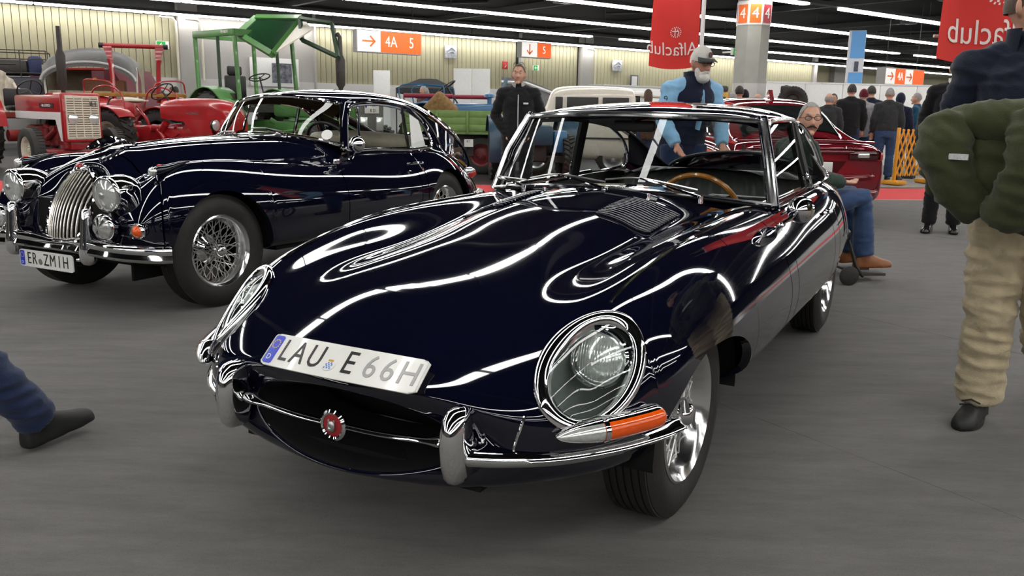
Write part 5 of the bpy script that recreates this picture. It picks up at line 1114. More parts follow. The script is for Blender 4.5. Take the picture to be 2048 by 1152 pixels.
obj('exhaust_stack', MB().tube([(.98, .05, 1.3), (.98, .05, 1.48), (.98, .05, 1.56), (.98, .05, 2.05), (.98, .05, 2.16), (.98, .05, 2.55)], [.035, .035, .075, .085, .04, .035], 14), TDARK, t)
steering(t, (-.45, 0, 1.45), .22); obj('seat', MB().box((-.95, 0, 1.1), (.40, .46, .10), bev=.04).box((-1.15, 0, 1.3), (.08, .46, .35), bev=.03), TRIM, t)
obj('fuel_cap', MB().cyl((.5, 0, 1.34), (.5, 0, 1.39), .05, 12), TRED, t)
# -- small red tractor with pan seat
t = thing('tractor', 'small red tractor with white pan seat and rounded hood, beside the cream grille', 'tractor', (-7.47, 17.25, 0), local(.905, -.42))
HD_ = [[(x, 0, zt), (x, w * .6, zt - .02), (x, w * .95, zt - .10), (x, w, zt - .22), (x, w * .97, zb)] for x, zt, w, zb in ((.90, 1.29, .25, .96), (1.15, 1.325, .265, .93), (1.6, 1.345, .28, .90), (2.1, 1.335, .28, .80), (2.4, 1.28, .27, .70), (2.55, 1.16, .25, .62), (2.62, .98, .21, .60), (2.64, .80, .17, .60))]
obj('hood', patch(Net(HD_), np.linspace(0, 7, 40), 0, 4, 24, flange=.02), TRED, t, sharp=60)
for s in (1, -1):
    obj('hood_lettering', text_mb('McCORMICK', .055, .004).xf(frame((1.75, s * .288, 1.06), (-s, 0, 0), (0, s, 0))), STEEL, t); round_lamp(t, (2.38, s * .36, .86), .10, 0, TRIM)
    tractor_wheel(t, (0, s * .62, .55), .55, .30, .33, TCREAM, s); tractor_wheel(t, (2.2, s * .55, .33), .33, .16, .20, TCREAM, s, 40, 'front_wheel')
    fender(t, (0, s * .62, .55), .62, .36, TRED, .75, 2.6); obj('hand_rail', MB().tube(crv([(.45, s * .66, 1.12), (.35, s * .66, 1.42), (.0, s * .66, 1.55), (-.35, s * .66, 1.48), (-.5, s * .66, 1.2)], 5), .016, 6), TRED, t)
    obj('side_panel', MB().prism([(1.45, s * .27, .96), (2.15, s * .27, .92), (2.28, s * .27, .5), (1.95, s * .27, .5)], (0, 0, 0), (0, s * .02, 0)), TRED, t)
engine(t, .5, 2.3, TRED); obj('front_axle', MB().box((2.2, 0, .36), (.1, 1.0, .1)), TRED, t)
st = [[(-.02 + .21 * r * math.cos(a) * 1.15, .25 * r * math.sin(a), 1.23 + .07 * r ** 2 + .05 * max(0, -math.cos(a)) * r ** 2) for a in np.linspace(0, 2 * pi, 25)[:-1]] for r in (.02, .3, .6, .85, 1.0)]
st += [[(p[0], p[1], p[2] - .03) for p in st[-1]]]
obj('pan_seat', MB().grid(st, closed_v=True), TCREAM, t); obj('seat_spring', MB().tube([(.0, 0, 1.16), (.25, 0, .95), (.35, 0, .75)], .03, 8), TRED, t); steering(t, (.72, 0, 1.46), .22, .75)
# -- third red tractor, roll bar
t = thing('tractor', 'red tractor with tall roll bar and ochre board, behind the white pan seat', 'tractor', (-8.67, 20.1, 0), local(.25, -.97)); t.scale = (1.04,) * 3
rb = MB()
for s in (1, -1): rb.tube([(.05, s * .45, 1.2), (.0, s * .48, 2.0), (.0, s * .50, 2.12)], [.05, .05, .06], 8).prism([(0, s * .44, 2.1), (0, s * .52, 2.1), (0, s * .62, 2.38), (0, s * .44, 2.38)], (-.05, 0, 0), (.05, 0, 0))
rb.tube([(0, -.60, 2.40), (0, .60, 2.40)], .05, 10); obj('roll_bar', rb, TRED, t); obj('roll_bar_ends', MB().cyl((0, -.70, 2.40), (0, -.60, 2.40), .055, 10).cyl((0, .60, 2.40), (0, .70, 2.40), .055, 10), TRIM, t)
obj('cross_board', MB().box((.25, 0, 1.36), (.12, 2.1, .08), bev=.01), WOODO, t); obj('hood', MB().box((1.2, 0, 1.08), (1.4, .5, .36), bev=.08), TRED, t); engine(t, .3, 1.7, TRED)
for s in (1, -1):
    obj('hand_rail', MB().tube(crv([(.35, s * .40, 1.4), (.35, s * .48, 1.62), (.30, s * .95, 1.66), (.2, s * 1.02, 1.5), (.2, s * 1.02, 1.36)], 5), .018, 6), TRED, t)
    tractor_wheel(t, (0, s * .75, .62), .62, .34, .35, TRED, s); fender(t, (0, s * .75, .62), .72, .42, TRED); tractor_wheel(t, (1.6, s * .6, .33), .33, .16, .2, TRED, s, 40, 'front_wheel')
# -- canvas-topped utility tractor
t = thing('utility_truck', 'canvas-topped utility truck with curved grey roof, behind the red tractors', 'truck', (-10.85, 22.75, 0), local(.3, -.95)); t.scale = (1.06,) * 3
CANV = mat('tan canvas', (.30, .255, .185), .95, noise=.25, nscale=5, bump=.3, bscale=12)
A = [[(x, 1.02 * math.cos(a), 1.92 + .50 * math.sin(a) ** .9 + dz) for a in np.linspace(.12, pi - .12, 20)] for x, dz in ((1.05, -.34), (.80, -.12), (.45, 0), (-.2, .02), (-.8, -.04))]
obj('roof_canopy', MB().grid(A).grid([A[0], [(p[0], p[1] * .97, p[2] - .10) for p in A[0]]]), mat('grey tarp', (.085, .083, .08), .5, noise=.15), t)
obj('canopy_edge', MB().tube(A[0], .03, 8), mat('pale canopy edge', (.42, .41, .40), .5, noise=.05), t); obj('inner_lining', MB().grid([[(p[0] - .05, p[1] * .95, p[2] - .06) for p in r] for r in A]), TDARK, t)
for s in (1, -1):
    obj('canvas_side', MB().grid([[(x, s * (1.02 + .02 * math.sin(x * 9)), z) for x in np.linspace(-.8, .72 if z > 1.8 else .2, 10)] for z in (2.0, 1.7, 1.45, 1.25)]), CANV, t); obj('canopy_post', MB().tube([(.7, s * .98, 1.2), (.72, s * 1.0, 2.0)], .025, 6), TCREAM, t)
obj('canvas_back', MB().grid([[(-.8, y, z) for y in np.linspace(-1, -.2, 6)] for z in (1.25, 1.6, 1.95)]), CANV, t)
obj('canvas_front', MB().box((.5, 0, 1.33), (.4, 1.9, .2), bev=.03), CANV, t); obj('body', MB().box((.2, 0, .95), (2.4, 1.7, .5), bev=.06), mat('faded brown-red', (.22, .06, .03), .6, noise=.2), t); obj('load_box', MB().box((-.1, .2, 1.45), (.5, .9, .5), bev=.03), mat('brown crate', (.26, .10, .04), .6, noise=.2), t)
for s in (1, -1):
    for x in (-.7, 1.0): tractor_wheel(t, (x, s * .8, .42), .42, .24, .24, TDARK, s, 34, 'wheel')
# -- maroon lorry
t = thing('lorry', 'maroon box lorry with yellow letters, far left before the ribbed wall', 'lorry', (-12.55, 25.9, 0), local(.95, -.3))
MAR = mat('maroon body', (.115, .012, .022), .4, noise=.06); obj('box_body', MB().box((-.1, 0, 1.45), (2.7, 1.5, 1.4), bev=.06), MAR, t); obj('cab', MB().prism([(1.25, -.75, .5), (2.1, -.75, .5), (2.1, -.75, 1.35), (1.55, -.75, 2.15), (1.25, -.75, 2.15)], (0, 0, 0), (0, 1.5, 0)), MAR, t)
[obj('side_letter', text_mb(c_, .36, .012).xf(frame((x_, -.76, 1.78), (1, 0, 0), (0, -1, 0))), mat('sign yellow', (.75, .42, .02), .5, noise=.05), t) for c_, x_ in (('F', -.75), ('A', -.45), ('L', -.15), ('E', .6), ('R', .95))]; obj('cab_window', MB().box((1.6, -.757, 1.5), (.45, .02, .5), bev=.01), TRIM, t); obj('chassis', MB().box((.4, 0, .55), (3.4, 1.2, .3)), TDARK, t); obj('roof_edge', MB().box((-.1, -.74, 2.16), (2.7, .06, .05)), TRED, t)
for s in (1, -1):
    for x in (-.9, 1.5): tractor_wheel(t, (x, s * .62, .42), .42, .22, .24, TDARK, s, 34, 'wheel')
# -- dark truck with roof rack
t = thing('truck', 'dark truck with roof rack and black bags, at the far left edge', 'truck', (-13.4, 23.4, 0), local(.4, -.9))
obj('cab', MB().box((0, 0, 1.35), (1.6, 1.8, 1.0), bev=.08), mat('dark blue-black body', (.02, .022, .035), .5, noise=.1), t); rk = MB()
for z in (1.95, 2.3, 2.52): rk.tube([(.75, -.9, z), (.75, .9, z), (-.7, .9, z), (-.7, -.9, z)], .014, 5, closed=True)
for x, y in ((.75, -.9), (.75, .3), (.75, .9), (-.7, .9), (-.7, -.9)): rk.cyl((x, y, 1.85), (x, y, 2.52), .014, 5)
obj('roof_rack', rk, TDARK, t); obj('roof_bag', MB().box((0, -.2, 2.1), (1.1, 1.3, .4), bev=.1), TDARK, t); obj('roof_bag', MB().box((.3, .62, 2.15), (.5, .35, .5), bev=.1), mat('navy bag', (.02, .03, .09), .7, noise=.1), t); obj('hood', MB().box((1.1, 0, 1.05), (.8, 1.5, .5), bev=.08), mat('rust red hood', (.25, .03, .015), .5, noise=.2), t)
for s in (1, -1):
    for x in (-.4, 1.1): tractor_wheel(t, (x, s * .78, .45), .45, .22, .25, TDARK, s, 34, 'wheel')
cv = thing('cloth_cover', 'cream patterned cloth hung at the left edge behind the red tractor', 'cloth', (-10.75, 18.7, 0)); A = [[(-.35 + .28 * u + .05 * math.sin(v * 5 + u * 3), .08 * math.sin(u * 9 + v * 2), 1.0 + 1.0 * v - .25 * u * v) for u in np.linspace(0, 2, 12)] for v in np.linspace(0, 1, 12)]
obj('cloth_sheet', MB().grid(A).grid([[(p[0], p[1] + .01, p[2]) for p in r] for r in A]), mat('cream cloth', (.62, .56, .46), .9, noise=.3, nscale=7), cv); obj('cloth_rail', MB().cyl((-.4, .02, 2.0), (.15, .02, 2.0), .02).cyl((-.35, .02, 0), (-.35, .02, 2.0), .02), TDARK, cv)
# -- green cab tractor
t = thing('cab_tractor', 'green tractor with open cab, front window frame swung up, tall dark muffler', 'tractor', (-5.65, 18.6, 0), local(.77, -.64))
obj('hood', MB().box((2.55, 0, 1.22), (2.6, .58, .42), bev=.07), TGREEN, t); obj('grille', MB().box((3.87, 0, 1.0), (.06, .62, .78), bev=.02), mat('grey grille', (.10, .10, .09), .6, noise=.2), t)
for s in (1, -1): obj('headlamp', MB().box((3.91, s * .19, .93), (.04, .17, .26), bev=.02), LENS, t)
pl_ = obj('number_plate', MB().box((3.92, 0, 1.22), (.015, .34, .20), bev=.004), WHITEP, t); obj('plate_characters', text_mb('TÖR', .085, .004, xs=.8).xf(frame((3.93, .02, 1.27), (0, 1, 0), (1, 0, 0))).join(text_mb('K 21', .085, .004, xs=.8).xf(frame((3.93, .02, 1.17), (0, 1, 0), (1, 0, 0)))), INK, pl_)
obj('country_band', MB().box((3.93, -.145, 1.27), (.004, .04, .09)), PBLUE, pl_)
engine(t, .8, 3.7, TGREEN, .42, .75); obj('front_axle', MB().box((3.3, 0, .45), (.14, 1.4, .14)), TGREEN, t)
for s in (1, -1):
    tractor_wheel(t, (0, s * .82, .75), .75, .42, .42, TGREEN, s); tractor_wheel(t, (3.3, s * .72, .45), .45, .26, .24, TGREEN, s, 24, 'front_wheel'); fender(t, (0, s * .82, .75), .84, .46, TGREEN, -.1, 2.6)
    obj('cab_post', MB().tube([(-.75, s * .70, 1.3), (-.80, s * .70, 2.62)], .045, 8), TGREEN, t); obj('cab_post', MB().tube([(.75, s * .70, 1.2), (.62, s * .68, 2.62)], .045, 8), TGREEN, t); obj('cab_post', MB().tube([(.1, s * .72, 1.3), (.05, s * .70, 2.6)], .035, 8), mat('dark green frame', (.02, .05, .022), .5, noise=.1), t)
    obj('roof_beam', MB().box((-.08, s * .70, 2.65), (1.5, .09, .13), bev=.01), TGREEN, t); obj('door_sill', MB().box((-.05, s * .72, 1.40), (1.4, .06, .12)), TDARK, t)
    obj('beam_letters', text_mb('FENDT', .085, .006).xf(frame((.38, s * .75, 2.66), (-s, 0, 0), (0, s, 0))), WHITE, t)
obj('roof_beam', MB().box((-.80, 0, 2.65), (.09, 1.4, .13)).box((.64, 0, 2.65), (.09, 1.4, .13)), TGREEN, t)
# raised front window frame: rectangular, opened upward
def wframe(name, c, ax, ay, w, h, m, th=.06, pane=None):
    M = frame(c, ax, Vector(ax).cross(Vector(ay))); P_ = [(-w / 2, -h / 2, 0), (w / 2, -h / 2, 0), (w / 2, h / 2, 0), (-w / 2, h / 2, 0)]
    mb = MB()
    for i in range(4): mb.tube([M @ Vector(P_[i]), M @ Vector(P_[(i + 1) % 4])], th, 4)
    o = obj(name, mb, m, t)
    if pane: obj('window_pane', MB().box((0, 0, 0), (w - th, h - th, .02)).xf(M), pane, o)
    return o
DG = mat('dark green tinted pane', (.012, .045, .018), .12, noise=.1)
WQ1 = [(-5.62, 18.0, 2.637), (-5.354, 18.35, 2.987), (-4.274, 17.747, 2.935), (-4.646, 16.9, 2.186)]
WQ2 = [(-4.244, 17.5, 2.911), (-3.516, 17.0, 2.781), (-3.336, 16.6, 2.144), (-4.17, 17.3, 2.491)]
WQ3 = [(-4.244, 17.72, 2.93), (-3.936, 17.2, 2.682), (-4.60, 16.9, 2.21)]
def wquad(name, pts, m, th, pane=None):
    L = t.matrix_basis.inverted(); q = [L @ Vector(p) for p in pts]; mb = MB()
    for i in range(4): mb.tube([q[i], q[(i + 1) % 4]], th, 4)
    o = obj(name, mb, m, t)
    if pane: n_ = (q[1] - q[0]).cross(q[3] - q[0]).normalized() * .01; obj('window_pane', MB().prism(q, n_, -n_), pane, o)
wquad('window_frame', WQ1, TGREEN, .075, DG)
wquad('side_window_frame', WQ2, mat('dark green frame', (.02, .05, .022), .5), .045)
L = t.matrix_basis.inverted(); q = [L @ Vector(p) for p in WQ3]; obj('roof_lining_flap', MB().prism(q, (0, 0, .015), (0, 0, -.015)), TCREAM, t)
obj('driver_seat', MB().box((-.25, 0, 1.28), (.5, .5, .12), bev=.04).box((-.48, 0, 1.6), (.10, .5, .5), bev=.04).box((-.5, 0, 1.95), (.09, .34, .2), bev=.04), TRIM, t); steering(t, (.42, 0, 1.80), .21, .35)
obj('muffler', MB().tube([(2.90, .12, 1.40), (2.90, .12, 1.58), (2.90, .12, 1.64), (2.90, .12, 2.10), (2.90, .12, 2.20), (2.90, .12, 2.52), (2.83, .12, 2.58)], [.04, .045, .085, .095, .05, .042, .042], 14), TDARK, t)
obj('cab_floor', MB().box((0, 0, 1.15), (1.5, 1.2, .12)), TDARK, t)
# -- green wagon
t = thing('farm_wagon', 'green plank-sided farm wagon with yellow letters behind the older coupe', 'wagon', (-1.25, 17.0, 0), local(1, -.03))
WGREEN = mat('wagon green', (.135, .235, .06), .6, noise=.12, nscale=6)
for k, (x0, x1) in enumerate(((-.85, -.22), (-.20, .36), (.38, 1.0))):
    for j in range(3): obj('side_plank', MB().box(((x0 + x1) / 2, -.5, .88 + j * .128), (x1 - x0 - .01, .035, .120), bev=.006), WGREEN, t)
for k in (-.84, -.21, .37, .99): obj('side_post', MB().box((k, -.525, .99), (.045, .03, .42), bev=.005), WGREEN, t)
for j in range(3): obj('side_plank', MB().box((1.02, .5, .88 + j * .128), (.035, 2.0, .120), bev=.006), WGREEN, t); obj('side_plank', MB().box((.08, 1.5, .88 + j * .128), (1.86, .035, .12), bev=.006), WGREEN, t)
obj('wagon_bed', MB().box((.08, .5, .79), (1.9, 2.0, .06)), WGREEN, t); obj('side_letters', text_mb('OT', .26, .006, spacing=1.1).xf(frame((-.42, -.523, 1.01), (1, 0, 0), (0, -1, 0))), mat('sign yellow', (.75, .42, .02), .5), t)
obj('chassis', MB().box((.08, .1, .66), (1.8, .5, .16)).box((.35, -.2, .5), (.25, .3, .3)).box((.1, -.4, .52), (.5, .06, .14)), TDARK, t)
for x in (.62, -.45):
    for y in (-.25, 1.2): tractor_wheel(t, (x, y, .36), .36, .20, .20, mat('dark red rim', (.14, .01, .012), .5, noise=.1), -1 if y < 0 else 1, 34, 'wheel')
np_ = obj('repeater_plate', MB().box((.40, -.55, .60), (.17, .01, .14)), WHITEP, t); obj('plate_characters', text_mb('KT', .06, .003).xf(frame((.40, -.557, .63), (1, 0, 0), (0, -1, 0))), INK, np_); obj('tail_lamp', MB().ball((.02, -.52, .62), (.07, .04, .04)), AMBER, t)
sk = thing('burlap_sack', 'brown burlap sack leaning on the green wagon load', 'sack', (-1.50, 17.5, .95)); obj('sack_body', remesh('sack_body', MB().box((0, 0, .25), (.55, .3, .55), rot=(.2, .75, .1), bev=.08), mat('burlap', (.20, .115, .045), .95, noise=.25, nscale=18, bump=.4), .03, 3, .01), mat('burlap', (.2, .115, .045), .95), sk)
# -- blue tractor with red bench rails behind the wagon
t = thing('tractor', 'bright blue tractor with red padded rails, behind the green wagon', 'tractor', (-1.85, 19.9, 0), local(1, -.12))
obj('hood', MB().box((1.05, 0, 1.20), (1.3, .6, .30), bev=.08), TBLUE, t); obj('air_cap', MB().lathe([(.05, 1.3), (.05, 1.48), (.13, 1.50), (.11, 1.56), (0, 1.60)], 16).xf(Matrix.Translation((1.28, 0, 0))), TBLUE, t); steering(t, (.32, -.1, 1.72), .22, .6); obj('panel', MB().box((-.05, -.45, 1.25), (.5, .05, .35), rot=(0, -.5, 0), bev=.01), TBLUE, t)
for y in (-.55, .55): obj('padded_rail', MB().tube([(-.55, y, 1.50), (.55 + (y > 0) * .6, y, 1.50)], .05, 10), mat('red pad', (.24, .012, .03), .5, noise=.06), t)
rr = MB()
for y in (-.6, .6): rr.tube(crv([(-.6, y, 1.3), (-.6, y, 1.72), (.2, y, 1.72), (.35, y, 1.66), (.35, y, 1.3)], 4), .016, 6)
obj('grab_rail', rr, TBLUE, t); engine(t, .3, 1.6, TBLUE)
for s in (1, -1): tractor_wheel(t, (0, s * .75, .62), .62, .34, .35, TRED, s); fender(t, (0, s * .75, .62), .74, .42, TBLUE); tractor_wheel(t, (1.5, s * .6, .36), .36, .18, .2, TRED, s, 34, 'front_wheel')
# -- low blue tractor with red rims
t = thing('tractor', 'low dark blue tractor with crimson wheel rims, behind the man in black fleece', 'tractor', (.30, 15.55, 0), local(.10, -.995))
CRIM = mat('crimson rim', (.30, .012, .03), .45, noise=.08)
for s in (1, -1): tractor_wheel(t, (0, s * .62, .52), .52, .26, .33, CRIM, s); tractor_wheel(t, (.85, s * .50, .42), .42, .20, .28, CRIM, s, 30, 'front_wheel'); fender(t, (0, s * .62, .52), .62, .34, mat('deep blue fender', (.015, .05, .085), .4, noise=.08), -.3, 2.6)
obj('hood', MB().box((.7, 0, .82), (1.1, .44, .34), bev=.06), mat('deep blue fender', (.015, .05, .085), .4), t); engine(t, .1, 1.0, TDARK, .3, .55); obj('tool_box', MB().box((.95, .36, .72), (.25, .22, .36), bev=.02), TBLUE, t); obj('front_axle', MB().box((.85, 0, .42), (.1, .9, .1)), TDARK, t)
# ---------------------------------------------------------------- vehicles and stands further right
VAN = mat('cream van paint', (.62, .59, .50), .3, noise=.04, coat=.4)
t = thing('van', 'cream van with dark side windows, seen past the near car windscreen', 'van', (1.42, 17.6, 0), local(-1, .06))
VB = [[(x, 0, zt), (x, w * .6, zt - .02), (x, w * .9, zt - .10), (x, w * .97, zt - .35), (x, w, .95), (x, w, .62), (x, w * .96, .34), (x, w * .7, .30)] for x, zt, w in ((-.95, 1.40, .70), (-.92, 1.62, .78), (-.75, 1.70, .82), (0, 1.72, .84), (.55, 1.69, .84), (.72, 1.55, .83), (.85, 1.20, .82), (1.2, 1.08, .80), (1.5, .98, .76), (1.55, .70, .72))]
obj('body', patch(Net(VB), np.linspace(0, 9, 50), 0, 7, 50, flange=.05), VAN, t, sharp=50)
for s in (1, -1):
    for x0, x1 in ((-.80, -.30), (-.22, .38), (.46, .60)): obj('side_window', MB().box(((x0 + x1) / 2, s * .835, 1.30), (x1 - x0, .03, .38), bev=.012), TRIM, t)
    obj('belt_strip', MB().box((.1, s * .852, .72), (2.0, .012, .03)), TRIM, t); obj('tail_lamp', MB().box((-.95, s * .60, .70), (.06, .14, .22), bev=.03), STEEL, t)
    obj('wheel_arch', MB().tube([(.95 + .40 * math.cos(a), s * .82, .36 + .40 * math.sin(a)) for a in np.linspace(0, pi, 14)], .03, 6), VAN, t)
    for x in (.95, -.55): tractor_wheel(t, (x, s * .72, .33), .33, .18, .20, STEEL, s, 36, 'wheel')
obj('rear_window', MB().box((-.955, 0, 1.32), (.03, 1.0, .36), bev=.012), TRIM, t)
# grey covered trailer, white vehicle roof behind it
t = thing('covered_trailer', 'grey tarpaulin-covered wedge trailer with a white trim line, behind the fleece man', 'trailer', (.50, 21.7, 0), 0)
obj('tarp_body', MB().prism([(-.85, 0, .5), (1.25, 0, .5), (1.25, 0, 1.42), (-.25, 0, 1.96), (-.85, 0, 2.02)], (0, 0, 0), (0, 1.4, 0)), mat('grey tarpaulin', (.16, .155, .16), .5, noise=.08), t); obj('trim_line', MB().tube([(-.85, -.01, 1.90), (-.25, -.01, 1.88), (1.25, -.01, 1.36)], .04, 6), WHITE, t); obj('round_emblem', MB().lathe([(.13, 0), (.13, -.012), (.09, -.014), (.09, 0)], 24, 'y').xf(Matrix.Translation((1.02, -.01, 1.18))), WHITE, t)
obj('front_post', MB().tube([(-.80, -.06, .4), (-.80, -.06, 1.7), (-.72, -.06, 2.0)], [.05, .06, .04], 8), mat('steel blue', (.10, .17, .22), .4, noise=.08), t); obj('tow_bar', MB().tube([(1.3, -.1, 1.15), (1.1, -.15, 1.5), (1.6, -.2, 1.2)], .02, 6), STEEL, t)
for x in (-.3, .7): tractor_wheel(t, (x, .1, .32), .32, .18, .18, STEEL, -1, 36, 'wheel')
t = thing('camper', 'white camper roof with wide dark windows, above the near car roof', 'camper', (2.60, 23.2, 0), 0)
obj('body', MB().box((0, .8, 1.05), (1.8, 1.6, 1.45), bev=.12), WHITE, t); obj('window_band', MB().box((-.05, -.01, 1.58), (1.5, .03, .2), bev=.01), TRIM, t); obj('roof_board', MB().prism([(-.9, -.1, 1.78), (1.6, -.1, 1.62), (1.7, -.1, 1.58), (-.9, -.1, 1.72)], (0, 0, 0), (0, 1.0, 0)), TCREAM, t)
for x in (-.5, .5): tractor_wheel(t, (x, .1, .32), .32, .18, .18, STEEL, -1, 36, 'wheel')
t = thing('white_counter', 'long white counter standing before the ribbed wall, behind the camper', 'counter', (3.8, 26.9, 0), HALL_A); obj('counter_body', MB().box((0, 0, .98), (3.6, .6, 1.96), bev=.02), WHITE, t); obj('counter_top', MB().box((0, 0, 1.98), (3.64, .64, .04)), LOWW, t)
for nm, lab, p, w, h in (('exhibition_board', 'narrow white display panel before the ribbed wall, right of the muffler', (-3.95, 26, 0), .50, 2.31), ('exhibition_board', 'wide white double display panel left of the man in black fleece', (-1.24, 25, 0), 1.04, 2.36)):
    t = thing(nm, lab, 'panel', p, 0); n_ = 2 if w > .8 else 1
    for k in range(n_): obj('panel_board', MB().box((-w / 2 + (k + .5) * w / n_, 0, h / 2), (w / n_ - .012, .04, h - .02), bev=.004), WHITE, t)
    obj('panel_feet', MB().box((-w / 2, 0, .02), (.08, .5, .04)).box((w / 2, 0, .02), (.08, .5, .04)), STEEL, t)
t = thing('gazebo', 'black peaked gazebo tent beyond the blue tractor', 'tent', (-2.60, 26.4, 0), 0); TENT = mat('black tent cloth', (.022, .023, .025), .8, noise=.1)
ap = (0.05, 0, 2.10); r = .86
e = [(-r, -r, 1.80), (r, -r, 1.80), (r, r, 1.80), (-r, r, 1.80)]; m = [(-.25, -.25, 2.08), (.25, -.25, 2.08), (.25, .25, 2.08), (-.25, .25, 2.08)]
obj('tent_roof', MB().grid([e, m, [ap] * 4], closed_v=True), TENT, t, sharp=20); obj('tent_valance', MB().grid([e, [(p[0], p[1], p[2] - .16) for p in e]], closed_v=True), TENT, t, sharp=20)
for p in e: obj('tent_leg', MB().cyl((p[0], p[1], 0), p, .02, 6), TDARK, t)
# -- burgundy saloon
t = thing('saloon_car', 'burgundy saloon seen from behind with a dark rear window, right of the near car', 'car', (3.27, 9.62, 0), local(-.05, 1) )
BURG = mat('burgundy car paint', (.17, .007, .014), .06, .15, coat=.8, noise=.05, nscale=4)
def rs(x, pts): return [(x, y, z) for y, z in pts]
SB = [rs(-.02, [(0,.86),(.25,.86),(.50,.855),(.68,.845),(.76,.82),(.80,.76),(.82,.66),(.80,.50),(.72,.32),(.5,.26)]), rs(.05, [(0,.925),(.28,.922),(.55,.915),(.72,.895),(.80,.86),(.85,.78),(.875,.66),(.875,.48),(.83,.30),(.6,.24)]), rs(.22, [(0,.955),(.28,.953),(.56,.945),(.74,.925),(.83,.885),(.88,.79),(.905,.66),(.905,.46),(.87,.28),(.6,.22)]), rs(.55, [(0,.975),(.28,.973),(.56,.965),(.75,.945),(.845,.90),(.90,.79),(.925,.66),(.925,.46),(.89,.26),(.6,.2)]), rs(1.0, [(0,1.0),(.28,1.0),(.56,.99),(.75,.965),(.85,.91),(.905,.80),(.93,.66),(.925,.46),(.89,.24),(.6,.2)]), rs(2.2, [(0,1.0),(.28,1.0),(.56,.99),(.76,.965),(.855,.91),(.905,.80),(.93,.64),(.925,.44),(.89,.22),(.6,.2)]), rs(3.3, [(0,.98),(.28,.975),(.56,.96),(.75,.935),(.85,.88),(.90,.78),(.925,.62),(.92,.42),(.88,.22),(.6,.2)]), rs(4.2, [(0,.82),(.28,.81),(.5,.79),(.66,.76),(.74,.70),(.80,.62),(.82,.5),(.81,.36),(.76,.22),(.5,.2)]), rs(4.5, [(0,.6),(.2,.6),(.36,.58),(.48,.55),(.54,.5),(.57,.45),(.58,.4),(.57,.34),(.5,.28),(.3,.26)])]
SN = Net(SB); sarch = lambda x: (.34 + .36 * math.sqrt(max(0, 1 - (abs(x - 1.0) / .37) ** 2.2)) if abs(x - 1.0) < .37 else (.34 + .36 * math.sqrt(max(0, 1 - (abs(x - 3.75) / .37) ** 2.2)) if abs(x - 3.75) < .37 else None))
obj('body', patch(SN, [SN.t_at_x(x, 6, 0) for x in np.linspace(0.0, 4.45, 190)], 0, 9, 90, trim=sarch), BURG, t, sharp=50)
obj('tail_panel', MB().add([v for v in (SN.ev([0.0], np.linspace(0, 9, 40))[0])] + [(a, -b, c) for a, b, c in SN.ev([0.0], np.linspace(0, 9, 40))[0][::-1]], [tuple(range(80))]), BURG, t)
CB = [[(x, 0, zt), (x, yt * .55, zt - .01), (x, yt * .85, zt - .05), (x, yt, zt - .12), (x, (yt + .80) / 2, (zt + .93) / 2 - .02), (x, .80, .93)] for x, zt, yt in ((.42, 1.0, .62), (.75, 1.18, .60), (1.05, 1.315, .60), (1.35, 1.40, .61), (1.75, 1.438, .62), (2.3, 1.43, .62), (2.8, 1.35, .62), (3.2, 1.18, .64), (3.5, 1.02, .66))]
CN = Net(CB); obj('cabin', patch(CN, np.linspace(0, 8, 60), 0, 5, 40, flange=.02), BURG, t, sharp=60)
DGL = mat('dark rear glass', (.01, .012, .012), .03); rw = CN.ev(np.linspace(.28, 2.2, 20), np.linspace(0, 2.75, 14)); A = [[Vector(p) + Vector((-.008, 0, .010)) for p in r] for r in rw]
obj('rear_window', MB().grid([[Vector((p.x, -p.y, p.z)) for p in r[::-1]] + r for r in A]), DGL, t)
for s in (1, -1):
    sw_ = CN.ev(np.linspace(2.5, 6.8, 24), np.linspace(3.2, 4.7, 8)); obj('side_window', MB().grid([[Vector((p[0], s * (p[1] + .012), p[2])) for p in r] for r in sw_]), DGL, t)
    l_ = SN.ev([SN.t_at_x(x, 6, 0) for x in np.linspace(.0, .42, 12)], np.linspace(3.9, 5.1, 5)); lo = obj('tail_lamp', MB().grid([[Vector((p[0] - .012, s * (p[1] + .008), p[2])) for p in r] for r in l_]), mat('dark red lamp', (.10, .004, .006), .08, noise=.1, coat=.8), t)
    obj('reverse_lamp', MB().box((-.045, s * .60, .80), (.03, .13, .055), bev=.012), LENS, lo); obj('lamp_glass', MB().box((-.028, s * .62, .80), (.03, .36, .10), bev=.02), mat('smoked red lamp', (.045, .003, .005), .07, noise=.1, coat=.8), lo); obj('lamp_corner', MB().box((.0, s * .79, .79), (.06, .10, .10), rot=(0, 0, -s * .5), bev=.02), REDLENS, lo); obj('exhaust_tip', MB().cyl((-.01, s * .55, .27), (.12, s * .55, .27), .045, 14), CHROME, t)
    for x in (1.0, 3.75): tractor_wheel(t, (x, s * .80, .33), .33, .23, .24, STEEL, s, 44, 'wheel')
    obj('window_line', MB().tube([Vector((p[0], s * (p[1] + .008), p[2])) for p in CN.ev(np.linspace(.3, 6.8, 30), [4.85])[:, 0]], .008, 5), CHROME, t)
obj('boot_lip', MB().tube([(.03 + .10 * (y / .8) ** 2, y, .955 - .02 * (y / .8) ** 2) for y in np.linspace(-.78, .78, 15)], .022, 8, flat=.6), BURG, t); obj('lamp_strip', MB().box((-.03, 0, .835), (.03, 1.0, .035), bev=.012), mat('dark red lamp', (.10, .004, .006), .08), t)
np_ = obj('number_plate', MB().box((-.035, 0, .665), (.02, .52, .12), bev=.004), WHITEP, t); obj('plate_characters', text_mb('ER AL 62', .095, .003, xs=.78).xf(frame((-.048, .02, .665), (0, -1, 0), (-1, 0, 0))), INK, np_)
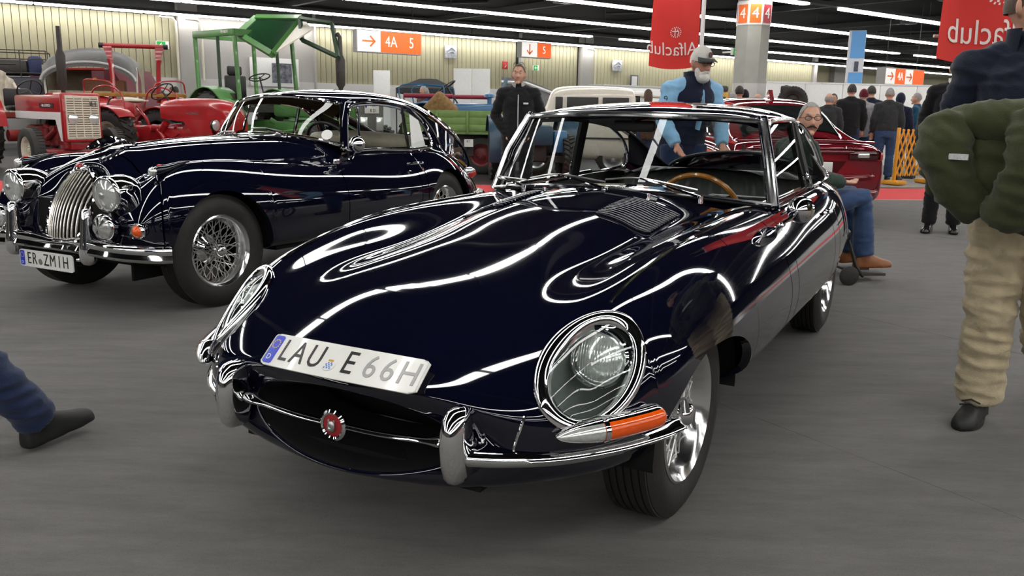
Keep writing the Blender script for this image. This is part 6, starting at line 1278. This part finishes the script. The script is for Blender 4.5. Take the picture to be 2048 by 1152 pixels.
obj('plate_recess', MB().prism([(-.022, -.42, .735), (-.022, .42, .735), (-.022, .30, .575), (-.022, -.30, .575)], (0, 0, 0), (-.004, 0, 0)), mat('burgundy with recess shade', (.05, .003, .005), .15, noise=.05), t); obj('bumper_crease', MB().tube(crv([(.16, -.86, .60), (-.02, -.70, .565), (-.05, -.35, .545), (-.055, 0, .54), (-.05, .35, .545), (-.02, .70, .565), (.16, .86, .60)], 6), .030, 10), BURG, t); obj('bumper_lower', MB().tube(crv([(.16, -.84, .40), (-.03, -.68, .38), (-.055, 0, .37), (-.03, .68, .38), (.16, .84, .40)], 6), .055, 10), BURG, t); obj('rear_diffuser', MB().box((.05, 0, .27), (.12, 1.3, .14), bev=.03), TRIM, t); obj('roof_fin', MB().prism([(1.35, -.03, 1.41), (1.55, -.03, 1.44), (1.38, -.01, 1.53)], (0, 0, 0), (0, .05, 0)), BURG, t); obj('boot_script', text_mb('STELVIO', .05, .003, shear=.2).xf(frame((-.035, -.45, .885), (0, -1, 0), (-1, 0, .6))), CHROME, t)  # plate recess is a flat panel, its shade put into darker burgundy
obj('boot_badge', MB().lathe([(.045, 0), (.042, -.01), (0, -.012)], 20, 'x').xf(Matrix.Translation((-.045, 0, .775))), STEEL, t); obj('underbody', MB().box((2.25, 0, .36), (4.0, 1.5, .3)).box((2.2, 0, .7), (3.6, 1.2, .4)), BLACK, t)
# -- flags and banners
FLAG = mat('red banner cloth', (.56, .022, .016), .75, noise=.05, nscale=3, sheen=.1)
def flag(label, loc, rz, w, z0, z1, pole_x, pole_m, tail=0.0):
    t = thing('banner', label, 'banner', loc, rz); f = lambda u, v: Vector((-w / 2 + w * u - tail * (1 - v) * (1 - u), .05 * math.sin(u * 7 + v * 2.2) * (1 - .5 * u) + .025 * math.sin(v * 6 + u * 3), z0 + (z1 - z0) * v - .05 * math.sin(u * pi) * (1 - v)))
    A = [[f(u, v) for u in np.linspace(0, 1, 26)] for v in np.linspace(0, 1, 40)]; obj('banner_cloth', MB().grid(A).grid([[p + Vector((0, .006, 0)) for p in r] for r in A]), FLAG, t, sharp=None)
    if tail < .08: obj('banner_pole', MB().cyl((pole_x, .03, 0), (pole_x, .03, z1 + .05), .035, 12), pole_m, t)
    else: obj('banner_rod', MB().cyl((-w / 2, 0, z1), (w / 2, 0, z1), .02, 8).cyl((-w * .4, 0, z1), (-w * .4, 0, CEIL_Z - .2), .006, 6).cyl((w * .4, 0, z1), (w * .4, 0, CEIL_Z - .2), .006, 6), pole_m, t)
    return t, f
BT = mat('banner white print', (.72, .62, .58), .7, noise=.04)
def flag_print(t, f, mb, W_, u0, v0, H_):
    mb.v = [tuple(f(u0 - v[0] / W_, v0 + v[1] / H_) - Vector((0, .010, 0))) for v in mb.v]; obj('banner_print', mb, BT, t)
t, f = flag('large red banner with mirrored white script, on a white pole behind the capped man', (2.64, 14.7, 0), 0, .75, 1.985, 3.74, .43, WHITE, .06)
flag_print(t, f, text_mb('Alfaclub', .285, .0, shear=.12, align='CENTER', xs=.86), .75, .46, .17, 1.755)
em = MB()
for k in range(16): a = 2 * pi * k / 16; em.box((.075 * math.cos(a), .075 * math.sin(a), 0), (.018, .012, .001), rot=(0, 0, a))
em.box((.012, 0, 0), (.014, .12, .001)).box((.012, .012, 0), (.09, .014, .001)).tube([(-.03, -.05, 0), (-.045, 0, 0), (-.02, .04, 0)], .007, 4, flat=.2); flag_print(t, f, em, .75, .50, .325, 1.755)
t, f = flag('red banner with large mirrored script at the right edge behind the navy jacket', (4.30, 8.05, 0), -.1, .74, 1.76, 3.75, .42, WHITE, .10)
flag_print(t, f, text_mb('Alfaclub', .30, .0, shear=.12, align='RIGHT', xs=.66), .74, .10, .13, 1.99)
em = MB()
for k in range(16): a = 2 * pi * k / 16; em.box((.09 * math.cos(a), .09 * math.sin(a), 0), (.02, .014, .001), rot=(0, 0, a))
em.box((.012, 0, 0), (.018, .15, .001)).box((.012, .012, 0), (.11, .018, .001)); flag_print(t, f, em, .74, .55, .30, 1.99)
t = thing('lighting_truss', 'short pale metal truss arm beside the right red banner', 'truss', (4.03, 8.4, 0)); tr = MB().cyl((-.1, 0, 1.98), (.4, 0, 1.98), .014).cyl((-.02, 0, 1.98), (-.02, 0, 1.84), .014).cyl((-.02, 0, 1.86), (.2, 0, 1.98), .010).cyl((.34, 0, 1.98), (.34, 0, CEIL_Z - .2), .012); obj('truss_tubes', tr, TCREAM, t)
t = thing('blue_arch_flag', 'light blue curved flag behind the bald man in the dark suit', 'flag', (5.34, 10.0, 0)); LB = mat('light blue cloth', (.20, .34, .60), .8, noise=.05)
A = [[(-.42 * math.cos(a) + k * .10, k * .03, .3 + 1.62 * math.sin(a) ** .8) for a in np.linspace(.0, pi / 2, 24)] for k in range(5)]; obj('flag_cloth', MB().grid(A).grid([[(p[0], p[1] + .02, p[2]) for p in r] for r in A]), LB, t); obj('flag_pole', MB().tube([(p[0], p[1], p[2] - .3 if i == 0 else p[2]) for i, p in enumerate(A[0])], .015, 6), TDARK, t)
t = thing('tall_blue_banner', 'tall pale blue and white banner column beyond the burgundy saloon', 'banner', (8.42, 22.0, 0), -.35); LBl = mat('sky blue print', (.12, .36, .72), .5, noise=.04)
obj('banner_body', MB().box((0, 0, 1.64), (.40, .16, 3.28), bev=.01), mat('pale banner white', (.62, .64, .68), .5, noise=.03), t)
for z0, z1 in ((2.62, 3.27), (1.2, 2.28)): obj('blue_field', MB().box((.03, -.085, (z0 + z1) / 2), (.33, .012, z1 - z0)), LBl, t)
obj('banner_picture', MB().box((.03, -.087, 2.42), (.10, .012, .24)), mat('dark device print', (.05, .06, .09), .4, noise=.4, nscale=20), t)
t = thing('partition_wall', 'long white exhibition partition behind the standing group at right', 'partition', (6.06, 21.3, 0), math.atan2(1.2, 7.0))
for k in range(8): obj('partition_panel', MB().box((.5 + k * 1.0, 0, .99), (.985, .05, 1.96), bev=.006), WHITE, t)
obj('partition_top', MB().box((4.0, 0, 1.99), (8.0, .07, .04)), STEEL, t)
# -- upright spare wheel on a stand, yellow car, barrier
t = thing('spare_tyre', 'large black tyre displayed upright beyond the burgundy saloon', 'tyre', (4.42, 14.0, 0), -.35)
tractor_wheel(t, (0, 0, 1.44), .235, .12, .13, TDARK, -1, 30, 'tyre'); obj('stand', MB().box((0, 0, .6), (.4, .3, 1.2), bev=.02), TDARK, t); obj('camera_head', MB().box((-.12, .1, 1.62), (.16, .12, .12), bev=.02), TRIM, t)
t = thing('yellow_van', 'yellow and black small van behind the capped man, left of the column', 'van', (4.35, 19.3, 0), .3); YEL = mat('van yellow', (.55, .28, .012), .4, noise=.05)
obj('body', MB().box((0, .8, 1.0), (.85, 1.6, 1.4), bev=.08), YEL, t); obj('roof', MB().box((0, .8, 1.76), (.82, 1.5, .14), bev=.05), TDARK, t); obj('window', MB().box((.05, -.01, 1.42), (.5, .03, .34), bev=.02), TRIM, t); obj('bonnet', MB().prism([(.42, 0, .5), (1.2, 0, .5), (1.2, 0, 1.35), (.42, 0, 1.68)], (0, 0, 0), (0, 1.4, 0)), WHITE, t)
for x in (-.2, .85): tractor_wheel(t, (x, .06, .32), .32, .16, .18, STEEL, -1, 36, 'wheel')
t = thing('lattice_barrier', 'yellow folding lattice barrier standing on the pale floor', 'barrier', (6.95, 15.75, 0), .55); YB = mat('barrier yellow', (.62, .27, .012), .45, noise=.06)
for lay, sgn in ((0, 1), (.03, -1)):
    for k in range(-5, 9):
        x0 = k * .14; sl = .42 * sgn; pts = []
        a = Vector((x0 if sgn > 0 else x0 + .42, lay, .16)); b = a + Vector((sl, 0, .84)); lo, hi = 0.0, 1.0
        for q in ((0 - a.x) / sl, (1.0 - a.x) / sl):
            pass
        s0, s1 = sorted(((0 - a.x) / sl, (1.0 - a.x) / sl)); lo, hi = max(0, s0), min(1, s1)
        if hi - lo > .12: obj('lattice_slat', MB().box(tuple(a.lerp(b, (lo + hi) / 2)), ((hi - lo) * (b - a).length, .014, .034), rot=(0, -math.atan2(.84, sl), 0)), YB, t)
for x in (0, 1.0): obj('barrier_post', MB().box((x, .015, .53), (.05, .05, 1.0), bev=.008), YB, t); obj('barrier_foot', MB().box((x, .015, .05), (.30, .34, .07), bev=.02), YB, t)
t = thing('low_stand', 'low grey platform with a white roadster nose behind the lattice barrier', 'platform', (10.3, 18.1, 0), .2); obj('platform_top', MB().box((0, 0, .12), (3.2, 1.4, .08), bev=.01), mat('grey platform', (.30, .30, .30), .5, noise=.05), t); [obj('platform_leg', MB().box((x, 0, .04), (.1, 1.2, .08)), TDARK, t) for x in (-1.4, 1.4)]
t = thing('roadster', 'small pale roadster with red trim between the standing men', 'car', (6.75, 19.0, 0), .1); obj('body', MB().box((0, 0, .55), (1.9, 1.3, .45), bev=.18), WHITE, t); obj('windscreen', MB().box((.2, 0, .90), (.05, 1.0, .28), rot=(0, .5, 0), bev=.02), mat('greenish glass', (.10, .14, .13), .1, noise=.1), t); obj('red_trim', MB().box((0, -.66, .62), (1.7, .02, .10)), TRED, t)
for s in (1, -1):
    for x in (-.6, .6): tractor_wheel(t, (x, s * .58, .29), .29, .16, .16, STEEL, s, 36, 'wheel')
# ---------------------------------------------------------------- the visitors
NAVY = cloth('navy jacket cloth', (.008, .011, .024)); TAN = cloth('khaki cotton', (.43, .36, .235)); OLIVE = cloth('olive parka cloth', (.042, .047, .020)); BLK = cloth('black fleece', (.010, .010, .011)); JEAN = cloth('blue denim', (.035, .065, .14)); DJEAN = cloth('dark denim', (.018, .03, .075)); CHAR = cloth('charcoal knit', (.030, .032, .034)); SUIT = cloth('black suit', (.008, .008, .010)); LBLUE = cloth('light blue shirt', (.22, .42, .62)); GREY = cloth('grey shirt', (.32, .32, .33)); TEAL = cloth('teal jacket', (.008, .055, .10)); DGREEN = cloth('dark green sweater', (.018, .035, .024)); NAVYB = cloth('navy blouson', (.012, .015, .035)); BROWNC = cloth('brown coat', (.06, .035, .02))
BSHOE = mat('black trainer', (.010, .010, .010), .6, noise=.1); TANSHOE = mat('tan leather shoe', (.22, .075, .022), .35, noise=.1)
# walking man in the foreground, parka over his arm
P = dict(pelvis=(.0, 0, .97), spine=(.01, 0, 1.13), chest=(.02, -.06, 1.34), neck=(.02, -.085, 1.52), head=(.03, -.095, 1.66), hiR=(0, -.095, .93), knR=(.05, -.10, .51), anR=(.02, -.105, .09), toR=(.17, -.13, .035), hiL=(-.02, .095, .93), knL=(.02, .10, .52), anL=(-.34, .09, .27), toL=(-.26, .10, .11), shR=(.02, -.265, 1.46), elR=(.0, -.33, 1.18), wrR=(.24, -.18, 1.09), shL=(.02, .12, 1.46), elL=(-.02, .27, 1.17), wrL=(.20, .16, 1.06))
WX, WY = 2.04, 3.36
W, J = person('man walking in navy jacket and khaki trousers, olive parka over his forearm', (WX, WY, 0), toward(WX, WY, -.10, .3), P, H=1.75, top=NAVY, legs=TAN, shoe=BSHOE, hair=HAIR_B, head_turn=1.1, voxel=.009, fold=.010, girth=1.05, hem=.90, leg_k=1.22)
obj('jacket_collar', MB().grid([[J['neck'] + Vector((.01 + .080 * math.cos(a), .090 * math.sin(a), -.03)) for a in np.linspace(.4, 2 * pi - .4, 26)], [J['neck'] + Vector((.012 + .076 * math.cos(a), .084 * math.sin(a), .055)) for a in np.linspace(.3, 2 * pi - .3, 26)]]), NAVY, W)
for s_ in 'LR':
    a, k = J['an' + s_], J['kn' + s_]; d = (a - k).normalized(); q = a - d * .02; obj('trouser_cuff', remesh('trouser_cuff', MB().tube([q - d * .05, q + d * .012], [.076, .074], 18), TAN, .008, 2), TAN, W)
a = J['anR']; f_ = (J['toR'] - a).normalized()
lc = MB()
for k in range(5): c = a + Vector((.02 + k * .024, -.004 * k, .046 - k * .010)); lc.tube([c + Vector((0, -.034, -.008)), c + Vector((.005, 0, .006)), c + Vector((0, .034, -.008))], .004, 5)
c = a + Vector((.035, 0, .055))
for s in (1, -1): lc.tube(crv([c, c + Vector((.02, s * .035, .02)), c + Vector((.03, s * .065, .0)), c + Vector((.015, s * .045, -.012)), c], 5), .0035, 5)
obj('shoe_laces', lc, BSHOE, W); so_ = MB(); loft(so_, [(a + f_ * .055 + Vector((0, 0, -.082)), .125, .048), (a + f_ * .055 + Vector((0, 0, -.055)), .128, .050)], 22); obj('shoe_sole', so_, mat('black rubber sole', (.016, .016, .016), .7, noise=.1), W)
PK = thing('parka_jacket', 'olive green parka draped over the walking man forearm', 'jacket', (WX, WY, 0), toward(WX, WY, -.10, .3))
pk = MB()
def sheet(rows, th=.035):
    A = [[Vector(p) for p in r] for r in rows]; pk.grid(A); B = [[p + Vector((-th, 0, -.004)) for p in r] for r in A]; pk.grid(B); pk.grid([A[0], B[0]]); pk.grid([A[-1], B[-1]]); pk.grid([[r[0] for r in A], [r[0] for r in B]]); pk.grid([[r[-1] for r in A], [r[-1] for r in B]])
rows = []
for v in np.linspace(0, 1, 16):
    r = []
    for u in np.linspace(0, 1, 22):
        y = -.33 + .58 * u; zt = 1.22 - .05 * (u - .4) ** 2 * 4; L = .20 + .16 * math.sin(u * pi) ** .7 + .02 * math.sin(u * 14)
        r.append((.14 + .12 * u + .13 * math.sin(min(1, v * 1.5) * pi * .55) + .03 * math.sin(u * 13 + v * 3) * v + .015 * math.sin(u * 29), y + .03 * math.sin(v * 4), zt - L * v * 1.05))
    rows.append(r)
sheet(rows, .07)
pk.tube(crv([(.36, -.27, 1.18), (.40, -.27, 1.06), (.38, -.22, .94), (.34, -.15, .87)], 6), [.06, .065, .07, .075, .08, .08, .08, .08, .078, .075, .072, .07, .068, .066, .064, .062, .06, .058, .055][:19], 14)
pk.tube(crv([(.40, .0, 1.19), (.44, .0, 1.06), (.42, -.02, .93), (.38, -.06, .84)], 6), [.065] * 12 + [.07] * 7, 14); pk.tube(crv([(.42, .14, 1.18), (.45, .16, 1.05), (.42, .13, .92), (.37, .06, .84)], 6), .065, 14); pk.ball((.27, -.05, 1.02), (.13, .27, .18), 16, 10); pk.ball((.34, .02, .86), (.09, .15, .06), 14, 8).ball((.32, -.1, 1.17), (.10, .22, .06), 16, 8)
obj('parka_cloth', remesh('parka_cloth', pk, OLIVE, .011, 4, .016, 8.0), OLIVE, PK); obj('reflective_tab', MB().box((.482, -.225, 1.05), (.006, .10, .020), rot=(0, 0, -.25)), mat('silver tab', (.5, .5, .5), .4, noise=.25, nscale=120), PK)
PK.scale = (1.84 / 1.76,) * 3
# person at the left edge: jeans and black shoe step into the frame
P = dict(pelvis=(-.52, 0, .91), spine=(-.50, 0, 1.08), chest=(-.46, 0, 1.29), neck=(-.43, 0, 1.47), head=(-.40, 0, 1.61), shL=(-.46, .185, 1.41), shR=(-.46, -.185, 1.41), elL=(-.53, .25, 1.14), elR=(-.50, -.25, 1.13), wrL=(-.40, .25, .90), wrR=(-.42, -.25, .90), hiR=(-.50, -.095, .88), knR=(-.26, -.10, .47), anR=(.0, -.10, .10), toR=(.15, -.11, .075), hiL=(-.52, .095, .88), knL=(-.64, .10, .48), anL=(-.92, .10, .18), toL=(-.78, .11, .06))
person('walker in blue jeans and black trainers stepping in at the left edge', (-1.80, 2.98, 0), 1.15, P, H=1.76, top=NAVYB, legs=DJEAN, shoe=BSHOE, hair=HAIR_D, voxel=.010, fold=.008)
# man in black fleece
P = dict(elL=(-.05, .28, 1.16), wrL=(.05, .13, .93), elR=(-.05, -.28, 1.16), wrR=(.05, -.13, .93))
W, J = person('man in black zipped fleece with spectacles pushed up on his head', (.04, 10.5, 0), toward(.04, 10.5, -.3), P, H=1.77, top=BLK, legs=cloth('black trousers', (.010, .010, .012)), hair=HAIR_B, hair_style='crop', glasses='up', collar=cloth('pale check shirt', (.38, .37, .33)), girth=1.02, head_turn=-.12, hem=.86, fold=.008)
obj('zip', MB().tube([(.158, .0, .98), (.150, .0, 1.12), (.150, 0, 1.30), (.128, 0, 1.40)], .006, 6), STEEL, W); obj('chest_logo', MB().box((.150, .09, 1.30), (.006, .06, .02), rot=(0, 0, .35)), WHITE, W)
# capped man leaning over the near car
P = dict(pelvis=(-.08, 0, .96), spine=(-.03, 0, 1.13), chest=(.06, 0, 1.31), neck=(.15, 0, 1.47), head=(.21, 0, 1.585), shL=(.09, .185, 1.41), shR=(.09, -.185, 1.41), elL=(.12, .25, 1.14), wrL=(.26, .20, .96), elR=(.12, -.25, 1.14), wrR=(.26, -.20, .96))
W, J = person('bearded man in pale cap and navy vest over light blue shirt, leaning', (1.39, 7.15, 0), toward(1.39, 7.15, 3.6), P, H=1.80, top=LBLUE, legs=DJEAN, hair=HAIR_W, hair_style='crop', cap=mat('pale grey cap', (.50, .48, .44), .85, noise=.08, bump=.2), beard=HAIR_W, glasses=True, vest=NAVYB, head_tilt=.26, head_turn=.12, girth=1.08, skin=SKIN_B)
obj('vest_collar', MB().grid([[J['neck'] + Vector((-.01 + .085 * math.cos(a), .095 * math.sin(a), -.06)) for a in np.linspace(.6, 2 * pi - .6, 24)], [J['neck'] + Vector((-.01 + .090 * math.cos(a), .10 * math.sin(a), .045)) for a in np.linspace(.5, 2 * pi - .5, 24)]]), NAVYB, W); obj('shoulder_strap', MB().tube(crv([(.0, -.12, 1.43), (.16, -.04, 1.40), (.215, .06, 1.26), (.15, .18, 1.1)], 6), .022, 6, flat=.3), BROWNC, W)
obj('shirt_front', MB().tube(crv([J['neck'] + Vector((.062, .01, -.02)), (.19, .03, 1.38), (.205, .03, 1.25), (.175, .02, 1.08)], 5), [.03] * 5 + [.035] * 11, 10, flat=.45, up=(0, 1, 0)), LBLUE, W); obj('sleeve_number', text_mb('6', .07, .002).xf(frame((.155, -.255, 1.31), (.4, -.9, 0), (.75, -.65, .1))), INK, W)
# seated man in the wheelchair
P = dict(pelvis=(-.02, 0, .58), spine=(-.03, 0, .74), chest=(.0, 0, .90), neck=(.03, 0, 1.055), head=(.08, 0, 1.18), shL=(.0, .19, 1.0), shR=(.0, -.19, 1.0), elL=(.04, .27, .78), wrL=(.28, .17, .75), elR=(.04, -.27, .78), wrR=(.28, -.17, .75), hiL=(.02, .10, .56), knL=(.50, .12, .635), anL=(.53, .12, .20), toL=(.69, .14, .16), hiR=(.02, -.10, .56), knR=(.48, -.11, .635), anR=(.53, -.11, .20), toR=(.69, -.13, .16))
W, J = person('grey-haired man with glasses and moustache seated in a wheelchair, green sweater, jeans', (2.10, 6.46, -.02), .12, P, H=1.82, top=DGREEN, legs=JEAN, shoe=TANSHOE, hair=HAIR_G, hair_style='crop', glasses=True, moustache=HAIR_D, head_turn=-1.8, hem=.90, girth=1.08)
t = thing('wheelchair', 'wheelchair with dark frame and small castors under the seated man', 'wheelchair', (2.10, 6.49, 0), .12)
fr = MB()
for s in (1, -1): fr.tube([(-.28, s * .31, 1.0), (-.28, s * .31, .45), (.28, s * .31, .45), (.42, s * .27, .14), (.52, s * .20, .05)], .013, 8).tube([(-.28, s * .31, .72), (.18, s * .31, .72), (.22, s * .31, .45)], .013, 8)
obj('frame', fr, TDARK, t); obj('seat', MB().box((.02, 0, .41), (.44, .60, .04), bev=.01), TRIM, t); obj('backrest', MB().box((-.29, 0, .75), (.03, .60, .42), bev=.01), TRIM, t)
for s in (1, -1):
    obj('drive_wheel', MB().tube([(-.10 + .28 * math.cos(a), s * .36, .29 + .28 * math.sin(a)) for a in np.linspace(0, 2 * pi, 33)[:-1]], .017, 8, closed=True), RUBBER, t); obj('castor', MB().lathe([(.0, -.015), (.062, -.013), (.072, -.009), (.072, .009), (.062, .013), (0, .015)], 18, 'y').xf(Matrix.Translation((.36, s * .30, .072))), RUBBER, t); obj('footplate', MB().box((.60, s * .12, .06), (.22, .15, .02), bev=.005), TDARK, t)
    sp = MB()
    for k in range(8): a = k * pi / 8; sp.tube([(-.10 + .27 * math.cos(a), s * .36, .29 + .27 * math.sin(a)), (-.10 - .27 * math.cos(a), s * .36, .29 - .27 * math.sin(a))], .003, 4)
    obj('wheel_spokes', sp, STEEL, t, kind='stuff')
# man in dark suit
P = dict(anL=(-.10, .11, .085), toL=(.06, .13, .035), elR=(-.03, -.26, 1.17), wrR=(.06, -.27, .90))
person('bald man in black suit with spectacles, mostly behind the walking man', (4.63, 9.25, 0), toward(4.63, 9.25, -.5), P, H=1.86, top=SUIT, legs=SUIT, shoe=mat('polished black shoe', (.008, .008, .008), .15, noise=.1), hair=HAIR_D, bald=True, glasses=True, collar=WHITE, hem=.80, girth=1.02, head_turn=.1)
# background visitors: (label, x, y, facing dx dy, height, kwargs)
away = lambda x, y, a=0: math.atan2(y, x) + a
CR = [
 ('dark-haired man in black jacket with white sleeve badges, seen from behind', 6.35, 16.6, .25, 1.82, dict(top=BLK, legs=DJEAN, hair=HAIR_D)),
 ('person in maroon beanie and grey shirt', 6.78, 17.1, .3, 1.74, dict(top=GREY, legs=JEAN, hair=HAIR_D, beanie=cloth('maroon knit', (.10, .008, .018)))),
 ('man in charcoal sweater and jeans seen from behind at the barrier', 7.05, 16.55, .1, 1.76, dict(top=CHAR, legs=JEAN, hair=HAIR_G, hair_style='crop', girth=1.1, hem=.95)),
 ('dark-haired man half hidden beside the charcoal sweater', 7.05, 17.4, .5, 1.82, dict(top=NAVYB, legs=DJEAN, hair=HAIR_D)),
 ('person in dark blue hooded coat behind the lattice barrier', 7.45, 17.0, -.2, 1.67, dict(top=NAVYB, legs=DJEAN, hair=HAIR_D, hood=True)),
 ('man in teal and black jacket with grey hair behind the lattice barrier', 8.02, 17.5, 1.4, 1.70, dict(top=TEAL, legs=DJEAN, hair=HAIR_G, hair_style='crop')),
 ('dark-haired man in front of the display tyre', 5.0, 16.2, 2.4, 1.76, dict(top=BROWNC, legs=DJEAN, hair=HAIR_D)),
 ('man looking over the saloon roof beside the black jacket', 6.42, 17.7, 2.9, 1.66, dict(top=CHAR, legs=DJEAN, hair=HAIR_D)),
 ('bald man beyond the middle of the saloon roof', 5.72, 16.0, .2, 1.63, dict(top=CHAR, legs=JEAN, hair=HAIR_G, bald=True)),
 ('bald man beyond the left of the saloon roof', 4.78, 17.3, .2, 1.63, dict(top=CHAR, legs=JEAN, hair=HAIR_G, bald=True)),
 ('bald visitor beside the yellow van', 3.55, 15.4, .3, 1.60, dict(top=NAVYB, legs=JEAN, hair=HAIR_G, bald=True)),
 ('dark-haired man in olive jacket left of the grey column', 3.98, 15.6, .4, 1.72, dict(top=OLIVE, legs=DJEAN, hair=HAIR_D)),
 ('man in dark hat left of the grey column', 4.15, 15.9, .2, 1.66, dict(top=BLK, legs=DJEAN, hair=HAIR_D, beanie=cloth('dark hat felt', (.008, .009, .014)))),
 ('grey-haired visitor beside the olive jacket', 3.55, 14.3, .3, 1.56, dict(top=BROWNC, legs=DJEAN, hair=HAIR_G)),
 ('woman with long brown hair behind the near car roof', 2.27, 15.0, .1, 1.62, dict(top=BROWNC, legs=DJEAN, hair=HAIR_B, hair_style='long')),
 ('fair visitor beside the long brown hair, left of the capped man', 2.62, 15.3, .4, 1.64, dict(top=cloth('beige coat', (.42, .30, .18)), legs=JEAN, hair=mat('fair hair', (.30, .20, .10), .6, noise=.2))),
 ('long grey-haired visitor beyond the blue tractor', -2.27, 21.9, 2.2, 1.78, dict(top=BROWNC, legs=DJEAN, hair=HAIR_G, hair_style='long')),
 ('short-haired visitor right of the long grey hair', -1.98, 22.7, 2.6, 1.66, dict(top=CHAR, legs=DJEAN, hair=HAIR_B)),
 ('dark-haired visitor left of the green cab, beyond the red tractor', -8.85, 22.9, .3, 1.68, dict(top=CHAR, legs=DJEAN, hair=HAIR_D)),
 ('visitor beside the maroon lorry cab', -9.55, 24.4, -1.2, 1.70, dict(top=GREY, legs=DJEAN, hair=HAIR_B)),
]
for lab, x, y, a, h, k in CR: person(lab, (x, y, 0), away(x, y, a), None, H=h, voxel=.020, fold=.006, **k)
